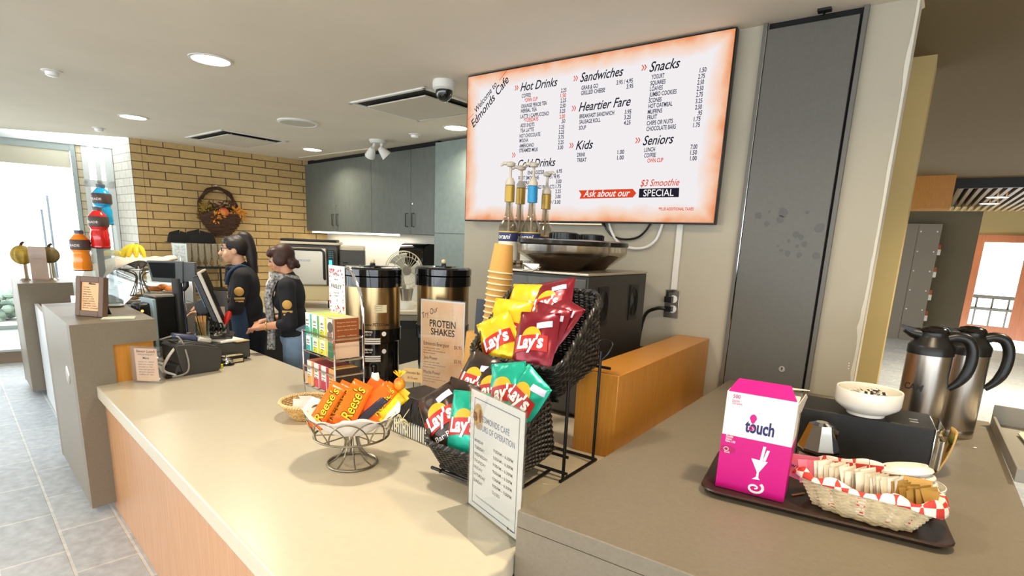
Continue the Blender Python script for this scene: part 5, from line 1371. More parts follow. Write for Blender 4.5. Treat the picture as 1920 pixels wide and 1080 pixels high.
# price card near the candy
pa = VPlane(P(757, 770, ZW)+DA*0.10, P(757, 770, ZW)+DA*0.10+Vector((0.9, -0.35, 0)))
a0 = pa.uv(757, 712); a1 = pa.uv(792, 722); a2 = pa.uv(764, 693)
t = thing('price_card', 'small tan price card on a wire behind the candy bowl', 'card', pa.world(a0[0], ZW), pa.rz)
W_ = a1[0]-a0[0]; zc0 = a0[1]-ZW-0.005; Hc = 0.075
b = MB(); b.box((W_/2, 0, zc0+Hc/2), (W_, 0.003, Hc), rot3(0, math.radians(-4), 0)); cc_ = b.build('card', mat('tan_card', '#d1ae78', 0.6), t, smooth=0)
b = MB(); b.tube([(W_/2, 0.004, 0.0), (W_/2, 0.004, zc0+0.04)], 0.003, 6); b.lathe([(0, 0), (0.03, 0), (0.03, 0.006), (0, 0.008)], 14, (W_/2, 0.004, 0)); b.build('wire_stem', M_blackm, t)
b = MB(); b.text('Chocolate Bar', W_*0.1, zc0+Hc*0.6, W_*0.9, 0.014, y=-0.0022, shear=0.3); b.text('$1.75 each', W_*0.22, zc0+Hc*0.22, W_*0.75, 0.012, y=-0.0022); b.build('card_lettering', M_ink, cc_, smooth=0)
# ================================================================ WIRE RACK WITH WICKER BASKETS
f1 = P(1055, 903, ZW)
def RK(w, d, z): return Vector((w, d, z-ZW))           # rack frame: w to the right, d away, z height
rk = thing('snack_rack', 'black wire display rack with two tilted wicker baskets', 'rack', (f1.x, f1.y, ZW), RC)
M_wire = mat('rack_wire', '#141312', 0.4)
M_wick = mat('black_wicker', '#1d1b18', 0.32, var=0.35, vscale=50)
M_wick2 = mat('black_wicker_light', '#37332d', 0.35, var=0.35, vscale=60)
r_ = 0.0065
for w in (0.0, -0.46):
    b = MB(); b.tube(smooth_path([RK(w, 0.0, ZW+0.006), RK(w, 0.0, 1.02), RK(w, 0.0, 1.16)], 3), r_, 8)
    b.tube([RK(w, 0.24, ZW+0.006), RK(w, 0.24, 1.24)], r_, 8)
    s_ = 1 if w == 0 else -1
    b.tube(smooth_path([RK(w, 0.24, 1.20), RK(w+0.03*s_, 0.25, 1.24), RK(w+0.03*s_, 0.27, 1.275), RK(w-0.02*s_, 0.27, 1.28), RK(w-0.03*s_, 0.25, 1.25)], 6), 0.005, 6)
    b.build('upright', M_wire, rk)
b = MB()
for w in (0.0, -0.46): b.tube([RK(w, -0.02, ZW+0.007), RK(w, 0.27, ZW+0.007)], r_, 8)
b.tube([RK(0.0, 0.27, ZW+0.007), RK(-0.46, 0.27, ZW+0.007)], r_, 8); b.tube([RK(0.0, 0.03, ZW+0.02), RK(-0.46, 0.03, ZW+0.02)], r_, 8)
for w in (-0.08, -0.35):
    b.tube(smooth_path([RK(w, 0.03, ZW+0.014), RK(w, -0.12, ZW+0.007), RK(w, -0.23, ZW+0.007), RK(w, -0.25, ZW+0.03), RK(w, -0.25, 0.815)], 5), r_, 8)
b.build('base_frame', M_wire, rk)
b = MB()
for (d0, z0, d1, z1) in ((-0.33, 0.815, 0.03, 0.865), (0.0, 1.075, 0.34, 1.165)):
    b = MB()
    for w in (-0.08, -0.35): b.tube([RK(w, d0+0.02, z0-0.010), RK(w, d1, z1-0.012)], r_, 8)
    b.tube([RK(-0.06, d0+0.03, z0-0.010), RK(-0.40, d0+0.03, z0-0.010)], r_, 8); b.tube([RK(0.0, d1, z1-0.012), RK(-0.46, d1, z1-0.012)], r_, 8)
    b.build('basket_support', M_wire, rk)
def loop_pt(u, w0, w1, d0, d1, rad=0.05):
    # rounded rectangle by arc length
    W_, D_ = w1-w0, d1-d0; L1, L2, La = W_-2*rad, D_-2*rad, rad*math.pi/2
    tot = 2*(L1+L2)+4*La; s = (u % 1)*tot
    segs = [('l', L1, (w0+rad, d0), (1, 0)), ('a', La, (w1-rad, d0+rad), -90), ('l', L2, (w1, d0+rad), (0, 1)), ('a', La, (w1-rad, d1-rad), 0),
            ('l', L1, (w1-rad, d1), (-1, 0)), ('a', La, (w0+rad, d1-rad), 90), ('l', L2, (w0, d1-rad), (0, -1)), ('a', La, (w0+rad, d0+rad), 180)]
    for k_, L_, p_, q_ in segs:
        if s <= L_ or (k_ == 'a' and q_ == 180):
            if k_ == 'l': return (p_[0]+q_[0]*s, p_[1]+q_[1]*s), (q_[1], -q_[0])
            a = math.radians(q_)+s/rad; return (p_[0]+rad*math.cos(a), p_[1]+rad*math.sin(a)), (math.cos(a), math.sin(a))
        s -= L_
def wicker_basket(parent, name, bot, rim, rows=15, stakes=58, r=0.0044, label=None):
    # bot / rim: (w0, w1, d0, d1, z at d0, z at d1)
    def pt(u, t):
        A = [bot[i]+(rim[i]-bot[i])*t for i in range(6)]
        (w, d), (nw, nd) = loop_pt(u, A[0], A[1], A[2], A[3], 0.03+0.02*t)
        k = (d-A[2])/(A[3]-A[2]); return Vector((w, d, A[4]+(A[5]-A[4])*k-ZW)), Vector((nw, nd, 0))
    n = stakes*3
    b = MB()
    for j in range(rows):
        t = (j+0.3)/rows; pts_ = []
        for i in range(n):
            p_, nn = pt(i/n, t); pts_.append(p_+nn*0.0042*math.cos(math.pi*i/3*1.0+math.pi*j))
        b.cur = j % 3 == 0 and 1 or 0
        b.tube(pts_, r, 5, closed=True)
    bk = b.build(name, [M_wick, M_wick2], parent)
    b = MB()
    for i in range(stakes):
        b.tube([pt((i+0.5)/stakes, t)[0] for t in (0.0, 0.35, 0.7, 1.0)], 0.0042, 5)
    b.build('stake', M_wick, bk)
    b = MB()
    for ph in range(3):
        pts_ = []
        m_ = 150
        for i in range(m_):
            p_, nn = pt(i/m_, 1.0); a = 2*math.pi*(i/m_*34)+ph*2*math.pi/3
            pts_.append(p_+nn*0.0062*math.cos(a)+Vector((0, 0, 0.0062*math.sin(a))))
        b.cur = 1 if ph == 0 else 0
        b.tube(pts_, 0.0062, 6, closed=True)
    b.build('braided_rim', [M_wick, M_wick2], bk)
    b = MB()
    for j in range(16):
        k = j/15
        q0 = bot[2]+(bot[3]-bot[2])*k; z_ = bot[4]+(bot[5]-bot[4])*k-ZW
        b.tube([(bot[0]+0.005, q0, z_), (bot[1]-0.005, q0, z_)], 0.0085, 5)
    b.build('woven_base', M_wick, bk)
    return bk
wicker_basket(rk, 'upper_basket', (-0.41, -0.045, 0.0, 0.33, 1.085, 1.175), (-0.445, -0.012, -0.06, 0.245, 1.205, 1.470), rows=26)
wicker_basket(rk, 'lower_basket', (-0.36, -0.055, -0.30, 0.03, 0.825, 0.875), (-0.395, -0.03, -0.36, -0.06, 0.93, 1.15), rows=23)
# ---------------------------------------------------------------- crisp bags
def rk_ray(x, y, d):                      # point of the sight line on the rack's upright plane at depth d
    pl_ = VPlane(f1+Vector((DA.x, DA.y, 0))*d - Vector((DC.x, DC.y, 0)), f1+Vector((DA.x, DA.y, 0))*d + Vector((DC.x, DC.y, 0)))
    return pl_.pt(x, y)
M_red = mat('logo_red', '#b3261e', 0.35); M_sun = mat('logo_sun', '#f2a61d', 0.35); M_logow = mat('logo_white', '#f6f2ea', 0.4); M_strip = mat('logo_strip', '#c8c6dc', 0.35)
def chip_bag(label, col, pos, tilt, lean, yaw=0.0, w=0.185, h=0.25, seed=0, extra=None, strip=True, col2=None, group='crisp bags in the wicker baskets'):
    t = thing('crisp_bag', label, 'crisp bag', pos, 0, group)
    R = Matrix.Rotation(RC+yaw, 4, 'Z') @ Matrix.Rotation(-tilt, 4, 'X') @ Matrix.Rotation(lean, 4, 'Y')
    t.rotation_euler = R.to_euler()
    def T(x, z):
        a = max(0, 1-abs(2*x/w)**2.4); c_ = max(0, 1-abs(2*z/h)**3.0)
        base = 0.032*(a**0.75)*(c_**0.8)
        n_ = noise.noise(Vector((x*26+seed*7.1, z*20, seed)))*0.5+noise.noise(Vector((x*60, z*48+seed*3, seed)))*0.25
        crease = 0.006*n_*(0.35+0.65*min(1, (abs(2*z/h)**1.5+abs(2*x/w)**2)))*(a**0.35)*(1 if abs(z) < h*0.47 else 0.3)
        return base+crease*1.2
    def front(x, z): return (x, -T(x, z)-0.0012, z)
    b = MB()
    def fw_(u, v): x, z = (u-0.5)*w*(1-0.03*math.cos(2*math.pi*v)), (v-0.5)*h; return (x, -T((u-0.5)*w, z)-0.0003, z)
    def bk_(u, v): x, z = (u-0.5)*w*(1-0.03*math.cos(2*math.pi*v)), (v-0.5)*h; return (-x, T((0.5-u)*w, z)*0.9+0.0003, z)
    b.grid(fw_, 26, 30); b.grid(bk_, 26, 30)
    bag = b.build('pouch', mat('foil_'+col[1:], col, 0.24, 0.35, var=0.12, vscale=9, color2=col2), t, smooth=70)
    b = MB()
    for s_ in (-1, 1):
        for k in range(5):
            z = s_*(h*0.5-0.004-0.003*k); b.tube([(-w*0.49, -0.003, z), (w*0.49, -0.003, z)], 0.0011, 4)
    b.build('crimp', mat('foil_'+col[1:]), bag)
    def ell(cx, cz, rx, rz, off, rot=0.0, n=16, band=None):
        b = MB(); c_, s_ = math.cos(rot), math.sin(rot)
        def g(u, v):
            X = (2*u-1)*rx; Z = (2*v-1)*rz*math.sqrt(max(0.0001, 1-(2*u-1)**2*0.999)) if band is None else (2*v-1)*rz+band*(2*u-1)**2
            x, z = cx+X*c_-Z*s_, cz+X*s_+Z*c_; p = front(x, z); return (p[0], p[1]-off, p[2])
        b.grid(g, n, 8); return b
    ell(0, 0.012, 0.046, 0.046, 0.0012).build('sun_disc', M_sun, bag)
    ell(0, -0.004, 0.072, 0.030, 0.0022, 0.10, band=-0.006).build('logo_banner', M_red, bag)
    b = MB(); b.text("Lay's", -0.058, -0.030, 0.060, 0.050, shear=0.15, bold=0.035, rot=0.10, fn=lambda X, Z: (lambda p: (p[0], p[1]-0.0034, p[2]))(front(X, Z)))
    b.build('logo_lettering', M_logow, bag, smooth=0)
    if strip:
        ell(0.045, 0.068, 0.030, 0.012, 0.0012, 0.25, band=0).build('flavour_strip', M_strip, bag)
    if extra:
        b = MB(); b.text(extra, -0.05, -0.078, 0.055, 0.02, bold=0.01, fn=lambda X, Z: (lambda p: (p[0], p[1]-0.0014, p[2]))(front(X, Z))); b.build('flavour_lettering', M_logow, bag, smooth=0)
    return t
rdg = math.radians
MAR, YEL, BLK, TEA = '#6e1420', '#f0b90f', '#2c2420', '#109a7e'
MAR2, YEL2, BLK2, TEA2 = '#8e2230', '#f7d23a', '#4a3a30', '#2ab89a'
bags = [  # label, colours, px, py, depth d, tilt, lean, yaw, w, h, extra, strip
 ('maroon crisp bag at the back right corner of the upper basket', MAR, MAR2, 1030, 575, 0.185, 36, -16, -8, 0.20, 0.26, None, True),
 ('yellow crisp bag at the back of the upper basket', YEL, YEL2, 985, 583, 0.18, 30, -4, 4, 0.185, 0.25, None, False),
 ('maroon crisp bag third from the front of the upper basket', MAR, MAR2, 1036, 610, 0.125, 32, 18, -10, 0.19, 0.24, None, True),
 ('yellow crisp bag in the middle of the upper basket', YEL, YEL2, 950, 618, 0.10, 24, 2, 8, 0.185, 0.26, None, False),
 ('maroon crisp bag directly behind the front maroon bag', MAR, MAR2, 1018, 626, 0.065, 26, 6, -6, 0.185, 0.24, None, True),
 ('yellow crisp bag tipping left at the front of the upper basket', YEL, YEL2, 936, 640, 0.035, 20, -30, 6, 0.165, 0.22, None, False),
 ('maroon crisp bag at the very front of the upper basket', MAR, MAR2, 1003, 644, 0.0, 20, -5, -4, 0.19, 0.245, None, True),
 ('black crisp bag at the back left of the lower basket', BLK, BLK2, 893, 718, -0.11, 22, 10, -4, 0.185, 0.235, None, True),
 ('black crisp bag half hidden under the upper basket', BLK, BLK2, 925, 735, -0.13, 22, -10, 0, 0.17, 0.22, None, True),
 ('teal crisp bag with a pointed top at the back of the lower basket', TEA, TEA2, 950, 738, -0.15, 18, -14, -6, 0.17, 0.23, None, False),
 ('teal crisp bag folded over at the right of the lower basket', TEA, TEA2, 984, 748, -0.17, 20, 24, -14, 0.165, 0.20, None, True),
 ('black crisp bag in the middle row of the lower basket', BLK, BLK2, 862, 768, -0.19, 18, 6, 4, 0.175, 0.22, None, False),
 ('black Bar-B-Q crisp bag at the front left of the lower basket', BLK, BLK2, 832, 785, -0.275, 20, -38, 8, 0.17, 0.235, 'Bar·B·Q', True),
 ('teal crisp bag right behind the hours sign', TEA, TEA2, 878, 797, -0.285, 16, -6, 0, 0.175, 0.24, None, False)]
for i, (lab, c1_, c2_, px, py, d, ti, le, ya, w_, h_, ex, st) in enumerate(bags):
    chip_bag(lab, c1_, rk_ray(px, py, d), rdg(ti), rdg(le), rdg(ya), w_, h_, i+1, ex, st, c2_, 'crisp bags in the upper basket' if i < 7 else 'crisp bags in the lower basket')

# ================================================================ CANDY BOWL
bcx = P(661, 868, ZW)
cb = thing('wire_pedestal_bowl', 'nickel wire pedestal bowl holding chocolate bars', 'bowl', bcx, 0.2)
M_nick = mat('nickel_wire', '#8d8471', 0.3, 0.9)
b = MB(); R0 = 0.094
b.tube([(R0*math.cos(a), R0*math.sin(a), 0.005) for a in [2*math.pi*k/48 for k in range(48)]], 0.0055, 8, closed=True); b.build('foot_ring', M_nick, cb)
b = MB()
for k in range(8):
    a = 2*math.pi*k/8+0.2
    prof = [(R0, 0.006), (0.062, 0.025), (0.036, 0.06), (0.026, 0.095), (0.026, 0.118)]
    b.tube(smooth_path([(r_*math.cos(a), r_*math.sin(a), z) for r_, z in prof], 5), 0.0034, 6)
b.build('stem_wires', M_nick, cb)
RP, ZP, RR, ZR = 0.142, 0.122, 0.172, 0.215
b = MB(); b.tube([(RP*math.cos(a), RP*math.sin(a), ZP) for a in [2*math.pi*k/56 for k in range(56)]], 0.0045, 8, closed=True)
for k in range(4): a = math.pi*k/4; b.tube([(RP*math.cos(a), RP*math.sin(a), ZP-0.002), (-RP*math.cos(a), -RP*math.sin(a), ZP-0.002)], 0.0028, 6)
b.build('plate_ring', M_nick, cb)
b = MB()
NL = 12
for k in range(NL):
    a0 = 2*math.pi*k/NL; wd = 2*math.pi/NL*1.0
    pts_ = []
    for i in range(25):
        s = i/24; an = a0-wd+2*wd*s; hgt = math.sin(math.pi*s)**0.6
        r_ = RP+(RR-RP)*hgt; pts_.append((r_*math.cos(an), r_*math.sin(an), ZP+(ZR-ZP)*hgt))
    b.tube(pts_, 0.0028, 6)
b.build('loop_wires', M_nick, cb)
# paper liner, top level, lies in the bowl
def liner(u, v):
    a = 2*math.pi*u; n_ = noise.noise(Vector((math.cos(a)*2, math.sin(a)*2, v*2)))
    r_ = 0.02+0.140*v**0.7+0.05*max(0, math.cos(a-2.6))*max(0, v-0.8)/0.2*0.6+0.05*max(0, math.cos(a-5.9))*max(0, v-0.8)/0.2*0.6
    r_ += 0.006*n_
    pk = 0.022*max(0, math.sin(4*a+0.7))+0.012*noise.noise(Vector((math.cos(a)*4, math.sin(a)*4, 3)))
    z = 0.128+0.092*v**1.6+(pk*v**4)
    return (r_*math.cos(a), r_*math.sin(a), z)
b = MB(); b.grid(liner, 90, 14, closed_u=True)
ln = b.build('napkin_liner', mat('napkin_paper', '#efe6dc', 0.85, bump=0.3, bscale=40), loc=bcx, rz=0.2, mods=[('SOLID', 0.0016)]); tag(ln, 'crumpled white napkin liner in the wire bowl', 'napkin')
def bowl_ray(x, y, back):        # sight line point on an upright plane through the bowl, pushed back
    o_ = Vector((bcx.x, bcx.y, 0)); dr = o_.normalized(); pr_ = Vector((dr.y, -dr.x, 0))
    return VPlane(o_+dr*back-pr_, o_+dr*back+pr_).pt(x, y)
byaw = math.atan2(-bcx.x, bcx.y)
def candy(label, px, py, back_, L, W_, T_, lean, tilt, yaw, col, word=None, wcol=None, ocol=None, shape='bar'):
    t = thing('chocolate_bar', label, 'chocolate bar', bowl_ray(px, py+13, back_), 0, 'chocolate bars in the wire bowl')
    t.rotation_euler = (Matrix.Rotation(byaw+yaw, 4, 'Z') @ Matrix.Rotation(-tilt, 4, 'X') @ Matrix.Rotation(lean, 4, 'Y')).to_euler()
    def T(x, z): return T_*0.5*(max(0, 1-abs(2*x/W_)**5)**0.5)*(max(0, 1-abs(2*z/L)**8)**0.5)+0.001+0.0012*noise.noise(Vector((x*70, z*50, px)))
    b = MB(); b.grid(lambda u, v: ((u-0.5)*W_, -T((u-0.5)*W_, (v-0.5)*L), (v-0.5)*L), 12, 22); b.grid(lambda u, v: ((0.5-u)*W_, T((0.5-u)*W_, (v-0.5)*L), (v-0.5)*L), 12, 22)
    for s_ in (-1, 1): b.box((0, 0, s_*(L*0.5+0.006)), (W_*0.96, 0.0016, 0.014))
    w_ = b.build('wrapper', mat('wrap_'+col[1:], col, 0.3, var=0.05, vscale=20), t, smooth=60)
    if word:
        for (cc, bo, off) in ((ocol, 0.055, 0.0008), (wcol, 0.012, 0.0016)):
            if cc is None: continue
            b = MB(); b.text(word, -L*0.42, -W_*0.24, L*0.42, W_*0.50, shear=0.2, bold=bo, fn=lambda X, Z: (-Z*1.0, -T(-Z, X)-off, X))
            b.build('wrapper_lettering', mat('wl_'+cc[1:], cc, 0.4), w_, smooth=0)
    return t
ORG, YW, BRN = '#f06a10', '#f7c81e', '#4a1f12'
candy('orange peanut butter bar leaning at the left of the wire bowl', 613, 747, 0.005, 0.17, 0.062, 0.016, rdg(28), rdg(32), rdg(-6), ORG, "Reese's", YW, BRN)
candy('orange peanut butter bar behind the left one', 632, 745, 0.035, 0.17, 0.06, 0.016, rdg(26), rdg(30), rdg(-4), ORG, "Reese's", YW, BRN)
candy('large orange peanut butter bar facing front in the wire bowl', 662, 744, -0.005, 0.165, 0.082, 0.016, rdg(30), rdg(30), rdg(6), ORG, "Reese's", YW, BRN)
candy('orange wrapped bar at the back of the wire bowl', 690, 731, 0.05, 0.15, 0.07, 0.016, rdg(36), rdg(24), 0, '#ee5a12')
candy('orange wrapped bar lying to the right rear of the wire bowl', 703, 735, 0.035, 0.14, 0.06, 0.016, rdg(52), rdg(28), 0, '#f26414')
candy('slim dark blue chocolate bar in the wire bowl', 697, 757, 0.0, 0.15, 0.034, 0.016, rdg(48), rdg(40), 0, '#2c2a3a')
candy('orange and yellow bar leaning right in the wire bowl', 718, 741, 0.03, 0.15, 0.056, 0.016, rdg(38), rdg(28), rdg(8), '#f07a18', "Reese's", YW, BRN)
candy('yellow wrapped bar at the right rim of the wire bowl', 733, 747, 0.03, 0.13, 0.055, 0.018, rdg(56), rdg(34), rdg(10), '#f3c416')
candy('second yellow wrapped bar at the right rim, further back', 741, 742, 0.06, 0.12, 0.05, 0.018, rdg(44), rdg(30), rdg(10), '#f6d130')
t = thing('wrapped_lollipop', 'red and yellow wrapped sweet on top of the yellow bars', 'sweet', bowl_ray(749, 720, 0.06))
b = MB(); b.ball((0, 0, 0), (0.024, 0.02, 0.028), 14, 10); b.build('sweet', mat('sweet_red', '#cf3a22', 0.3, var=0.3, vscale=30, color2='#e8b02a'), t)
b = MB()
for k in range(9):
    a = 2*math.pi*k/9; b.face([(0, 0, 0.026), (0.026*math.cos(a), 0.02*math.sin(a), 0.05), (0.026*math.cos(a+0.5), 0.02*math.sin(a+0.5), 0.055)])
b.build('twist', mat('sweet_yellow', '#f0bc20', 0.4), t, smooth=0)
t = thing('napkin_corner', 'upright folded paper napkin corner behind the orange bars', 'napkin', bowl_ray(704, 725, 0.085))
b = MB(); b.grid(lambda u, v: ((u-0.5)*0.10*(1-v*0.75)*(1-0.35*(1-v)), -0.012*math.sin(u*math.pi), -0.09+0.15*v), 10, 10); b.build('sheet', mat('napkin_paper'), t, mods=[('SOLID', 0.0015)])
# small wicker basket with sachets, half behind the bowl
wb = (P(533, 762, ZW)+P(580, 797, ZW))/2
wbc = P(578, 782, ZW)
t = thing('small_wicker_basket', 'small tan wicker basket behind the wire bowl', 'basket', wbc, 0.3)
M_tan = mat('tan_wicker', '#c19a5c', 0.6, var=0.25, vscale=60)
b = MB()
for j in range(10):
    s = j/9; r_ = 0.07+0.055*s
    b.tube([((r_+0.003*math.cos(a*22+math.pi*j))*math.cos(a), (r_+0.003*math.cos(a*22+math.pi*j))*math.sin(a), 0.006+0.075*s) for a in [2*math.pi*k/132 for k in range(132)]], 0.0045, 5, closed=True)
wv = b.build('woven_side', M_tan, t)
b = MB(); b.lathe([(0, 0.004), (0.07, 0.004)], 32); b.build('base', M_tan, t)
b = MB()
for ph in range(2): b.tube([((0.127+0.005*math.cos(a*30+ph*3.14))*math.cos(a), (0.127+0.005*math.cos(a*30+ph*3.14))*math.sin(a), 0.084+0.005*math.sin(a*30+ph*3.14)) for a in [2*math.pi*k/160 for k in range(160)]], 0.005, 5, closed=True)
b.build('rim', mat('pale_wicker', '#dcc08a', 0.6), t)
for k, (dx_, dy_, a, lab) in enumerate(((-0.02, -0.035, 0.4, 'pink printed sachet at the front of the small wicker basket'), (0.03, -0.01, -0.3, 'folded pink sachet leaning in the small wicker basket'), (-0.01, 0.04, 0.9, 'white sachet at the back of the small wicker basket'))):
    s_ = thing('sugar_sachet', lab, 'sachet', wbc+Vector((dx_, dy_, 0.068)), a, 'sachets in the small wicker basket')
    s_.rotation_euler = (rdg(-62), 0.2, a)
    b = MB(); b.grid(lambda u, v: ((u-0.5)*0.075, -0.006*math.sin(u*math.pi)*math.sin(v*math.pi), (v-0.5)*0.09), 8, 8); b.grid(lambda u, v: ((0.5-u)*0.075, 0.006*math.sin(u*math.pi)*math.sin(v*math.pi), (v-0.5)*0.09), 8, 8)
    b.build('packet', mat('sachet_%d' % (k % 2), ['#edd9d6', '#f2ece4'][k % 2], 0.6), s_)
# black gift basket with striped base
ga, gb = P(733, 808, ZW), P(835, 852, ZW)
GB = VPlane(ga, gb); Lg = (gb-ga).length
t = thing('gift_hamper', 'dark woven hamper with black and white striped base and cream bow', 'hamper', ga, GB.rz)
M_cello = clear_mat('cellophane', '#e8e6e4', 0.08, 0.16)
Dg = 0.20
m_st = bpy.data.materials.new('striped_card'); m_st.use_nodes = True
nt = m_st.node_tree; tc_ = nt.nodes.new('ShaderNodeTexCoord'); sx_ = nt.nodes.new('ShaderNodeSeparateXYZ'); nt.links.new(tc_.outputs['Object'], sx_.inputs[0])
ad_ = nt.nodes.new('ShaderNodeMath'); ad_.operation = 'ADD'; nt.links.new(sx_.outputs['X'], ad_.inputs[0]); nt.links.new(sx_.outputs['Y'], ad_.inputs[1])
mu_ = nt.nodes.new('ShaderNodeMath'); mu_.operation = 'MULTIPLY'; mu_.inputs[1].default_value = 62; nt.links.new(ad_.outputs[0], mu_.inputs[0])
fr_ = nt.nodes.new('ShaderNodeMath'); fr_.operation = 'FRACT'; nt.links.new(mu_.outputs[0], fr_.inputs[0])
gt_ = nt.nodes.new('ShaderNodeMath'); gt_.operation = 'GREATER_THAN'; gt_.inputs[1].default_value = 0.45; nt.links.new(fr_.outputs[0], gt_.inputs[0])
mx_ = nt.nodes.new('ShaderNodeMix'); mx_.data_type = 'RGBA'; mx_.inputs['A'].default_value = hexc('#2d2528'); mx_.inputs['B'].default_value = hexc('#e9e2cc'); nt.links.new(gt_.outputs[0], mx_.inputs['Factor'])
nt.links.new(mx_.outputs['Result'], nt.nodes['Principled BSDF'].inputs['Base Color']); nt.nodes['Principled BSDF'].inputs['Roughness'].default_value = 0.5
b = MB(); b.prism([(0, 0), (Lg, 0), (Lg, Dg), (0, Dg)], 0, 0.075); b.build('striped_base', m_st, t, bevel=0.012)
b = MB(); rg = random.Random(8)
HT = 0.185
for k in range(44):
    u = k/43; x = 0.008+(Lg-0.016)*u
    b.tube([(x, 0.012, 0.076), (x+rg.uniform(-0.008, 0.008), 0.002, 0.11), (x+rg.uniform(-0.01, 0.01), 0.004+rg.uniform(-0.003, 0.003), 0.15), (x+rg.uniform(-0.012, 0.012), 0.012, HT)], 0.0048, 5)
for sx in (0.008, Lg-0.008):
    for k in range(22):
        y = 0.012+(Dg-0.024)*k/21; b.tube([(sx, y, 0.076), (sx+rg.uniform(-0.006, 0.006), y, 0.13), (sx, y+rg.uniform(-0.008, 0.008), HT)], 0.0048, 5)
for k in range(30):
    x = 0.008+(Lg-0.016)*k/29; b.tube([(x, Dg-0.01, 0.076), (x, Dg-0.006, HT)], 0.005, 5)
b.build('woven_twigs', mat('hamper_twig', '#2e2723', 0.5, var=0.4, vscale=50), t)
b = MB(); b.prism([(0.012, 0.014), (Lg-0.012, 0.014), (Lg-0.012, Dg-0.014), (0.012, Dg-0.014)], 0.074, 0.17); b.build('dark_lining', M_blackm, t, smooth=0)
b = MB(); b.prism([(0.008, 0.01), (Lg-0.008, 0.01), (Lg-0.008, Dg-0.008), (0.008, Dg-0.008)], HT, HT+0.008); b.build('lid', mat('hamper_twig'), t, bevel=0.003)
M_bow = mat('bow_ribbon', '#ddd3a4', 0.5)
b = MB(); c_ = Vector((Lg*0.26, -0.012, 0.078))
for s_ in (-1, 1):
    b.grid(lambda u, v: (c_.x+s_*0.045*math.sin(math.pi*u)*1.0, c_.y-0.012*math.sin(2*math.pi*u), c_.z+0.010*(v-0.5)+0.016*math.sin(2*math.pi*u)*s_), 14, 2)
    b.grid(lambda u, v: (c_.x+s_*0.05*u, c_.y-0.004, c_.z-0.055*u+0.009*(v-0.5)), 6, 2); b.grid(lambda u, v: (c_.x+s_*0.06*u, c_.y-0.004, c_.z+0.07*u+0.007*(v-0.5)), 6, 2)
b.ball(c_, 0.009, 10, 8)
b.build('bow', M_bow, t, mods=[('SOLID', 0.0014)])

# ================================================================ PAPER CUPS
M_kraft = mat('kraft_cup', '#c99a4e', 0.6, var=0.10, vscale=60, stretch=(30, 30, 0.6), color2='#b5823a')
M_rim = mat('cup_rim', '#dccaa0', 0.5)
cq = np.array([0, 0]); cd_ = 2.5
_c = ray(931, 575); _k = cd_/math.hypot(_c.x, _c.y); cbase = Vector((_c.x*_k, _c.y*_k, ZW))
_t = ray(945, 458); _k2 = cd_/math.hypot(_t.x, _t.y); ctop = Vector((_t.x*_k2, _t.y*_k2, CAM_H+_t.z*_k2))
HC, PITCHC = 0.128, 0.0262
axis = (ctop-Vector((_c.x*_k, _c.y*_k, CAM_H+_c.z*_k))).normalized()
nC = 37
cproto = None
ords = ['topmost'] + ['%s from the top' % w for w in ('second', 'third', 'fourth', 'fifth', 'sixth', 'seventh', 'eighth', 'ninth', 'tenth', 'eleventh', 'twelfth', 'thirteenth', 'fourteenth', 'fifteenth', 'sixteenth')]
tq = axis.to_track_quat('Z', 'Y').to_euler()
nC = int((ctop.z-ZW-HC*1.0)/PITCHC/axis.z)+1
for k in range(min(nC, 40)):
    p = ctop-axis*(HC+k*PITCHC)
    if p.z < ZW+0.002: break
    lab = 'upturned kraft paper cup, %s in the tall leaning stack' % ords[k] if k < len(ords) else 'upturned kraft paper cup low in the tall leaning stack behind the crisp bags'
    if cproto is None:
        cproto = thing('paper_cup', lab, 'paper cup', p, 0, 'upturned paper cups in the tall stack'); cproto.rotation_euler = tq
        b = MB(); b.lathe([(0.0543, 0.003), (0.0415, HC-0.004), (0.040, HC), (0.038, HC-0.003), (0.0, HC-0.004)], 36); b.build('cup_wall', M_kraft, cproto)
        b = MB(); b.tube([(0.0555*math.cos(a), 0.0555*math.sin(a), 0.003) for a in [2*math.pi*i/36 for i in range(36)]], 0.0034, 6, closed=True); b.build('rolled_rim', M_rim, cproto)
        for s_ in (0.5, -0.35):
            b = MB()
            for j in range(7):
                a = -math.pi/2+s_+0.05*math.sin(j); r_ = 0.0500-0.0018*j*0.8; z = 0.036+j*0.011
                for q_ in (-1, 1):
                    b.face([((r_+0.001)*math.cos(a), (r_+0.001)*math.sin(a), z), ((r_+0.001)*math.cos(a+q_*0.09), (r_+0.001)*math.sin(a+q_*0.09), z+0.006), ((r_+0.0006)*math.cos(a+q_*0.12), (r_+0.0006)*math.sin(a+q_*0.12), z+0.010), ((r_+0.001)*math.cos(a+q_*0.04), (r_+0.001)*math.sin(a+q_*0.04), z+0.007)])
            b.build('leaf_print', mat('leaf_green', '#7f8a35', 0.7), cproto, smooth=0)
    else:
        n_ = dup(cproto, p, label=lab); n_.rotation_euler = tq
# cup stack holder: slim dark back board
hb_ = Vector((cbase.x, cbase.y, 0))
hd = thing('cup_holder', 'slim dark holder board behind the leaning paper cup stack', 'holder', (ctop.x-axis.x*0.9+0.0, ctop.y+0.065, ZW), -0.05)
b = MB(); b.xprism([(-0.075, 0), (0.055, 0), (0.065, 0.62), (-0.045, 0.62)], 0.0, 0.012); b.build('back_board', mat('holder_dark', '#2a2c33', 0.35), hd, bevel=0.003)
b = MB(); b.span(-0.09, 0.06, -0.05, 0.03, 0, 0.008); b.build('foot', mat('holder_dark'), hd)
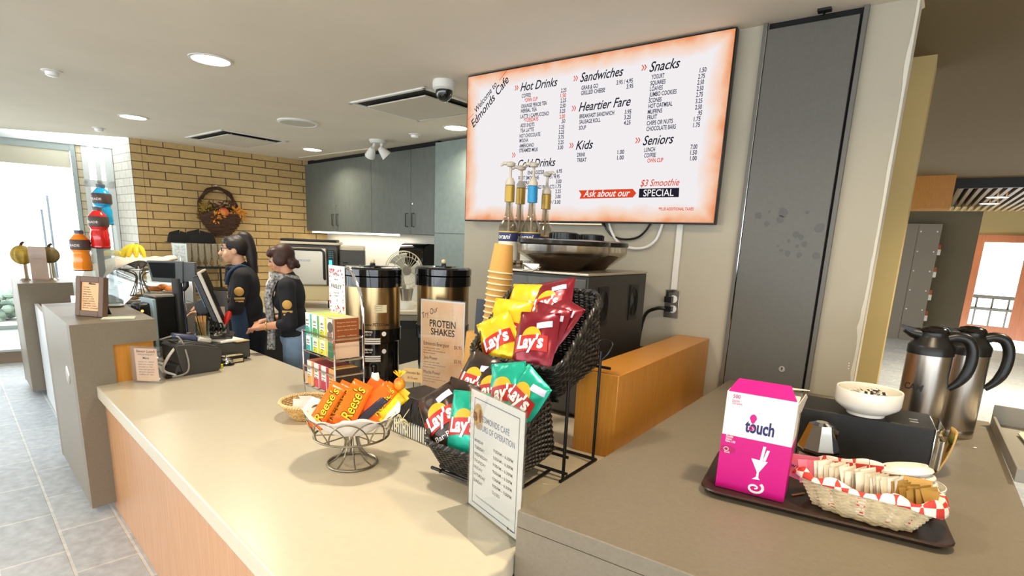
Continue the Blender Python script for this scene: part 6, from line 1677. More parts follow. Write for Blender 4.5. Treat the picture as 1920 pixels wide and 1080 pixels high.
# second, shorter stack partly behind the protein sign
_s = ray(893, 622); _k = 2.62/math.hypot(_s.x, _s.y); s2 = Vector((_s.x*_k, _s.y*_k, CAM_H+_s.z*_k))
wds = ['topmost', 'second', 'third', 'fourth', 'fifth', 'sixth', 'seventh', 'eighth']
k = 0
while True:
    z = s2.z-0.20-k*PITCHC*1.35
    if z < ZW: break
    lab = 'large kraft paper cup, %s in the stack by the protein sign' % wds[k] if k < 8 else 'large kraft paper cup low in the stack by the protein sign'
    if k == 0:
        c2p = thing('paper_cup', lab, 'paper cup', (s2.x, s2.y, z), 0, 'upturned large paper cups beside the sign')
        b = MB(); b.lathe([(0.064, 0.003), (0.048, 0.196), (0.047, 0.20), (0.044, 0.197), (0, 0.196)], 36); b.build('cup_wall', M_kraft, c2p)
        b = MB(); b.tube([(0.065*math.cos(a), 0.065*math.sin(a), 0.003) for a in [2*math.pi*i/36 for i in range(36)]], 0.0035, 6, closed=True); b.build('rolled_rim', M_rim, c2p)
    else: dup(c2p, (s2.x, s2.y, z), label=lab)
    k += 1

# ================================================================ THINGS ON THE GREY COUNTER
tA, tB, tD = P(1310, 927, ZG), P(1792, 1046, ZG), P(1784, 940, ZG)
tu = (tB-tA).normalized(); tn = Vector((-tu.y, tu.x, 0)); Lt = (tB-tA).length; Wt_ = abs((tD-tB).dot(tn))
t = thing('serving_tray', 'dark brown plastic serving tray on the grey counter', 'tray', (tA.x, tA.y, ZG), math.atan2(tu.y, tu.x))
trz = t.rotation_euler.z
def tray_pt(u, v, z): return Vector((tA.x, tA.y, 0))+tu*u+tn*v+Vector((0, 0, z))
M_tray = mat('tray_brown', '#33211a', 0.35, bump=0.08, bscale=300)
def tray_loop(off, z, n=96):
    return [((lambda q_: (q_[0][0], q_[0][1], z))(loop_pt(i/n, 0-off, Lt+off, 0-off, Wt_+off, 0.05+off))) for i in range(n)]
b = MB()
rings = [tray_loop(-0.05, 0.004), tray_loop(-0.030, 0.004), tray_loop(-0.012, 0.020), tray_loop(0.0, 0.024), tray_loop(0.004, 0.020), tray_loop(-0.002, 0.017), tray_loop(-0.022, 0.001), tray_loop(-0.05, 0.0)]
ids = [[b.addv(p) for p in r_] for r_ in rings]
for A_, B_ in zip(ids, ids[1:]):
    for i in range(96): b.addf((A_[i], A_[(i+1) % 96], B_[(i+1) % 96], B_[i]))
b.addf(ids[0]); b.addf(ids[-1][::-1])
b.build('tray_body', M_tray, t, smooth=50)
ZT = ZG+0.0045
# straw box
x0_, x1_ = P(1341, 911, ZT+0.016), P(1468, 943.6, ZT+0.016)
XS = VPlane(P(1341, 911, ZT), P(1468, 943.6, ZT)); a0 = XS.uv(1341, 911); a1 = XS.uv(1468, 943.6)
sbx = P(1341, 911, ZT); Ws = (P(1468, 943.6, ZT)-sbx).length; zsx = (ZAT(sbx, 1370, 733)+ZAT(P(1468, 943.6, ZT), 1505.6, 755))/2-ZT
t = thing('straw_box', 'white and magenta carton of drinking straws on the tray', 'box', sbx, XS.rz)
M_mag = mat('magenta_print', '#cf0c7e', 0.4); M_box = mat('carton_white', '#eee9e4', 0.5)
Dsx = 0.13; zr = zsx+0.028
b = MB(); b.span(0, Ws, 0, Dsx, 0.0, zsx); b.build('carton', M_box, t, bevel=0.003)
b = MB(); zm = zsx*0.56
b.span(-0.0004, Ws+0.0004, -0.0008, Dsx, 0.002, zm); b.build('magenta_lower', M_mag, t, smooth=0)
b = MB(); b.face([(0.004, 0.0, zsx), (Ws-0.004, 0, zsx), (Ws-0.03, Dsx*0.55, zr), (0.02, Dsx*0.55, zr)]); b.face([(Ws-0.03, Dsx*0.55, zr), (0.02, Dsx*0.55, zr), (0.0, Dsx, zsx+0.004), (Ws*0.8, Dsx, zsx+0.004)][::-1])
b.face([(0.004, 0, zsx), (0.02, Dsx*0.55, zr), (0, Dsx, zsx)])
b.build('top_flap', M_mag, t, smooth=0, mods=[('SOLID', 0.0015)])
b = MB(); b.face([(Ws, 0.005, zsx-0.01), (Ws+0.012, 0.07, zsx+0.012), (Ws+0.015, 0.11, zsx-0.005), (Ws+0.004, Dsx, zsx-0.06), (Ws, 0.05, zsx-0.05)]); b.face([(Ws*0.8, Dsx*0.5, zsx+0.018), (Ws+0.02, Dsx*0.6, zsx+0.022), (Ws+0.016, Dsx, zsx+0.012), (Ws*0.8, Dsx, zsx+0.01)])
b.build('torn_flap', mat('carton_tear', '#d8cdbb', 0.7), t, smooth=0, mods=[('SOLID', 0.0015)])
def bxl(x, y):  # crop coordinates of the photo (1300,690, 2.918)
    u, v = XS.uv(1300+x/2.918, 690+y/2.918); o_ = XS.o; q_ = (sbx-o_).dot(XS.u); return u-q_, v-ZT
b = MB(); a = bxl(280, 345); e = bxl(440, 372); b.text('touch', a[0], a[1], e[0], 0.040, y=-0.0016, bold=0.03); b.build('logo_lettering', mat('touch_navy', '#262a63', 0.5), t, smooth=0)
c_ = bxl(326, 300)
b = MB()
n_ = 16; ring = []
for i in range(n_):
    a = 2*math.pi*i/n_; rr_ = 0.010; ring.append((c_[0]+rr_*math.cos(a)*(1 if math.sin(a) > -0.3 else 0.7), -0.0018, c_[1]+0.012+0.015*math.sin(a)))
b.face(ring); q2 = bxl(318, 333)
b.tube([(q2[0]+0.009*math.cos(a)*(1-a/9), -0.0016, q2[1]+0.009*math.sin(a)*(1-a/9)) for a in [i*0.4 for i in range(20)]], 0.0016, 5)
b.build('logo_drop', M_mag, t, smooth=0)
b = MB(); a = bxl(218, 162); e = bxl(258, 170); b.text('500', a[0], a[1], e[0], 0.012, y=-0.0016, bold=0.02); a = bxl(214, 182); e = bxl(255, 190); b.text('Flexible', a[0], a[1], e[0], 0.009, y=-0.0016); a = bxl(212, 196); b.text('Straws', a[0], a[1], a[0]+0.03, 0.009, y=-0.0016)
b.build('count_lettering', mat('soft_magenta', '#c2608f', 0.5), t, smooth=0)
b = MB()
for (s_, x, y, x2, h_) in (('UNIVERSAL', 184, 362, 256, 0.010), ('Flexible', 180, 375, 218, 0.008), ('Straws', 178, 388, 210, 0.008), ('Pailles x 500', 176, 400, 230, 0.007), ('touch', 168, 458, 198, 0.006)):
    a = bxl(x, y); e = bxl(x2, y+8); b.text(s_, a[0], a[1], e[0], h_, y=-0.0022, bold=0.01)
gl = [bxl(*p) for p in ((318, 492), (408, 515), (358, 572), (348, 570))]; b.face([(p[0], -0.0020, p[1]) for p in gl][::-1])
gl = [bxl(*p) for p in ((350, 560), (360, 562), (356, 600), (364, 612), (320, 605), (342, 594))]; b.face([(p[0], -0.0022, p[1]) for p in gl][::-1])
for (p0, p1) in (((372, 505), (392, 430)), ((388, 508), (412, 452))):
    a, e = bxl(*p0), bxl(*p1); b.face([(a[0]-0.004, -0.0020, a[1]), (a[0]+0.004, -0.0020, a[1]), (e[0]+0.004, -0.0020, e[1]), (e[0]-0.004, -0.0020, e[1])])
c_ = bxl(334, 655)
b.tube([(c_[0]+(0.026-0.0011*i)*math.cos(0.9-i*0.42), -0.0016, c_[1]+(0.020-0.0009*i)*math.sin(0.9-i*0.42)) for i in range(22)], [0.0046-0.00012*i for i in range(22)], 6)
c2_ = bxl(180, 440); b.tube([(c2_[0]+0.007*math.cos(a), -0.0022, c2_[1]+0.006*math.sin(a)) for a in [i*0.5 for i in range(13)]], 0.0009, 4)
b.build('white_print', M_logow, t, smooth=0)
b = MB(); c_ = bxl(185, 443); ring = [(max(0.0015, c_[0]+0.026*math.cos(a)), -0.0012, c_[1]+0.013*math.sin(a)) for a in [2*math.pi*i/20 for i in range(20)]]; b.face(ring); b.build('dark_badge', mat('badge_magenta', '#b51060', 0.5), t, smooth=0)
# sugar dispenser
sp0 = P(1537, 862, ZT)
_r = ray(1537, 820); _k = 2.16/math.hypot(_r.x, _r.y); sp0 = Vector((_r.x*_k, _r.y*_k, ZT))
t = thing('sugar_dispenser', 'glass sugar dispenser with chrome faceted cap behind the straw box', 'dispenser', sp0, 0.3)
zcap = CAM_H+ray(1540, 845).z*2.16/math.hypot(ray(1540, 845).x, ray(1540, 845).y)-ZT; ztp = CAM_H+ray(1540, 793).z*2.16/math.hypot(ray(1540, 793).x, ray(1540, 793).y)-ZT
b = MB(); b.lathe([(0, 0), (0.060, 0), (0.064, 0.01), (0.062, zcap)], 24); b.build('glass_jar', clear_mat('jar_glass', '#f0ebe4', 0.03, 0.12), t)
b = MB(); b.lathe([(0, 0.006), (0.057, 0.006), (0.057, zcap*0.92), (0, zcap*0.92)], 24); b.build('sugar', mat('sugar_white', '#e8d8cc', 0.8), t)
b = MB(); b.lathe([(0.066, zcap), (0.066, zcap+0.012), (0.062, zcap+0.02), (0.040, ztp-0.004), (0.020, ztp+0.004), (0, ztp+0.004)], 8); b.build('chrome_cap', M_chrome, t, smooth=20)
b = MB(); b.face([(0.0, -0.03, ztp-0.002), (0.03, -0.045, ztp-0.016), (0.034, -0.04, zcap+0.03), (-0.0, -0.05, zcap+0.03)]); b.build('pour_flap', M_chrome, t, smooth=0, mods=[('SOLID', 0.002)])
b = MB(); b.lathe([(0.067, zcap-0.004), (0.067, zcap+0.001)], 24); b.build('cap_seam', M_blackm, t)
# napkin dispenser
e_ = P(1763, 899, ZG); zn = 1.092
tl_ = [P(*p, zn) for p in ((1515, 765), (1742, 803), (1745, 778), (1530, 738))]
NP = VPlane(tl_[0], tl_[1]); Ln = (Vector((e_.x, e_.y, 0))-NP.o).dot(NP.u); Dn = 0.22
t = thing('napkin_dispenser', 'long black napkin dispenser with chrome end behind the tray', 'dispenser', (NP.o.x, NP.o.y, ZG), NP.rz)
Hn = zn-ZG; Ln = (tl_[1]-tl_[0]).length+0.02
b = MB(); b.span(-0.02, Ln, 0, Dn, 0.0, Hn); b.build('case', mat('textured_black', '#1b1917', 0.5, bump=0.3, bscale=350), t, bevel=0.006)
b = MB(); b.prism([(Ln, 0.003), (Ln+0.012, 0.01), (Ln+0.030, 0.05), (Ln+0.030, Dn-0.04), (Ln, Dn-0.003)], 0.0, Hn-0.004); b.build('chrome_end', M_chrome, t, bevel=0.004)
b = MB(); b.tube([(Ln+0.016, 0.012, Hn-0.02), (Ln+0.034, 0.05, Hn-0.05), (Ln+0.034, 0.05, 0.03)], 0.005, 6); b.build('face_spring', M_steel, t)
b = MB(); b.grid(lambda u, v: (Ln+0.033+0.034*math.sin(u*1.5)+0.008*math.sin(v*3), 0.05+0.02*u+0.11*v, 0.02+(Hn-0.045)*u+0.0*v), 10, 8); b.build('kraft_napkins', mat('kraft_napkin', '#c9a262', 0.8, bump=0.2), t, mods=[('SOLID', 0.006)])
b = MB(); b.ball((Ln+0.066, 0.11, Hn-0.055), (0.012, 0.02, 0.02), 10, 8); b.build('green_print', mat('napkin_print', '#6b6a2c', 0.8), t)
for k in (0, 1):
    b = MB(); b.span(Ln-0.07, Ln-0.045, 0.05+0.035*k, 0.056+0.035*k, Hn-0.001, Hn+0.002); b.build('rivet', M_steel, t, smooth=0)
# white bowl with stir sticks / packets on the dispenser
_wb = P(1622, 776, zn)
t = thing('stacking_bowl', 'white ceramic bowl with creamers standing on the napkin dispenser', 'bowl', _wb+Vector((0.0, 0.0, 0.0005)), 0)
Rb = 0.104
b = MB(); b.lathe([(0, 0.0), (0.060, 0.0), (0.062, 0.010), (0.072, 0.014), (Rb*0.97, 0.036), (Rb*0.985, 0.042), (Rb, 0.046), (Rb, 0.092), (Rb*0.985, 0.095), (Rb*0.94, 0.092), (Rb*0.93, 0.05), (0.07, 0.022), (0, 0.020)], 48); b.build('bowl_body', M_cer, t)
rb_ = random.Random(9)
pk = None
for k in range(14):
    a, rr_ = rb_.uniform(0, 6.28), 0.075*math.sqrt(rb_.random()); z = 0.062+0.030*rb_.random()
    lab = ['creamer packet', 'black printed sugar stick'][k % 2]
    s_ = thing('sugar_stick', 'black and white printed sugar sticks heaped in the white bowl', 'sachet', _wb+Vector((rr_*math.cos(a), rr_*math.sin(a), z)), 0, 'sugar sticks in the white bowl')
    s_.rotation_euler = (rb_.uniform(-0.5, 0.5), rb_.uniform(-0.5, 0.5), rb_.uniform(0, 3.1))
    b = MB(); b.box((0, 0, 0), (0.062, 0.018, 0.005)); b.build('stick', mat('stick_white', '#dcd6ca', 0.6), s_, bevel=0.002)
    b = MB()
    for q_ in range(3): b.box((-0.02+0.018*q_, 0, 0.0028), (0.010, 0.0182, 0.0006))
    b.build('print', M_ink, s_, smooth=0)
# sugar packet basket
bk0, bk1 = P(1503, 905, ZT+0.07), P(1768, 965, ZT+0.07)
cA = P(1560, 950, ZT); cB = P(1690, 998, ZT)
BD = VPlane(P(1515, 880, ZT+0.06), P(1765, 945, ZT+0.06))
cen_ = (P(1500, 880, ZT+0.09)+P(1768, 955, ZT+0.09))/2; cen_.z = ZT
cen_ = P(1620, 933, ZT+0.05); cen_.z = ZT
La_ = (P(1500, 885, ZT+0.09)-P(1768, 955, ZT+0.09)).length/2*1.02; Lb_ = 0.085
yawb = math.atan2((P(1768, 955, ZT+0.09)-P(1500, 885, ZT+0.09)).y, (P(1768, 955, ZT+0.09)-P(1500, 885, ZT+0.09)).x)
sb = thing('sugar_packet_basket', 'oval cream wicker basket lined with red gingham cloth', 'basket', cen_, yawb)
M_cw = mat('cream_wicker', '#dcc9a2', 0.55, var=0.15, vscale=50)
b = MB()
def ov(a, s): k = 0.72+0.28*s; return La_*k*math.copysign(abs(math.cos(a))**0.85, math.cos(a)), Lb_*(0.75+0.25*s)*math.copysign(abs(math.sin(a))**0.8, math.sin(a))
HB = 0.085
for j in range(17):
    s = j/16
    pts_ = []
    for i in range(168):
        a = 2*math.pi*i/168; x, y = ov(a, s); n_ = Vector((x/La_, y/Lb_, 0)).normalized(); q_ = 0.0035*math.cos(a*28+math.pi*j)+0.004*math.cos(a*14)
        pts_.append((x+n_.x*q_, y+n_.y*q_, 0.004+HB*s))
    b.tube(pts_, 0.0032, 5, closed=True)
b.build('woven_side', M_cw, sb)
b = MB(); b.addf([b.addv((*ov(2*math.pi*i/60, 0), 0.003)) for i in range(60)]); b.build('base', M_cw, sb, smooth=0)
mg = bpy.data.materials.new('red_gingham'); mg.use_nodes = True; nt = mg.node_tree
tc_ = nt.nodes.new('ShaderNodeTexCoord'); ck = nt.nodes.new('ShaderNodeTexChecker'); ck.inputs['Scale'].default_value = 36; ck.inputs['Color1'].default_value = hexc('#c8372c'); ck.inputs['Color2'].default_value = hexc('#eedfcf')
mp_ = nt.nodes.new('ShaderNodeMapping'); mp_.inputs['Rotation'].default_value = (0.2, 0.15, 0.7); nt.links.new(tc_.outputs['Object'], mp_.inputs['Vector']); nt.links.new(mp_.outputs[0], ck.inputs['Vector'])
nt.links.new(ck.outputs['Color'], nt.nodes['Principled BSDF'].inputs['Base Color']); nt.nodes['Principled BSDF'].inputs['Roughness'].default_value = 0.7
b = MB()
def cloth(u, v):
    a = 2*math.pi*u
    if v < 0.55: s = v/0.55; x, y = ov(a, 0.9); k = 0.80+0.2*s; z = 0.02+(HB)*s+0.012*math.sin(a*9)*s; return (x*k, y*k, z)
    s = (v-0.55)/0.45; x, y = ov(a, 1.0); k = 1.0+0.10*s; dr = 0.018+0.02*max(0, math.sin(a*2+2.2)); up_k = 0.035*max(0, math.sin(a))**2
    return (x*k, y*k*(1+0.05*s), 0.02+HB+0.010*math.sin(a*9)*(1-s)+up_k*math.sin(s*2.4)-dr*s*s+0.004*noise.noise(Vector((a*3, s*3, 1))))
b.grid(cloth, 120, 14, closed_u=True)
lc = b.build('gingham_liner', mg, loc=cen_, rz=yawb, mods=[('SOLID', 0.0015)]); tag(lc, 'red and white checked cloth lining the cream basket', 'cloth')
b = MB(); b.addf([b.addv((*[c__*0.78 for c__ in ov(2*math.pi*i/60, 0.6)], 0.03)) for i in range(60)]); b.build('filler_base', mat('liner_shade', '#b9463a', 0.8), sb, smooth=0)
def packet(label, u, v, z, rx, rz_, w_, h_, col, grp, word=None):
    p = cen_+Vector((math.cos(yawb)*u-math.sin(yawb)*v, math.sin(yawb)*u+math.cos(yawb)*v, z))
    t = thing('sugar_packet', label, 'packet', p, 0, grp)
    t.rotation_euler = (Matrix.Rotation(yawb+rz_, 4, 'Z') @ Matrix.Rotation(rx, 4, 'X')).to_euler()
    b = MB(); b.grid(lambda a, c: ((a-0.5)*w_, -0.0035*math.sin(a*math.pi)*math.sin(c*math.pi)-0.0003, (c-0.5)*h_), 6, 6); b.grid(lambda a, c: ((0.5-a)*w_, 0.0035*math.sin(a*math.pi)*math.sin(c*math.pi)+0.0003, (c-0.5)*h_), 6, 6)
    pk_ = b.build('paper', mat('packet_'+col[1:], col, 0.6), t)
    if word:
        b = MB(); b.text(word, -w_*0.36, -0.004, w_*0.36, 0.012, y=-0.0045, bold=0.02); b.build('lettering', mat('packet_ink', '#5c2f7a', 0.6), pk_, smooth=0)
    return t
rp = random.Random(21)
for k in range(22):
    packet('white sugar packets standing in a row in the gingham basket', -0.115+0.0092*k, -0.010+rp.uniform(-0.012, 0.012), 0.094+rp.uniform(-0.006, 0.010), rdg(-14+rp.uniform(-6, 6)), rdg(62+rp.uniform(-12, 12)), 0.062, 0.078, '#e9e1cf', 'white sugar packets in the basket')
for k in range(12):
    packet('brown raw sugar packets at the right half of the gingham basket', 0.082+0.0066*k, -0.012+rp.uniform(-0.016, 0.016), 0.086+rp.uniform(-0.006, 0.010), rdg(-22+rp.uniform(-8, 8)), rdg(52+rp.uniform(-14, 14)), 0.062, 0.072, '#a8823f', 'brown sugar packets in the basket')
packet('brown raw sugar packet lying flat over the others', 0.115, 0.03, 0.112, rdg(-55), rdg(10), 0.075, 0.06, '#b08a48', 'brown sugar packets in the basket')
for k, (u, v, r1, r2, lab) in enumerate(((-0.185, -0.005, -20, -25, 'pink sweetener packet at the left end of the gingham basket'), (-0.165, 0.02, -15, 20, 'pink sweetener packet leaning behind the first pink one'), (-0.145, -0.01, -25, 40, 'pink sweetener packet nearest the white packets'))):
    packet(lab, u, v, 0.092, rdg(r1), rdg(r2), 0.075, 0.07, '#d9788e', 'pink sweetener packets in the basket', 'Sweet' if k == 0 else None)
# stir stick lying on the tray
t0_ = P(1497, 926, ZT+0.003)
b = MB(); b.box((0, 0, 0), (0.05, 0.006, 0.003)); o = b.build('stir_stick', mat('stir_wood', '#c98a5a', 0.6), loc=t0_, rz=0.35); tag(o, 'short wooden stir stick lying on the tray', 'stick')
# lids in a white bowl
lb = P(1712, 905, ZT)
_l = ray(1712, 900); _k = 1.95/math.hypot(_l.x, _l.y); lb = Vector((_l.x*_k, _l.y*_k, ZT))
t = thing('lid_bowl', 'white ceramic bowl behind the gingham basket', 'bowl', lb)
b = MB(); b.lathe([(0, 0), (0.062, 0), (0.066, 0.006), (0.078, 0.05), (0.081, 0.094), (0.078, 0.095), (0.074, 0.05), (0.06, 0.01), (0, 0.008)], 36); b.build('bowl_body', M_cer, t)
for k in range(4):
    l_ = thing('takeaway_lid', ['lowest white cup lid in the ceramic bowl', 'second white cup lid from the bottom in the ceramic bowl', 'third white cup lid from the bottom in the ceramic bowl', 'top white cup lid in the ceramic bowl'][k], 'lid', lb+Vector((-0.012*k*0.5, 0.004*k, 0.062+0.018*k)), 0, 'cup lids in the ceramic bowl')
    l_.rotation_euler = (rdg(-8-2*k), rdg(-6), 0)
    b = MB(); b.lathe([(0.066, 0), (0.070, 0.004), (0.068, 0.010), (0.058, 0.016), (0.056, 0.022), (0.050, 0.022), (0.048, 0.012), (0, 0.012)], 36); b.build('lid_body', mat('lid_white', '#ece6da', 0.35), l_)
    if k == 3:
        b = MB(); b.span(-0.008, 0.008, -0.035, -0.02, 0.0125, 0.014); b.build('sip_tab', mat('lid_white'), l_)
# thermos jugs
M_th = mat('thermos_steel', '#c2bab0', 0.26, 1.0, var=0.05, vscale=8, stretch=(18, 18, 0.2))
def thermos(px, pyb, dd_, lab, hyaw, mark):
    _q = ray(px, 740); _k = dd_/math.hypot(_q.x, _q.y); p = Vector((_q.x*_k, _q.y*_k, ZG))
    zz = lambda x, y: CAM_H+ray(x, y).z*dd_/math.hypot(ray(x, y).x, ray(x, y).y)-ZG
    t = thing('thermos_jug', lab, 'thermos', p, hyaw, 'steel thermos jugs')
    H1, H2 = zz(px+10, 660), zz(px+15, 612); R = 0.078
    b = MB(); b.lathe([(0, 0), (R*0.98, 0), (R, 0.006), (R, 0.03), (R*0.985, 0.034), (R, 0.038), (R, H1)], 44); bd = b.build('steel_body', M_th, t)
    dh = H2-H1
    b = MB(); b.lathe([(R*1.02, H1-0.005), (R*1.02, H1+dh*0.25), (R*0.95, H1+dh*0.33), (R*0.66, H1+dh*0.62), (R*0.62, H1+dh*0.70), (R*0.62, H1+dh*0.80)], 44)
    b.build('shoulder', M_black, t)
    b = MB(); b.lathe([(R*0.64, H1+dh*0.80), (R*0.66, H1+dh*0.86), (R*0.55, H1+dh*0.97), (R*0.3, H1+dh*1.03), (0, H1+dh*1.05)], 36); b.build('lid', mat('gloss_lid', '#14110f', 0.15), t)
    b = MB(); b.tube([(-R*0.4, 0, H1+dh*0.66), (-R*0.95, 0, H1+dh*0.72), (-R*1.25, 0, H1+dh*0.84)], [0.03, 0.02, 0.014], 10); b.box((-R*1.05, 0, H1+dh*0.86), (0.06, 0.035, 0.012), rot3(0, 0.25, 0)); b.build('spout', M_black, t)
    b = MB(); pts_ = [(R*0.55, 0, H1+dh*0.58), (R*1.0, 0, H1+dh*0.68), (R*1.45, 0, H1+dh*0.58), (R*1.72, 0, H1+dh*0.15), (R*1.72, 0, H1-dh*0.45), (R*1.5, 0, H1-dh*0.95), (R*1.05, 0, H1-dh*1.35)]
    sm = smooth_path(pts_, 6); n_ = len(sm)
    b.tube(sm, [0.021-0.010*max(0, (i/n_-0.75))*4 for i in range(n_)], 10); b.build('handle', M_black, t)
    if mark:
        b = MB(); rr = R*1.006
        b.text('CAM', -0.085, H1*0.60, -0.012, 0.026, shear=0.15, bold=0.02, fn=lambda X, Z: (rr*math.sin(X/rr), -rr*math.cos(X/rr), Z)); b.build('body_lettering', M_ink, bd, smooth=0)
    return t
thermos(1728, 810, 2.78, 'steel thermos jug nearest the white bowl, marked with letters', rdg(-28), True)
thermos(1797, 812, 3.02, 'steel thermos jug behind, at the counter edge', rdg(-28), False)
# newspaper tray at the edge
n0, n1 = P(1860, 795, ZG+0.02), P(1890, 850, ZG+0.02)
t = thing('leaflet_tray', 'grey leaflet tray with papers jutting past the counter edge', 'tray', (n0.x, n0.y, ZG), RA)
M_lt = mat('leaflet_grey', '#8f8a80', 0.5)
Ll = (n1-n0).length
b = MB(); b.span(-0.75, 0.06, -0.52, 0.0, 0.0, 0.010); b.span(-0.75, 0.06, -0.012, 0.0, 0.010, 0.05); b.span(-0.762, -0.75, -0.52, 0.0, -0.0, 0.05); b.span(0.05, 0.06, -0.52, 0.0, 0.010, 0.10)
b.build('tray_body', M_lt, t, bevel=0.002)
for k, lab in enumerate(('newspaper with coloured edge lying in the grey leaflet tray', 'folded white leaflet under the newspaper in the grey tray')):
    b = MB(); b.box((0, 0, 0), (0.42, 0.34, 0.006)); o = b.build('newspaper', mat('newsprint', '#c9c2b2', 0.8), loc=t.matrix_basis @ Vector((-0.3+0.05*k, -0.26, 0.021-0.0075*k)), rz=RA+0.06*(1-k)); tag(o, lab, 'newspaper')
    if k == 0:
        b = MB()
        for j in range(3): b.box((-0.12+0.11*j, 0.12, 0.0035), (0.08, 0.06, 0.0006))
        b.build('photo_print', mat('news_photo', '#54545c', 0.7, var=0.4, vscale=40), o, smooth=0)
# crumb of sugar on the counter
q_ = P(1828, 841, ZG)
b = MB(); b.ball((0, 0, 0.003), (0.008, 0.004, 0.003), 8, 6); o = b.build('paper_scrap', M_paper, loc=q_); tag(o, 'tiny white paper scrap on the grey counter', 'scrap')
# ================================================================ TILL AND THE CUSTOMER SIDE
p2_ = P(410.6, 695, ZW); DN = Vector((-DA.y, DA.x, 0))
def AT(x, y, z=ZW): return Vector((p2_.x, p2_.y, 0))+DA*x+DN*y+Vector((0, 0, z))
# slip printer with sloped side profile
t = thing('slip_printer', 'grey wedge shaped slip printer in front of the cash drawer', 'printer', AT(-0.246, 0), RA)
b = MB(); b.xprism([(0.035, 0.0), (0.246, 0.0), (0.262, 0.018), (0.275, 0.135), (0.262, 0.150), (0.10, 0.190), (0.02, 0.196), (0.0, 0.186), (0.012, 0.11)], 0.0, 0.20); b.build('body', M_dkgrey, t, bevel=0.006)
b = MB(); b.xprism([(-0.012, 0.0), (0.034, 0.0), (0.020, 0.075), (0.0, 0.06)], 0.01, 0.18); b.build('cable_cover', M_dkgrey, t, bevel=0.004)
b = MB(); b.lathe([(0, 0.0006), (0.013, 0.0006)], 16, (0.014, 0.0095, 0.018), 'y'); b.build('cable_hole', M_line, t)
b = MB(); b.xprism([(0.03, 0.198), (0.10, 0.192), (0.255, 0.153), (0.255, 0.158), (0.10, 0.198), (0.03, 0.204)], 0.02, 0.18); b.build('top_cover', mat('printer_top', '#5d5b57', 0.35), t, bevel=0.003)
# handheld card reader lying on the printer
t = thing('card_reader', 'slim blue and silver card reader lying on the slip printer', 'card reader', AT(-0.12, 0.08, ZW+0.205), RA)
t.rotation_euler = (0, rdg(12), RA-0.25)
b = MB(); b.span(-0.11, 0.03, -0.035, 0.035, 0, 0.03); b.build('body', mat('reader_blue', '#39405c', 0.35), t, bevel=0.012, seg=3)
b = MB(); b.span(0.03, 0.11, -0.038, 0.038, -0.002, 0.028); b.build('keypad_end', mat('reader_silver', '#b9b3a8', 0.3, 0.4), t, bevel=0.01, seg=3)
b = MB()
for i in range(3):
    for j in range(3): b.span(0.045+0.018*i, 0.058+0.018*i, -0.025+0.02*j, -0.012+0.02*j, 0.0285, 0.031)
b.build('keypad', mat('key_green', '#8ba083', 0.5), t, smooth=0)
# cash drawer
t = thing('cash_drawer', 'dark grey cash drawer under the till screen', 'drawer', AT(-0.10, 0.206), RA)
b = MB(); b.span(0, 0.427, 0.006, 0.40, 0.012, 0.132); b.build('case', M_dkgrey, t, bevel=0.004)
b = MB(); b.span(0.008, 0.419, 0.0, 0.0055, 0.018, 0.122); fr_d = b.build('drawer_front', mat('drawer_grey', '#4a4743', 0.5), t, bevel=0.002)
b = MB(); b.lathe([(0, 0.003), (0.012, 0.002), (0.012, 0)], 14, (0.21, 0, 0.07), 'y'); b.build('lock', M_steel, fr_d)
for x in (0.03, 0.397):
    for y in (0.03, 0.37):
        b = MB(); b.lathe([(0.015, 0), (0.015, 0.012)], 10, (x, y, 0)); b.build('foot', M_blackm, t)
ZD = ZW+0.132
# customer pole display
p = P(340, 628, ZD)
t = thing('pole_display', 'customer price display on a black pole above the cash drawer', 'display', (p.x, p.y, ZD), 0)
fz = VPlane(p, p+Vector((0.9, 0.28, 0)))
t.rotation_euler = (0, 0, fz.rz)
u0, v0 = fz.uv(280, 527); u1, v1 = fz.uv(344, 490); uo = (p-fz.o).dot(fz.u)
ub_, vb_ = u0-uo, v0-ZD; ue_, ve_ = u1-uo, v1-ZD
b = MB(); b.box((0, 0, 0.006), (0.12, 0.10, 0.012)); b.build('base', M_dkgrey, t, bevel=0.003)
b = MB(); b.tube([(0.0, 0, 0.012), (0.0, 0, vb_+0.02)], 0.034, 16); b.build('pole', M_dkgrey, t)
b = MB(); b.tube([(0.035, 0.0, vb_-0.06), (0.06, 0.0, vb_-0.03), (0.06, 0, vb_)], 0.016, 8); b.build('pole_bracket', M_black, t)
b = MB(); b.xprism([(ub_+0.02, vb_), (ue_-0.01, vb_-0.012), (ue_, ve_), (ub_, ve_)], -0.02, 0.02); b.box((ue_+0.025, 0.025, (vb_+ve_)/2-0.002), (0.09, 0.06, (ve_-vb_)*0.95)); hd_ = b.build('display_housing', mat('display_grey', '#55585a', 0.45), t, bevel=0.004)
b = MB(); b.xprism([(ub_+0.03, vb_+0.028), (ue_-0.055, vb_+0.024), (ue_-0.05, ve_-0.012), (ub_+0.012, ve_-0.012)], -0.023, -0.019); b.build('screen', mat('display_black', '#0b0b0d', 0.45, spec=0.15), hd_, smooth=0)
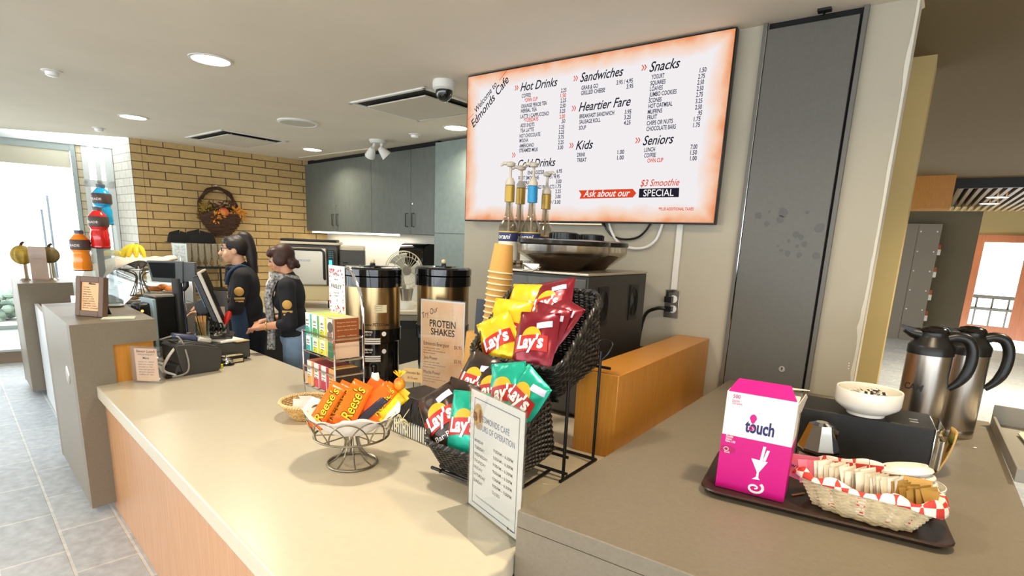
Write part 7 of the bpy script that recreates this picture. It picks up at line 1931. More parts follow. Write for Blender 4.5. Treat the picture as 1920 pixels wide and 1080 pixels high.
# till monitor seen from the side
m0 = P(395, 640, ZD)
t = thing('till_monitor', 'till touch monitor seen edge on, leaning back on a black stand', 'monitor', (m0.x, m0.y, ZD), 0)
MP = VPlane(m0, m0+Vector((math.cos(rdg(24)), math.sin(rdg(24)), 0))); t.rotation_euler = (0, 0, MP.rz)
mo = (m0-MP.o).dot(MP.u)
def mq(x, y): q_ = MP.uv(x, y); return q_[0]-mo, q_[1]-ZD
A_, B_ = mq(369, 511), mq(415, 614)
dxm, dzm = B_[0]-A_[0], B_[1]-A_[1]; Lm = math.hypot(dxm, dzm); ux, uz = dxm/Lm, dzm/Lm; nx, nz = uz, -ux  # nx: behind the screen (left)
if nx > 0: nx, nz = -nx, -nz
def mpoly(a0, a1, n0, n1): return [(A_[0]+ux*a+nx*n, A_[1]+uz*a+nz*n) for a, n in ((a0, n0), (a1, n0), (a1, n1), (a0, n1))]
b = MB(); b.xprism(mpoly(0.0, Lm, -0.022, 0.0), -0.02, 0.34); b.build('screen_bezel', mat('bezel_silver', '#c3bcae', 0.4), t, bevel=0.004)
b = MB(); b.xprism(mpoly(0.02, Lm*0.98, 0.0, 0.035), -0.018, 0.338); b.build('rear_shell', M_black, t, bevel=0.006)
b = MB(); b.xprism(mpoly(Lm*0.15, Lm*0.6, 0.035, 0.05), 0.06, 0.26); b.build('rear_label', mat('label_blue_grey', '#6f879c', 0.5), t, smooth=0)
b = MB(); b.xprism(mpoly(Lm*0.03, Lm*0.97, -0.0235, -0.0225), 0.0, 0.32); b.build('screen_glass', mat('display_black'), t, smooth=0)
bx0 = mq(392, 640)
b = MB(); mid = (A_[0]+ux*Lm*0.62+nx*0.04, A_[1]+uz*Lm*0.62+nz*0.04)
b.tube([(mid[0], 0.16, mid[1]), (mid[0]-0.05, 0.16, mid[1]-0.03), (mid[0]-0.05, 0.16, 0.03), (0.0, 0.16, 0.012)], 0.028, 10); b.lathe([(0.05, -0.03), (0.05, 0.03), (0, 0.03)], 20, (mid[0]-0.03, 0.13, mid[1]), 'y'); b.build('stand_arm', M_black, t)
b = MB(); b.xprism([(-0.12, 0.0), (0.13, 0.0), (0.14, 0.008), (0.12, 0.022), (-0.10, 0.028), (-0.12, 0.016)], -0.0, 0.30); b.build('stand_base', M_dkgrey, t, bevel=0.005)
b = MB(); rr_ = random.Random(6)
for k in range(5):
    x = mid[0]-0.02+0.02*k; b.tube(smooth_path([(x, -0.005, mid[1]-0.03-0.02*k), (x+0.03, -0.02, mid[1]-0.10), (x-0.01+0.012*k, -0.02, mid[1]-0.15), (x+0.05, 0.02, mid[1]-0.13)], 5), 0.008, 6)
b.build('rear_cables', M_black, t)
# glass of wooden stir sticks
p = P(384, 622, ZD+0.028)
t = thing('stir_stick_glass', 'clear glass full of wooden stir sticks beside the till monitor', 'glass', (p.x, p.y, ZD+0.0285), 0)
t.location = P(382, 637, ZD+0.029)
b = MB(); b.lathe([(0, 0), (0.036, 0), (0.040, 0.01), (0.047, 0.125), (0.044, 0.125), (0.037, 0.012), (0, 0.01)], 22); b.build('tumbler', clear_mat('tumbler_glass', '#eef2ee', 0.02, 0.14), t)
sp_first = None
for k in range(16):
    a = rr_.uniform(0, 6.28); r0 = rr_.uniform(0, 0.018); 
    o_ = t.location+Vector((r0*math.cos(a), r0*math.sin(a), 0.012))
    if sp_first is None:
        b = MB(); b.box((0, 0, 0.075), (0.006, 0.0016, 0.15)); sp_first = b.build('wooden_stir_stick', mat('stick_wood', '#cf9a5a', 0.6)); c_ = sp_first
        tag(c_, 'wooden stir sticks bunched in the clear glass by the till', 'stir stick', 'wooden stir sticks in the glass')
    else: c_ = sp_first.copy(); COL.objects.link(c_)
    c_.location = o_; c_.rotation_euler = (rr_.uniform(-0.16, 0.16), rr_.uniform(-0.16, 0.16), a)
# order pad, tan cover and red handled tongs on the drawer
o = MB().box((0, 0, 0), (0.17, 0.22, 0.012)).build('order_pad', M_paper, loc=AT(0.20, 0.33, ZD+0.0065), rz=RA+0.1, bevel=0.002); tag(o, 'white order pad on the right end of the cash drawer', 'pad')
o = MB().box((0, 0, 0), (0.10, 0.10, 0.006)).build('receipt_slip', mat('slip_tan', '#cfb98a', 0.7), loc=AT(0.26, 0.235, ZD+0.0035), rz=RA+0.15); tag(o, 'tan paper slip at the front corner of the cash drawer', 'slip')
p = P(418, 608, ZD+0.02)
t = thing('red_handled_tongs', 'red handled tool propped beside the till monitor', 'tool', AT(0.20, 0.40, ZD+0.0125), RA)
q_ = VPlane(t.location, t.location+Vector((0.9, 0.4, 0)))
e_ = q_.pt(431, 584)-Vector(t.location); e_ = Matrix.Rotation(-RA, 4, 'Z') @ e_; s_ = q_.pt(421, 608)-Vector(t.location); s_ = Matrix.Rotation(-RA, 4, 'Z') @ s_
b = MB(); b.tube([(0, 0, 0.0), s_*0.6, s_], 0.007, 8); b.build('metal_shank', M_steel, t)
b = MB(); b.tube([s_, s_+(e_-s_)*0.3, s_+(e_-s_)*0.8, e_], [0.012, 0.018, 0.02, 0.010], 10); b.build('red_grip', mat('grip_red', '#d8281c', 0.35), t)
b = MB(); b.ball((0.0, 0, 0.012), (0.03, 0.02, 0.012), 12, 8); b.build('metal_jaw', M_steel, t)
# call bell, bell pad
p = P(425, 684, ZW)
t = thing('call_bell', 'chrome counter call bell in front of the cash drawer', 'bell', p)
b = MB(); b.lathe([(0, 0), (0.048, 0), (0.048, 0.008), (0.042, 0.012), (0, 0.012)], 28); b.build('base', M_black, t)
b = MB(); b.lathe([(0.044, 0.016), (0.042, 0.03), (0.032, 0.043), (0.012, 0.050), (0, 0.050)], 28); b.build('dome', M_chrome, t)
b = MB(); b.lathe([(0.006, 0.048), (0.006, 0.062), (0.010, 0.064), (0.008, 0.070), (0, 0.071)], 14); b.build('plunger', M_chrome, t)
p = P(409, 690, ZW)
b = MB(); b.box((0, 0, 0.012), (0.055, 0.04, 0.024)); o = b.build('sticky_notes', mat('note_yellow', '#dccf2e', 0.6), loc=p, rz=0.3, bevel=0.002); tag(o, 'yellow sticky note block beside the call bell', 'notes')
t = thing('date_stamp', 'small black device with pale front behind the call bell', 'stamp', AT(0.10, 0.135), RA)
b = MB(); b.span(0, 0.14, 0, 0.06, 0, 0.05); b.build('body', M_black, t, bevel=0.004)
b = MB(); b.span(0.01, 0.13, -0.002, 0, 0.008, 0.03); b.build('front_strip', mat('stamp_cream', '#cdbf94', 0.5), t, smooth=0)
b = MB(); b.span(0.005, 0.135, 0.005, 0.05, 0.05, 0.053); b.build('top_strip', mat('stamp_cream'), t, smooth=0)
# little acrylic menu at the counter end
s0_, s1_ = P(252, 717, ZW), P(303, 719, ZW)
SM = VPlane(s0_, s1_); W_ = (s1_-s0_).length; hz_ = ZAT(s0_, 254, 648)
t = thing('senior_lunch_sign', 'small peach lunch menu in a clear stand at the counter end', 'sign', s0_, SM.rz)
H_ = hz_-ZW
b = MB(); b.span(-0.004, W_+0.004, -0.006, -0.003, 0, H_); b.span(-0.004, W_+0.004, 0.003, 0.006, 0, H_); b.span(W_+0.001, W_+0.004, -0.006, 0.03, 0, H_); b.build('acrylic_holder', M_acryl, t, smooth=0)
b = MB(); b.span(W_*0.12, W_*0.93, -0.002, 0.002, 0.012, H_-0.012); pp_ = b.build('paper', mat('peach_paper', '#f0bd96', 0.6, var=0.06, vscale=9, color2='#f3cba8'), t, smooth=0)
b = MB()
b.text('Senior Lunch', W_*0.18, H_*0.84, W_*0.88, 0.014, y=-0.0026, shear=0.3, bold=0.02); b.text('WEDNESDAY', W_*0.22, H_*0.76, W_*0.84, 0.010, y=-0.0026); b.text('Menu', W_*0.40, H_*0.66, W_*0.64, 0.013, y=-0.0026, shear=0.3, bold=0.02)
for j in range(6): b.text(['soup or salad', 'daily hot entree', 'chicken or fish', 'seasonal greens', 'dessert square', 'coffee or tea'][j], W_*0.22, H_*(0.57-0.07*j), W_*(0.8-0.03*(j % 3)), 0.008, y=-0.0026)
b.build('paper_lettering', M_ink, pp_, smooth=0)
b = MB()
for z in (0.03, H_-0.06): b.lathe([(0, 0.002), (0.006, 0.002), (0.006, 0)], 10, (W_*0.97, -0.006, z), 'y')
b.build('rivet', M_steel, t)
# cables between the sign and the printer
rc = random.Random(12)
b = MB()
for k in range(4):
    z = 0.02+0.03*k
    b.tube(smooth_path([AT(-0.27, 0.10+0.02*k, ZW+0.03+z), AT(-0.34-0.02*k, 0.05, ZW+0.08+z*0.5), AT(-0.33, -0.02+0.02*k, ZW+0.03), AT(-0.27-0.01*k, 0.02, ZW+0.01), AT(-0.22, 0.22, ZW+0.02)], 6), 0.006, 6)
o = b.build('till_cables', M_black, smooth=60); tag(o, 'tangle of black till cables behind the small peach menu', 'cables', kind='stuff')
b = MB(); b.tube(smooth_path([AT(-0.16, 0.09, ZW+0.215), AT(-0.21, 0.05, ZW+0.19), AT(-0.29, 0.0, ZW+0.13), AT(-0.31, 0.03, ZW+0.05), AT(-0.25, 0.015, ZW+0.01)], 8), 0.008, 8)
o = b.build('reader_cable', mat('cable_grey_white', '#cfcac0', 0.4)); tag(o, 'pale cable running from the card reader to the counter', 'cable')
b = MB(); b.tube(smooth_path([AT(-0.28, 0.12, ZW+0.22), AT(-0.20, 0.06, ZW+0.235), AT(-0.19, -0.02, ZW+0.12), AT(-0.20, -0.025, ZW+0.03), AT(-0.28, -0.01, ZW+0.008)], 8), 0.005, 8)
o = b.build('grey_cable', mat('cable_grey', '#8f8980', 0.4)); tag(o, 'thin grey cable looping over the slip printer', 'cable')
# black receipt printer box and pin pad behind the pole
p = P(318, 632, ZD)
t = thing('receipt_printer', 'tall black box printer with pale edge left of the display pole', 'printer', AT(-0.20, 0.62, ZW), RA)
pv = VPlane(t.location, Vector(t.location)+DA)
us = (pv.uv(295, 600)[0], pv.uv(330, 600)[0]); zt_ = pv.uv(312, 557)[1]
t.location = pv.world(us[0], ZW)
b = MB(); b.span(0, us[1]-us[0], 0, 0.2, 0, zt_-ZW); b.build('case', M_black, t, bevel=0.006)
b = MB(); b.span(-0.022, 0.0, -0.004, 0.19, 0.0, zt_-ZW-0.01); b.build('pale_side', mat('printer_pale', '#a9c1c9', 0.3), t, bevel=0.003)
b = MB(); b.span(0.0, us[1]-us[0]-0.0, -0.003, 0.2, zt_-ZW-0.0, zt_-ZW+0.016); b.build('lid', mat('printer_lid', '#8f887a', 0.5), t, bevel=0.003)
pv2 = VPlane(AT(-0.35, 0.66, ZW), AT(-0.35, 0.66, ZW)+DA); us2 = (pv2.uv(257, 580)[0], pv2.uv(290, 580)[0]); zt2_ = pv2.uv(272, 569)[1]
t = thing('pin_pad', 'rounded black device with a small amber light behind the grey pass counter', 'device', pv2.world(us2[0], ZW), RA)
b = MB(); b.span(0, us2[1]-us2[0], 0, 0.12, 0, zt2_-ZW); b.build('body', M_black, t, bevel=0.02, seg=3)
b = MB(); b.disc((0.03, zt2_-ZW-0.05), 0.009, -0.001); b.build('amber_light', mat('amber_led', '#d98a2a', 0.4, emit=(1, 0.5, 0.1), estr=2.0), t, smooth=0)
# framed menu on the pass counter
f0, f1_ = P(140, 592, ztb), P(192, 596, ztb)
FM = VPlane(f0, f1_); W_ = (f1_-f0).length; Hf = ZAT(f0, 148, 517)-ztb
t = thing('framed_menu', 'brown framed peach menu standing on the near grey pass counter', 'picture frame', (f0.x, f0.y, ztb), FM.rz)
R_ = rot3(rdg(-9), 0, 0)
def tilted(): m_ = MB(); m_.M = Matrix.Translation((0, 0.0, 0.002)) @ R_.to_4x4(); return m_
b = tilted(); w_ = 0.034
b.span(0, w_, 0, 0.035, 0, Hf); b.span(W_-w_, W_, 0, 0.035, 0, Hf); b.span(w_, W_-w_, 0, 0.035, 0, w_); b.span(w_, W_-w_, 0, 0.035, Hf-w_, Hf); b.build('frame', mat('frame_brown', '#6b5242', 0.5), t, bevel=0.003)
b = tilted(); b.span(w_, W_-w_, 0.010, 0.014, w_, Hf-w_); pg = b.build('paper', mat('menu_peach', '#e9b583', 0.6), t, smooth=0)
b = tilted(); b.text('Menu', W_*0.42, Hf*0.80, W_*0.68, 0.014, y=0.009, shear=0.3, bold=0.02)
for j in range(10): b.text(['soup', 'salad bowl', 'wraps', 'daily stew', 'pasta', 'pot pie  3.95', 'burger with fries', 'vegetable curry', 'fish and chips', 'kids meal'][j], W_*0.24, Hf*(0.72-0.058*j), W_*(0.45+0.035*j), 0.008, y=0.009)
b.build('paper_lettering', M_ink, pg, smooth=0)
b = tilted(); b.span(W_*0.4, W_*0.6, 0.035, 0.04, 0.03, Hf*0.7); b.build('easel_back', M_blackm, t, smooth=0)
b = MB(); b.box((W_*0.5, 0.11, Hf*0.26), (0.04, 0.004, Hf*0.56), rot3(rdg(20), 0, 0)); b.build('easel_leg', M_blackm, t, smooth=0)
# leaflets on the pass counter
o = MB().box((0, 0, 0), (0.16, 0.10, 0.003)).build('leaflet', mat('leaflet_green', '#cfd8be', 0.7), loc=P(212, 597, ztb)+Vector((0.02, 0.02, 0.002)), rz=0.5); tag(o, 'pale green leaflet lying on the near grey pass counter', 'leaflet')
o = MB().lathe([(0, 0), (0.06, 0), (0.07, 0.012), (0.066, 0.012), (0, 0.004)], 24).build('steel_saucer', M_steel, loc=P(212, 575, ztb)+Vector((0, 0, 0.001))); tag(o, 'shallow steel saucer at the back of the near grey pass counter', 'saucer')
# sports drink bottles on an acrylic stand on the display case
def bottle(px, pb, pt_, dd_, lab, liq, name='sports_drink_bottle'):
    _q = ray(px, pb); _k = dd_/math.hypot(_q.x, _q.y); p = Vector((_q.x*_k, _q.y*_k, CAM_H+_q.z*_k)); h = CAM_H+ray(px, pt_).z*dd_/math.hypot(ray(px, pt_).x, ray(px, pt_).y)-p.z
    t = thing(name, lab, 'bottle', p, -0.5, 'sports drink bottles on the stand')
    r = h*0.215
    prof = [(0, 0.0), (0.86, 0.0), (0.95, 0.02), (0.92, 0.08), (0.97, 0.10), (0.92, 0.16), (0.96, 0.18), (0.90, 0.26), (0.92, 0.34), (0.82, 0.42), (0.80, 0.46), (0.95, 0.52), (0.98, 0.58), (0.98, 0.72), (0.9, 0.78), (0.6, 0.86), (0.42, 0.90), (0.42, 0.92)]
    b = MB(); b.lathe([(q_[0]*r, q_[1]*h) for q_ in prof]+[(0, 0.92*h)], 28); b.build('drink', mat('drink_'+liq[1:], liq, 0.15, coat=0.5), t)
    b = MB(); b.lathe([(r*0.985, 0.52*h), (r*1.01, 0.54*h), (r*1.01, 0.74*h), (r*0.95, 0.77*h)], 28); lb_ = b.build('label', mat('drink_label', '#4a3a34', 0.4, var=0.2, vscale=15), t)
    b = MB(); rr = r*1.02; b.text('POWERADE', -rr*1.1, 0.60*h, rr*1.1, h*0.055, bold=0.02, fn=lambda X, Z: (rr*math.sin(X/rr), -rr*math.cos(X/rr), Z)); b.build('label_lettering', mat('label_pale', '#d8cfc8', 0.5), lb_, smooth=0)
    b = MB(); b.lathe([(0.46*r, 0.915*h), (0.47*r, 0.985*h), (0.40*r, h), (0, h)], 20); b.build('cap', mat('cap_dark', '#4a5a62', 0.4), t)
    b = MB(); b.lathe([(0, -0.001), (r*0.9, -0.001), (r*0.95, 0.012*h)], 24); b.build('base_shadow_ring', M_black, t)
    return p, r
dS = 4.7
p1_, r1_ = bottle(156, 507, 432, dS, 'orange sports drink bottle on the low step of the stand', '#f28a12')
p2b, r2_ = bottle(190, 465, 388, dS, 'red sports drink bottle on the middle step of the stand', '#d3201c')
p3_, r3_ = bottle(196, 421, 346, dS+0.16, 'bright blue sports drink bottle on the top step of the stand', '#18a3d6')
t = thing('bottle_stand', 'clear stepped stand carrying the sports drink bottles', 'stand', (p1_.x, p1_.y, ztb), RB)
b = MB()
M_fr = clear_mat('frosted_acrylic', '#eef2f2', 0.15, 0.06, 0.14, '#eef0ee')
for (pp3, rr_) in ((p1_, r1_), (p2b, r2_), (p3_, r3_)):
    lo = Matrix.Rotation(-RB, 4, 'Z') @ (pp3-p1_); 
    b = MB(); b.span(lo.x-rr_*1.0, lo.x+rr_*1.0, lo.y-rr_, lo.y+rr_, 0.0, pp3.z-ztb-0.0025); b.build('riser', M_fr, t, smooth=0)
b = MB()
lo = Matrix.Rotation(-RB, 4, 'Z') @ (p2b-p1_)
b.span(lo.x-r2_*1.15, lo.x-r2_*1.02, lo.y-0.02, lo.y+0.02, 0.0, p2b.z+0.17-ztb); b.build('black_post', M_blackm, t, smooth=0)
# kraft leaflet holder and gourds on the far box
fq0, fq1 = P(59, 527, ztf), P(93, 527, ztf)
KH = VPlane(fq0, fq1); W_ = (fq1-fq0).length; Hk = ZAT(fq0, 55, 458)-ztf
t = thing('kraft_leaflet_holder', 'tall clear leaflet holder with kraft paper on the far grey box', 'leaflet holder', (fq0.x, fq0.y, ztf), KH.rz)
b = MB(); b.span(0, W_, 0, 0.003, 0.0, Hk); b.span(0, W_, 0.05, 0.053, 0.0, Hk*0.8); b.span(0, W_, 0, 0.053, 0, 0.004); b.build('acrylic_holder', M_acryl, t, smooth=0)
b = MB(); b.span(0.006, W_-0.006, 0.006, 0.045, 0.005, Hk-0.02); kp = b.build('kraft_paper', mat('kraft_sheet', '#b98d62', 0.7, var=0.1, vscale=8), t, smooth=0)
b = MB()
for j in range(3): b.text(['Catering', 'Menu', 'ask us'][j], W_*0.2, Hk*(0.8-0.1*j), W_*0.7, 0.02, y=0.0055)
b.build('paper_lettering', mat('kraft_ink', '#7a6a58', 0.7), kp, smooth=0)
for (px, py, lab, rr_, colr) in ((41, 478, 'yellow ornamental gourd left of the kraft leaflet holder', 0.085, '#a98c33'), (93, 478, 'green brown ornamental gourd right of the kraft leaflet holder', 0.075, '#7b6a3f')):
    _q = ray(px, py); dd_ = math.hypot(fq0.x, fq0.y)+0.12; _k = dd_/math.hypot(_q.x, _q.y); p = Vector((_q.x*_k, _q.y*_k, CAM_H+_q.z*_k))
    t = thing('ornamental_gourd', lab, 'gourd', p)
    b = MB(); b.grid(lambda u, v: ((rr_*math.sin(math.pi*v)*(1+0.08*math.cos(9*2*math.pi*u)))*math.cos(2*math.pi*u), (rr_*math.sin(math.pi*v)*(1+0.08*math.cos(9*2*math.pi*u)))*math.sin(2*math.pi*u), -rr_*1.1*math.cos(math.pi*v)), 45, 14, closed_u=True); b.build('fruit', mat('gourd_'+colr[1:], colr, 0.6, var=0.3, vscale=18), t)
    b = MB(); b.tube([(0, 0, rr_*1.05), (0.01, 0, rr_*1.3), (0.03, 0, rr_*1.45)], 0.012, 8); b.build('stalk', M_twig, t)
    b = MB(); b.lathe([(0.05, -(p.z-ztf)), (0.03, -(p.z-ztf)+0.02), (0.028, -rr_*1.05), (0.045, -rr_*0.95)], 16); b.build('wire_cup', M_steel, t)
# cake stand with bananas and tissue on the display case
ZC = 1.137
_q = ray(262, 528); dd_ = 5.0; _k = dd_/math.hypot(_q.x, _q.y); cs = Vector((_q.x*_k, _q.y*_k, ZC))
zz = lambda x, y: CAM_H+ray(x, y).z*dd_/math.hypot(ray(x, y).x, ray(x, y).y)
t = thing('fruit_stand', 'wire fruit stand on the display case', 'stand', cs)
b = MB()
zt3 = zz(262, 505)-ZC
for k in range(7):
    a = 2*math.pi*k/7; b.tube(smooth_path([(0.07*math.cos(a), 0.07*math.sin(a), 0.004), (0.03*math.cos(a), 0.03*math.sin(a), zt3*0.5), (0.03*math.cos(a), 0.03*math.sin(a), zt3*0.8), (0.12*math.cos(a), 0.12*math.sin(a), zt3)], 4), 0.004, 6)
for r_, z in ((0.07, 0.004), (0.12, zt3)): b.tube([(r_*math.cos(a), r_*math.sin(a), z) for a in [2*math.pi*k/30 for k in range(30)]], 0.004, 6, closed=True)
b.build('wire_frame', M_nick, t)
b = MB(); b.lathe([(0, zt3), (0.15, zt3+0.004), (0.15, zt3+0.01), (0, zt3+0.008)], 30); b.build('plate', M_steel, t)
def tissue(u, v):
    a = 2*math.pi*u; n_ = noise.noise(Vector((math.cos(a)*2, math.sin(a)*2, v*3)))
    r_ = 0.03+0.22*v+0.04*n_*v+0.10*max(0, math.cos(a-3.9))*v; z = zt3+0.075*math.sin(v*2.3)+0.025*n_-(0.20*v**3)*max(0, math.cos(a-3.9))**2
    return (r_*math.cos(a), r_*math.sin(a), z+0.016)
b = MB(); b.grid(tissue, 60, 12, closed_u=True); o = b.build('tissue_paper', mat('tissue_cream', '#dfd3c0', 0.85, bump=0.3, bscale=30), loc=cs, mods=[('SOLID', 0.002)]); tag(o, 'crumpled cream tissue paper draped over the fruit stand', 'tissue paper')
ztis = zt3+0.095
for k in range(6):
    lab = ['banana at the left of the upright bunch', 'second banana from the left in the bunch', 'third banana from the left in the bunch', 'fourth banana from the left in the bunch', 'rightmost banana of the upright bunch', 'single banana lying left of the bunch'][k]
    a = rdg(-150+k*30)
    if k < 5:
        c_ = cs+Vector((-0.005, 0.01, ztis+0.075)); rz_ = a
    else: c_ = cs+Vector((-0.13, -0.07, ztis+0.0)); rz_ = rdg(205)
    bn_ = thing('banana', lab, 'banana', c_, rz_, 'bananas on the fruit stand')
    pts_ = [(0.0, 0, 0.0), (0.035, 0, -0.008), (0.075, 0, -0.035), (0.10, 0, -0.075)] if k < 5 else [(-0.08, 0, 0.0), (-0.03, 0, 0.02), (0.03, 0, 0.02), (0.09, 0, 0.0)]
    b = MB(); sm = smooth_path(pts_, 5); n_ = len(sm); b.tube(sm, [0.010+0.012*math.sin(math.pi*min(1, i/(n_-1)*0.9+0.08)) for i in range(n_)], 8); b.build('peel', mat('banana_yellow', '#e3c21f', 0.5, var=0.1, vscale=20, color2='#cdbf2a'), bn_)
    b = MB(); b.tube([sm[0], Vector(sm[0])+Vector((-0.012, 0, 0.018))], 0.007, 6); b.build('stalk', mat('banana_green', '#7f8a2a', 0.6), bn_)
# platter with pastries on the display case
_q = ray(305, 537); dd_ = 5.25; _k = dd_/math.hypot(_q.x, _q.y); pt0 = Vector((_q.x*_k, _q.y*_k, ZC))
t = thing('pastry_platter', 'white platter behind the price display holding orange pastries', 'platter', pt0)
b = MB(); b.lathe([(0, 0.0), (0.10, 0.0), (0.17, 0.022), (0.172, 0.028), (0.10, 0.010), (0, 0.008)], 36); b.build('dish', M_cer, t)
for k in range(5):
    a = 2*math.pi*k/5; o = thing('pastry', ['pastry at the left of the white platter', 'pastry at the front of the white platter', 'pastry at the right of the white platter', 'pastry at the back of the white platter', 'pastry on top in the middle of the platter'][k], 'pastry', pt0+Vector((0.06*math.cos(a), 0.06*math.sin(a), 0.032) if k < 4 else (0, 0, 0.05)), a, 'pastries on the platter')
    b = MB(); b.ball((0, 0, 0), (0.05, 0.035, 0.022), 12, 8); b.build('crust', mat('pastry_orange', '#c97a34', 0.5, var=0.2, vscale=30), o)
# framed licence certificate on a stand beyond the till
_q = ray(338, 492); dd_ = 5.6; _k = dd_/math.hypot(_q.x, _q.y); q0 = Vector((_q.x*_k, _q.y*_k, 0))
LC = VPlane(q0, q0+Vector((0.9, 0.42, 0))); u0, v0 = LC.uv(326, 492); u1, v1 = LC.uv(349, 457)
t = thing('certificate_stand', 'pale blue printed card on a slim floor stand above the price display', 'card', LC.world(u0, 0), LC.rz)
b = MB(); b.span(0, u1-u0, 0, 0.006, v0-0.02, v1); cc_ = b.build('card', mat('cert_blue', '#c5d8da', 0.5), t, smooth=0)
b = MB(); b.span(0.012, u1-u0-0.012, -0.001, 0, v0, v1-0.014); b.build('print', mat('cert_print', '#b8c2c4', 0.6, var=0.3, vscale=60), cc_, smooth=0)
b = MB(); b.tube([((u1-u0)/2, 0.01, 0.0), ((u1-u0)/2, 0.01, v0+0.05)], 0.012, 8); b.lathe([(0, 0), (0.14, 0), (0.14, 0.012), (0, 0.02)], 18, ((u1-u0)/2, 0.01, 0)); b.build('stem', M_chrome, t)
# clear notice stand next to the till on the staff side
p = P(432, 640, ZD)
NS = VPlane(AT(0.30, 0.46, ZD), AT(0.30, 0.46, ZD)+Vector((0.93, 0.36, 0))); u0, v0 = NS.uv(404, 610); u1, v1 = NS.uv(425, 546)
t = thing('notice_stand', 'dark edged notice stand between the till monitor and the staff', 'stand', NS.world(u0, ZD), NS.rz)
b = MB(); b.span(0, u1-u0, 0, 0.008, 0.0, v1-ZD); b.build('backing', mat('notice_grey', '#56544f', 0.5), t, smooth=0)
b = MB(); b.span(0.0, u1-u0-0.02, -0.003, 0, 0.0, (v1-ZD)*0.66); b.build('paper', mat('notice_paper', '#d8cdbd', 0.7), t, smooth=0)
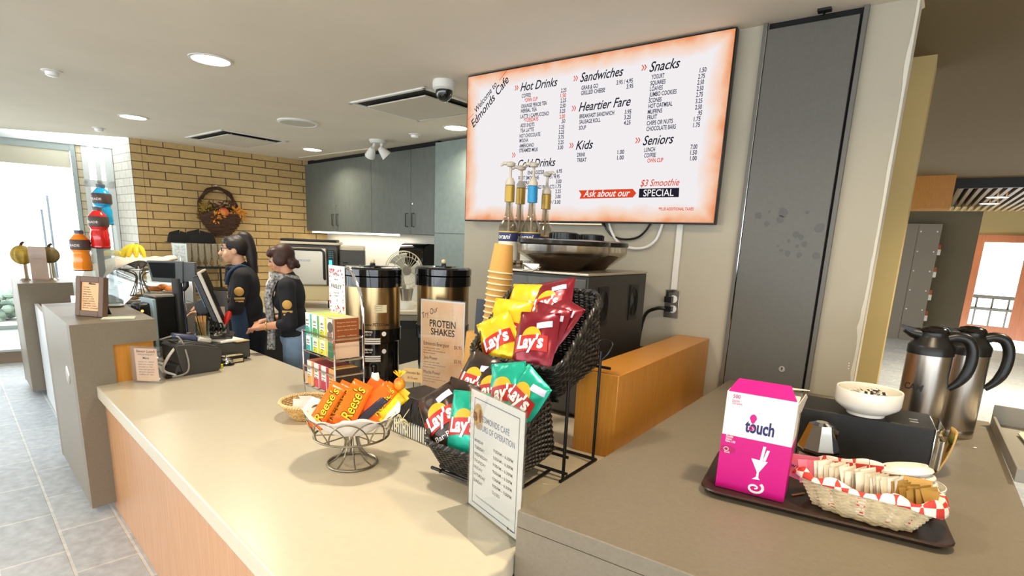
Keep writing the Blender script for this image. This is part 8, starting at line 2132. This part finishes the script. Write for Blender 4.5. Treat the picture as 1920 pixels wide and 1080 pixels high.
# ================================================================ PEOPLE
def person(name, label, pos, face, hgt, hair_col, arms, lean, pitch, style):
    t = thing(name, label, 'person', pos, face)
    k = hgt/1.60
    def L(x, y, z):                       # body frame: x forward, y to the person's left, z up, torso leaning
        zz = z*k; xx = x*k
        if z > 0.9: xx += lean*(z-0.9)*k
        return Vector((xx, y*k, zz))
    HP = L(0.035, 0, 1.478); hs = 0.92 if style == 'young' else 0.88
    RH = Matrix.Rotation(pitch, 3, 'Y')
    def Hd(x, y, z): return HP + RH @ Vector((x*k*hs, y*k*hs, z*k*hs))
    b = MB()
    # head
    b.ball(Hd(-0.012, 0, 0.02), (0.092*k*hs, 0.074*k*hs, 0.092*k*hs), 20, 14, RH)
    b.ball(Hd(0.022, 0, -0.02), (0.070*k*hs, 0.060*k*hs, 0.088*k*hs), 20, 14, RH)
    b.ball(Hd(0.048, 0, -0.078), (0.036*k*hs, 0.036*k*hs, 0.030*k*hs), 14, 10, RH)
    b.limb(Hd(0.084, 0, 0.012), Hd(0.108, 0, -0.026), 0.010*k*hs, 0.015*k*hs)
    b.ball(Hd(0.078, 0, 0.030), (0.016*k*hs, 0.045*k*hs, 0.012*k*hs), 12, 8, RH)
    b.ball(Hd(0.086, 0, -0.056), (0.014*k*hs, 0.024*k*hs, 0.007*k*hs), 12, 8, RH); b.ball(Hd(0.083, 0, -0.068), (0.014*k*hs, 0.021*k*hs, 0.008*k*hs), 12, 8, RH)
    for s in (-1, 1): b.ball(Hd(-0.005, s*0.076, -0.008), (0.020*k*hs, 0.010*k*hs, 0.032*k*hs), 12, 8, RH); b.ball(Hd(0.055, s*0.040, -0.030), (0.030*k*hs, 0.022*k*hs, 0.028*k*hs), 12, 8, RH)
    b.limb(L(0.005, 0, 1.30), Hd(-0.012, 0, -0.05), 0.052*k, 0.048*k)
    # trunk
    b.ball(L(0, 0, 1.20), (0.105*k, 0.155*k, 0.17*k), 20, 12); b.ball(L(0.0, 0, 1.02), (0.100*k, 0.135*k, 0.16*k), 20, 12); b.ball(L(-0.02, 0, 0.88), (0.118*k, 0.158*k, 0.14*k), 20, 12)
    for s in (-1, 1):
        b.limb(L(0, 0, 1.31), L(0, s*0.155, 1.285), 0.05*k, 0.055*k)
        b.limb(L(-0.015, s*0.085, 0.84), L(0.01, s*0.09, 0.46), 0.088*k, 0.058*k); b.limb(L(0.01, s*0.09, 0.46), L(-0.02, s*0.09, 0.09), 0.055*k, 0.036*k)
        b.limb(L(-0.03, s*0.09, 0.05), L(0.12, s*0.10, 0.035), 0.036*k, 0.03*k)
        sh, el, wr, hd = [L(*q) for q in arms[s]]
        b.limb(sh, el, 0.048*k, 0.038*k); b.limb(el, wr, 0.036*k, 0.026*k)
        d = (hd-wr).normalized(); side = d.cross(Vector((0, 0, 1))).normalized() if abs(d.z) < 0.95 else Vector((0, 1, 0)); up_ = side.cross(d)
        b.limb(wr, wr+d*0.06*k, 0.024*k, 0.026*k); b.limb(wr+d*0.05*k+side*0.014*k, wr+d*0.075*k-side*0.014*k, 0.020*k, 0.018*k)
        for f in range(4):
            o_ = side*((f-1.5)*0.017*k); ln_ = (0.066, 0.076, 0.072, 0.056)[f]*k
            a = wr+d*0.072*k+o_; m_ = a+d*ln_*0.55-up_*0.006*k; e_ = m_+d*ln_*0.40-up_*0.028*k
            b.limb(a, m_, 0.0092*k, 0.0085*k, 10); b.limb(m_, e_, 0.0085*k, 0.007*k, 10)
        a = wr+d*0.03*k+side*0.022*k*(-s); b.limb(a, a+d*0.035*k-side*0.026*k*s, 0.011*k, 0.010*k, 10); b.limb(a+d*0.035*k-side*0.026*k*s, a+d*0.065*k-side*0.028*k*s, 0.010*k, 0.008*k, 10)
    b.build('body', mat('skin_'+style, '#dba987' if style == 'young' else '#d39a78', 0.5, var=0.05, vscale=10), t, mods=[('REMESH', 0.0055), ('SMOOTH', 3)])
    # eyes
    for s in (-1, 1):
        b = MB(); b.ball(Hd(0.074, s*0.030, 0.012), 0.0115*k, 12, 8); ey = b.build('eye', mat('eye_white', '#e8e2da', 0.2), t)
        b = MB(); b.ball(Hd(0.0825, s*0.031, 0.012), (0.0045*k, 0.0058*k, 0.0058*k), 10, 8); b.build('iris', mat('iris_brown', '#2b1a12', 0.2), ey)
        b = MB(); b.tube([Hd(0.083, s*0.014, 0.036), Hd(0.085, s*0.032, 0.042), Hd(0.072, s*0.052, 0.036)], 0.004*k, 6); b.build('eyebrow', mat('hair_'+style, hair_col, 0.55), t)
    b = MB(); b.ball(Hd(0.0965, 0, -0.0605), (0.004*k, 0.021*k, 0.006*k), 12, 8, RH); b.build('lips', mat('lip_pink', '#b4665c', 0.4), t)
    # top
    b = MB()
    b.ball(L(0, 0, 1.20), (0.110*k, 0.170*k, 0.175*k), 20, 12); b.ball(L(0, 0, 1.03), (0.106*k, 0.150*k, 0.16*k), 20, 12); b.ball(L(-0.015, 0, 0.91), (0.124*k, 0.165*k, 0.085*k), 20, 12)
    b.ball(L(0.045, 0, 1.16), (0.085*k, 0.135*k, 0.09*k), 18, 12)
    b.limb(L(0.0, 0, 1.28), L(0.0, 0, 1.345), 0.075*k, 0.058*k)
    for s in (-1, 1):
        sh, el, wr, hd = [L(*q) for q in arms[s]]
        b.limb(L(0, 0, 1.30), L(0, s*0.16, 1.285), 0.06*k, 0.066*k); b.limb(sh, el, 0.062*k, 0.052*k); b.limb(el, el+(wr-el)*(0.95 if style == 'young' else 0.35), 0.050*k, 0.042*k)
    top = b.build('dark_top', mat('top_'+style, '#1d1d22', 0.85, var=0.15, vscale=12), t, mods=[('REMESH', 0.008), ('SMOOTH', 4)])
    # badge on the left sleeve
    s = 1; sh, el, wr, hd = [L(*q) for q in arms[1]]
    c_ = sh+(el-sh)*0.42+Vector((0.0, 0.063*k, 0.0)); M_bd = mat('badge_gold', '#c79a4a', 0.5)
    b = MB(); b.ball(c_, (0.034*k, 0.012, 0.034*k), 18, 10); b.box(c_-Vector((0, 0.0, 0.05*k)), (0.07*k, 0.014, 0.014*k)); b.box(c_-Vector((0, 0.0, 0.072*k)), (0.055*k, 0.014, 0.012*k)); b.build('sleeve_badge', M_bd, top)
    # trousers
    b = MB()
    b.ball(L(-0.02, 0, 0.885), (0.128*k, 0.166*k, 0.13*k), 20, 12)
    for s in (-1, 1):
        b.limb(L(-0.018, s*0.085, 0.84), L(0.01, s*0.092, 0.46), 0.100*k, 0.072*k); b.limb(L(0.01, s*0.092, 0.46), L(-0.02, s*0.095, 0.10), 0.072*k, 0.066*k)
    b.build('trousers', mat('trousers_'+style, '#1b1d26' if style == 'young' else '#7c93ab', 0.85, var=0.18, vscale=9), t, mods=[('REMESH', 0.009), ('SMOOTH', 4)])
    for s in (-1, 1):
        b = MB(); b.limb(L(-0.04, s*0.095, 0.042), L(0.13, s*0.105, 0.036), 0.042*k, 0.036*k); b.build('shoe', M_black, t)
    # hair
    mh = mat('hair_'+style, hair_col, 0.5)
    b = MB()
    if style == 'young':
        b.ball(Hd(-0.028, 0, 0.035), (0.098*k*hs, 0.084*k*hs, 0.095*k*hs), 22, 14, RH); b.ball(Hd(0.015, 0, 0.075), (0.065*k*hs, 0.066*k*hs, 0.045*k*hs), 18, 12, RH)
        for s in (-1, 1): b.ball(Hd(0.005, s*0.062, 0.045), (0.05*k*hs, 0.022*k*hs, 0.045*k*hs), 14, 10, RH)
        b.ball(Hd(-0.072, 0, 0.105), (0.040*k*hs, 0.038*k*hs, 0.036*k*hs), 14, 10)
        pts_ = smooth_path([Hd(-0.075, 0, 0.115), Hd(-0.108, 0, 0.10), Hd(-0.125, 0, 0.02), Hd(-0.130, 0, -0.08), Hd(-0.132, 0, -0.17), Hd(-0.135, 0, -0.25)], 6); n_ = len(pts_)
        for i in range(n_-1): f = i/n_; b.limb(pts_[i], pts_[i+1], (0.040+0.012*math.sin(f*3.1)-0.026*f*f)*k*hs, (0.040+0.012*math.sin(f*3.1)-0.026*f*f)*k*hs, 10)
    else:
        b.ball(Hd(-0.025, 0, 0.040), (0.098*k*hs, 0.088*k*hs, 0.092*k*hs), 22, 14, RH); b.ball(Hd(0.040, 0, 0.075), (0.060*k*hs, 0.070*k*hs, 0.042*k*hs), 18, 12, RH)
        b.ball(Hd(-0.062, 0, -0.02), (0.052*k*hs, 0.070*k*hs, 0.070*k*hs), 16, 12, RH)
        for s in (-1, 1): b.ball(Hd(0.005, s*0.066, 0.005), (0.060*k*hs, 0.028*k*hs, 0.062*k*hs), 14, 10, RH)
        b.ball(Hd(0.082, 0, 0.064), (0.026*k*hs, 0.055*k*hs, 0.026*k*hs), 14, 10, RH)
        for j in range(10): a = j*0.63; b.ball(Hd(-0.08+0.03*math.cos(a), 0.06*math.sin(a), -0.06+0.02*math.cos(3*a)), 0.026*k*hs, 10, 8)
    b.build('hair', mh, t, mods=[('REMESH', 0.006), ('SMOOTH', 2)])
    # glasses
    b = MB(); gz = 0.012
    for s in (-1, 1):
        c_ = (0.090, s*0.034)
        b.tube([Hd(0.093-0.010*abs(math.cos(a))*0.3, s*0.034+0.024*math.cos(a), gz+0.015*math.sin(a)) for a in [2*math.pi*i/16 for i in range(16)]], 0.0024*k, 6, closed=True)
        b.tube([Hd(0.090, s*0.058, gz+0.006), Hd(0.05, s*0.078, gz+0.008), Hd(-0.01, s*0.082, gz+0.006)], 0.0026*k, 6)
    b.tube([Hd(0.094, -0.010, gz+0.004), Hd(0.098, 0, gz+0.008), Hd(0.094, 0.010, gz+0.004)], 0.0024*k, 6)
    b.build('glasses', M_black if style == 'young' else mat('glasses_metal', '#8a7f7a', 0.3, 0.8), t)
    return t, L, Hd, k
def face_left(px):                       # heading across the view, to the left
    a = math.atan2(ray(px, 500).x, ray(px, 500).y); return math.pi - a
def stand_at(px, d): q_ = ray(px, 480); k_ = d/math.hypot(q_.x, q_.y); return Vector((q_.x*k_, q_.y*k_, 0))
t, L, Hd, k = person('person', 'person with dark ponytail, glasses and dark top facing left behind the till', stand_at(464, 4.9), face_left(472)-0.05, 1.625, '#1d1310',
    {1: [(0.0, 0.165, 1.275), (0.07, 0.215, 1.05), (0.27, 0.17, 1.02), (0.36, 0.15, 1.02)], -1: [(0.0, -0.165, 1.275), (0.09, -0.2, 1.05), (0.28, -0.14, 1.03), (0.37, -0.12, 1.03)]}, 0.10, 0.05, 'young')
b = MB()
M_den = mat('denim_apron', '#2c415c', 0.85, var=0.15, vscale=20)
b.grid(lambda u, v: (lambda a, z: L(0.0+0.138*math.cos(a), 0.178*math.sin(a), z))((u-0.5)*3.0, 0.60+0.46*v), 24, 12)
ap = b.build('denim_apron', M_den, t, mods=[('SOLID', 0.006)])
b = MB()
for s in (-1, 1): b.tube(smooth_path([L(0.12, s*0.10, 1.22), L(0.085, s*0.105, 1.31), L(0.01, s*0.09, 1.365), L(-0.05, s*0.04, 1.345)], 5), 0.012, 8)
b.build('apron_strap', M_den, ap)
b = MB(); b.limb(L(0.09, 0, 1.335), L(0.13, 0.0, 1.24), 0.030, 0.012); b.tube([L(0.03+0.068*math.cos(a), 0.068*math.sin(a), 1.35) for a in [2*math.pi*i/24 for i in range(24)]], 0.018, 8, closed=True); b.build('dark_scarf', mat('scarf_dark', '#232127', 0.85, var=0.5, vscale=60, color2='#4a4a50'), t)
t, L, Hd, k = person('person', 'person with short brown hair, patterned scarf and jeans looking down beside the urns', stand_at(546, 4.5), face_left(546)-0.12, 1.575, '#3a2218',
    {1: [(0.0, 0.165, 1.265), (-0.01, 0.235, 1.02), (0.185, 0.165, 0.985), (0.27, 0.13, 0.97)], -1: [(0.0, -0.165, 1.265), (0.03, -0.22, 1.02), (0.20, -0.13, 0.99), (0.28, -0.09, 0.97)]}, 0.06, 0.26, 'older')
M_sc = mat('patterned_scarf', '#17161a', 0.8, var=1.0, vscale=55, color2='#c9c6c2')
b = MB(); b.tube([L(0.025+0.075*math.cos(a), 0.078*math.sin(a), 1.345+0.012*math.cos(a)) for a in [2*math.pi*i/28 for i in range(28)]], 0.030, 10, closed=True)
b.tube(smooth_path([L(0.09, 0.05, 1.34), L(0.145, 0.07, 1.22), L(0.150, 0.08, 1.08), L(0.150, 0.09, 0.95), L(0.160, 0.10, 0.80)], 5), [0.030]*21, 8); b.tube(smooth_path([L(0.09, -0.03, 1.34), L(0.15, -0.02, 1.2), L(0.155, -0.02, 1.0), L(0.155, -0.02, 0.88)], 5), 0.026, 8)
b.build('patterned_scarf', M_sc, t)
b = MB(); c_ = L(0.165, 0.17, 0.988); b.tube([c_+Vector((0.006*math.cos(a), 0.034*math.cos(a), 0.034*math.sin(a))) for a in [2*math.pi*i/20 for i in range(20)]], 0.004, 6, closed=True); b.build('bracelet', mat('bracelet_gold', '#c9a45a', 0.3, 0.8), t)
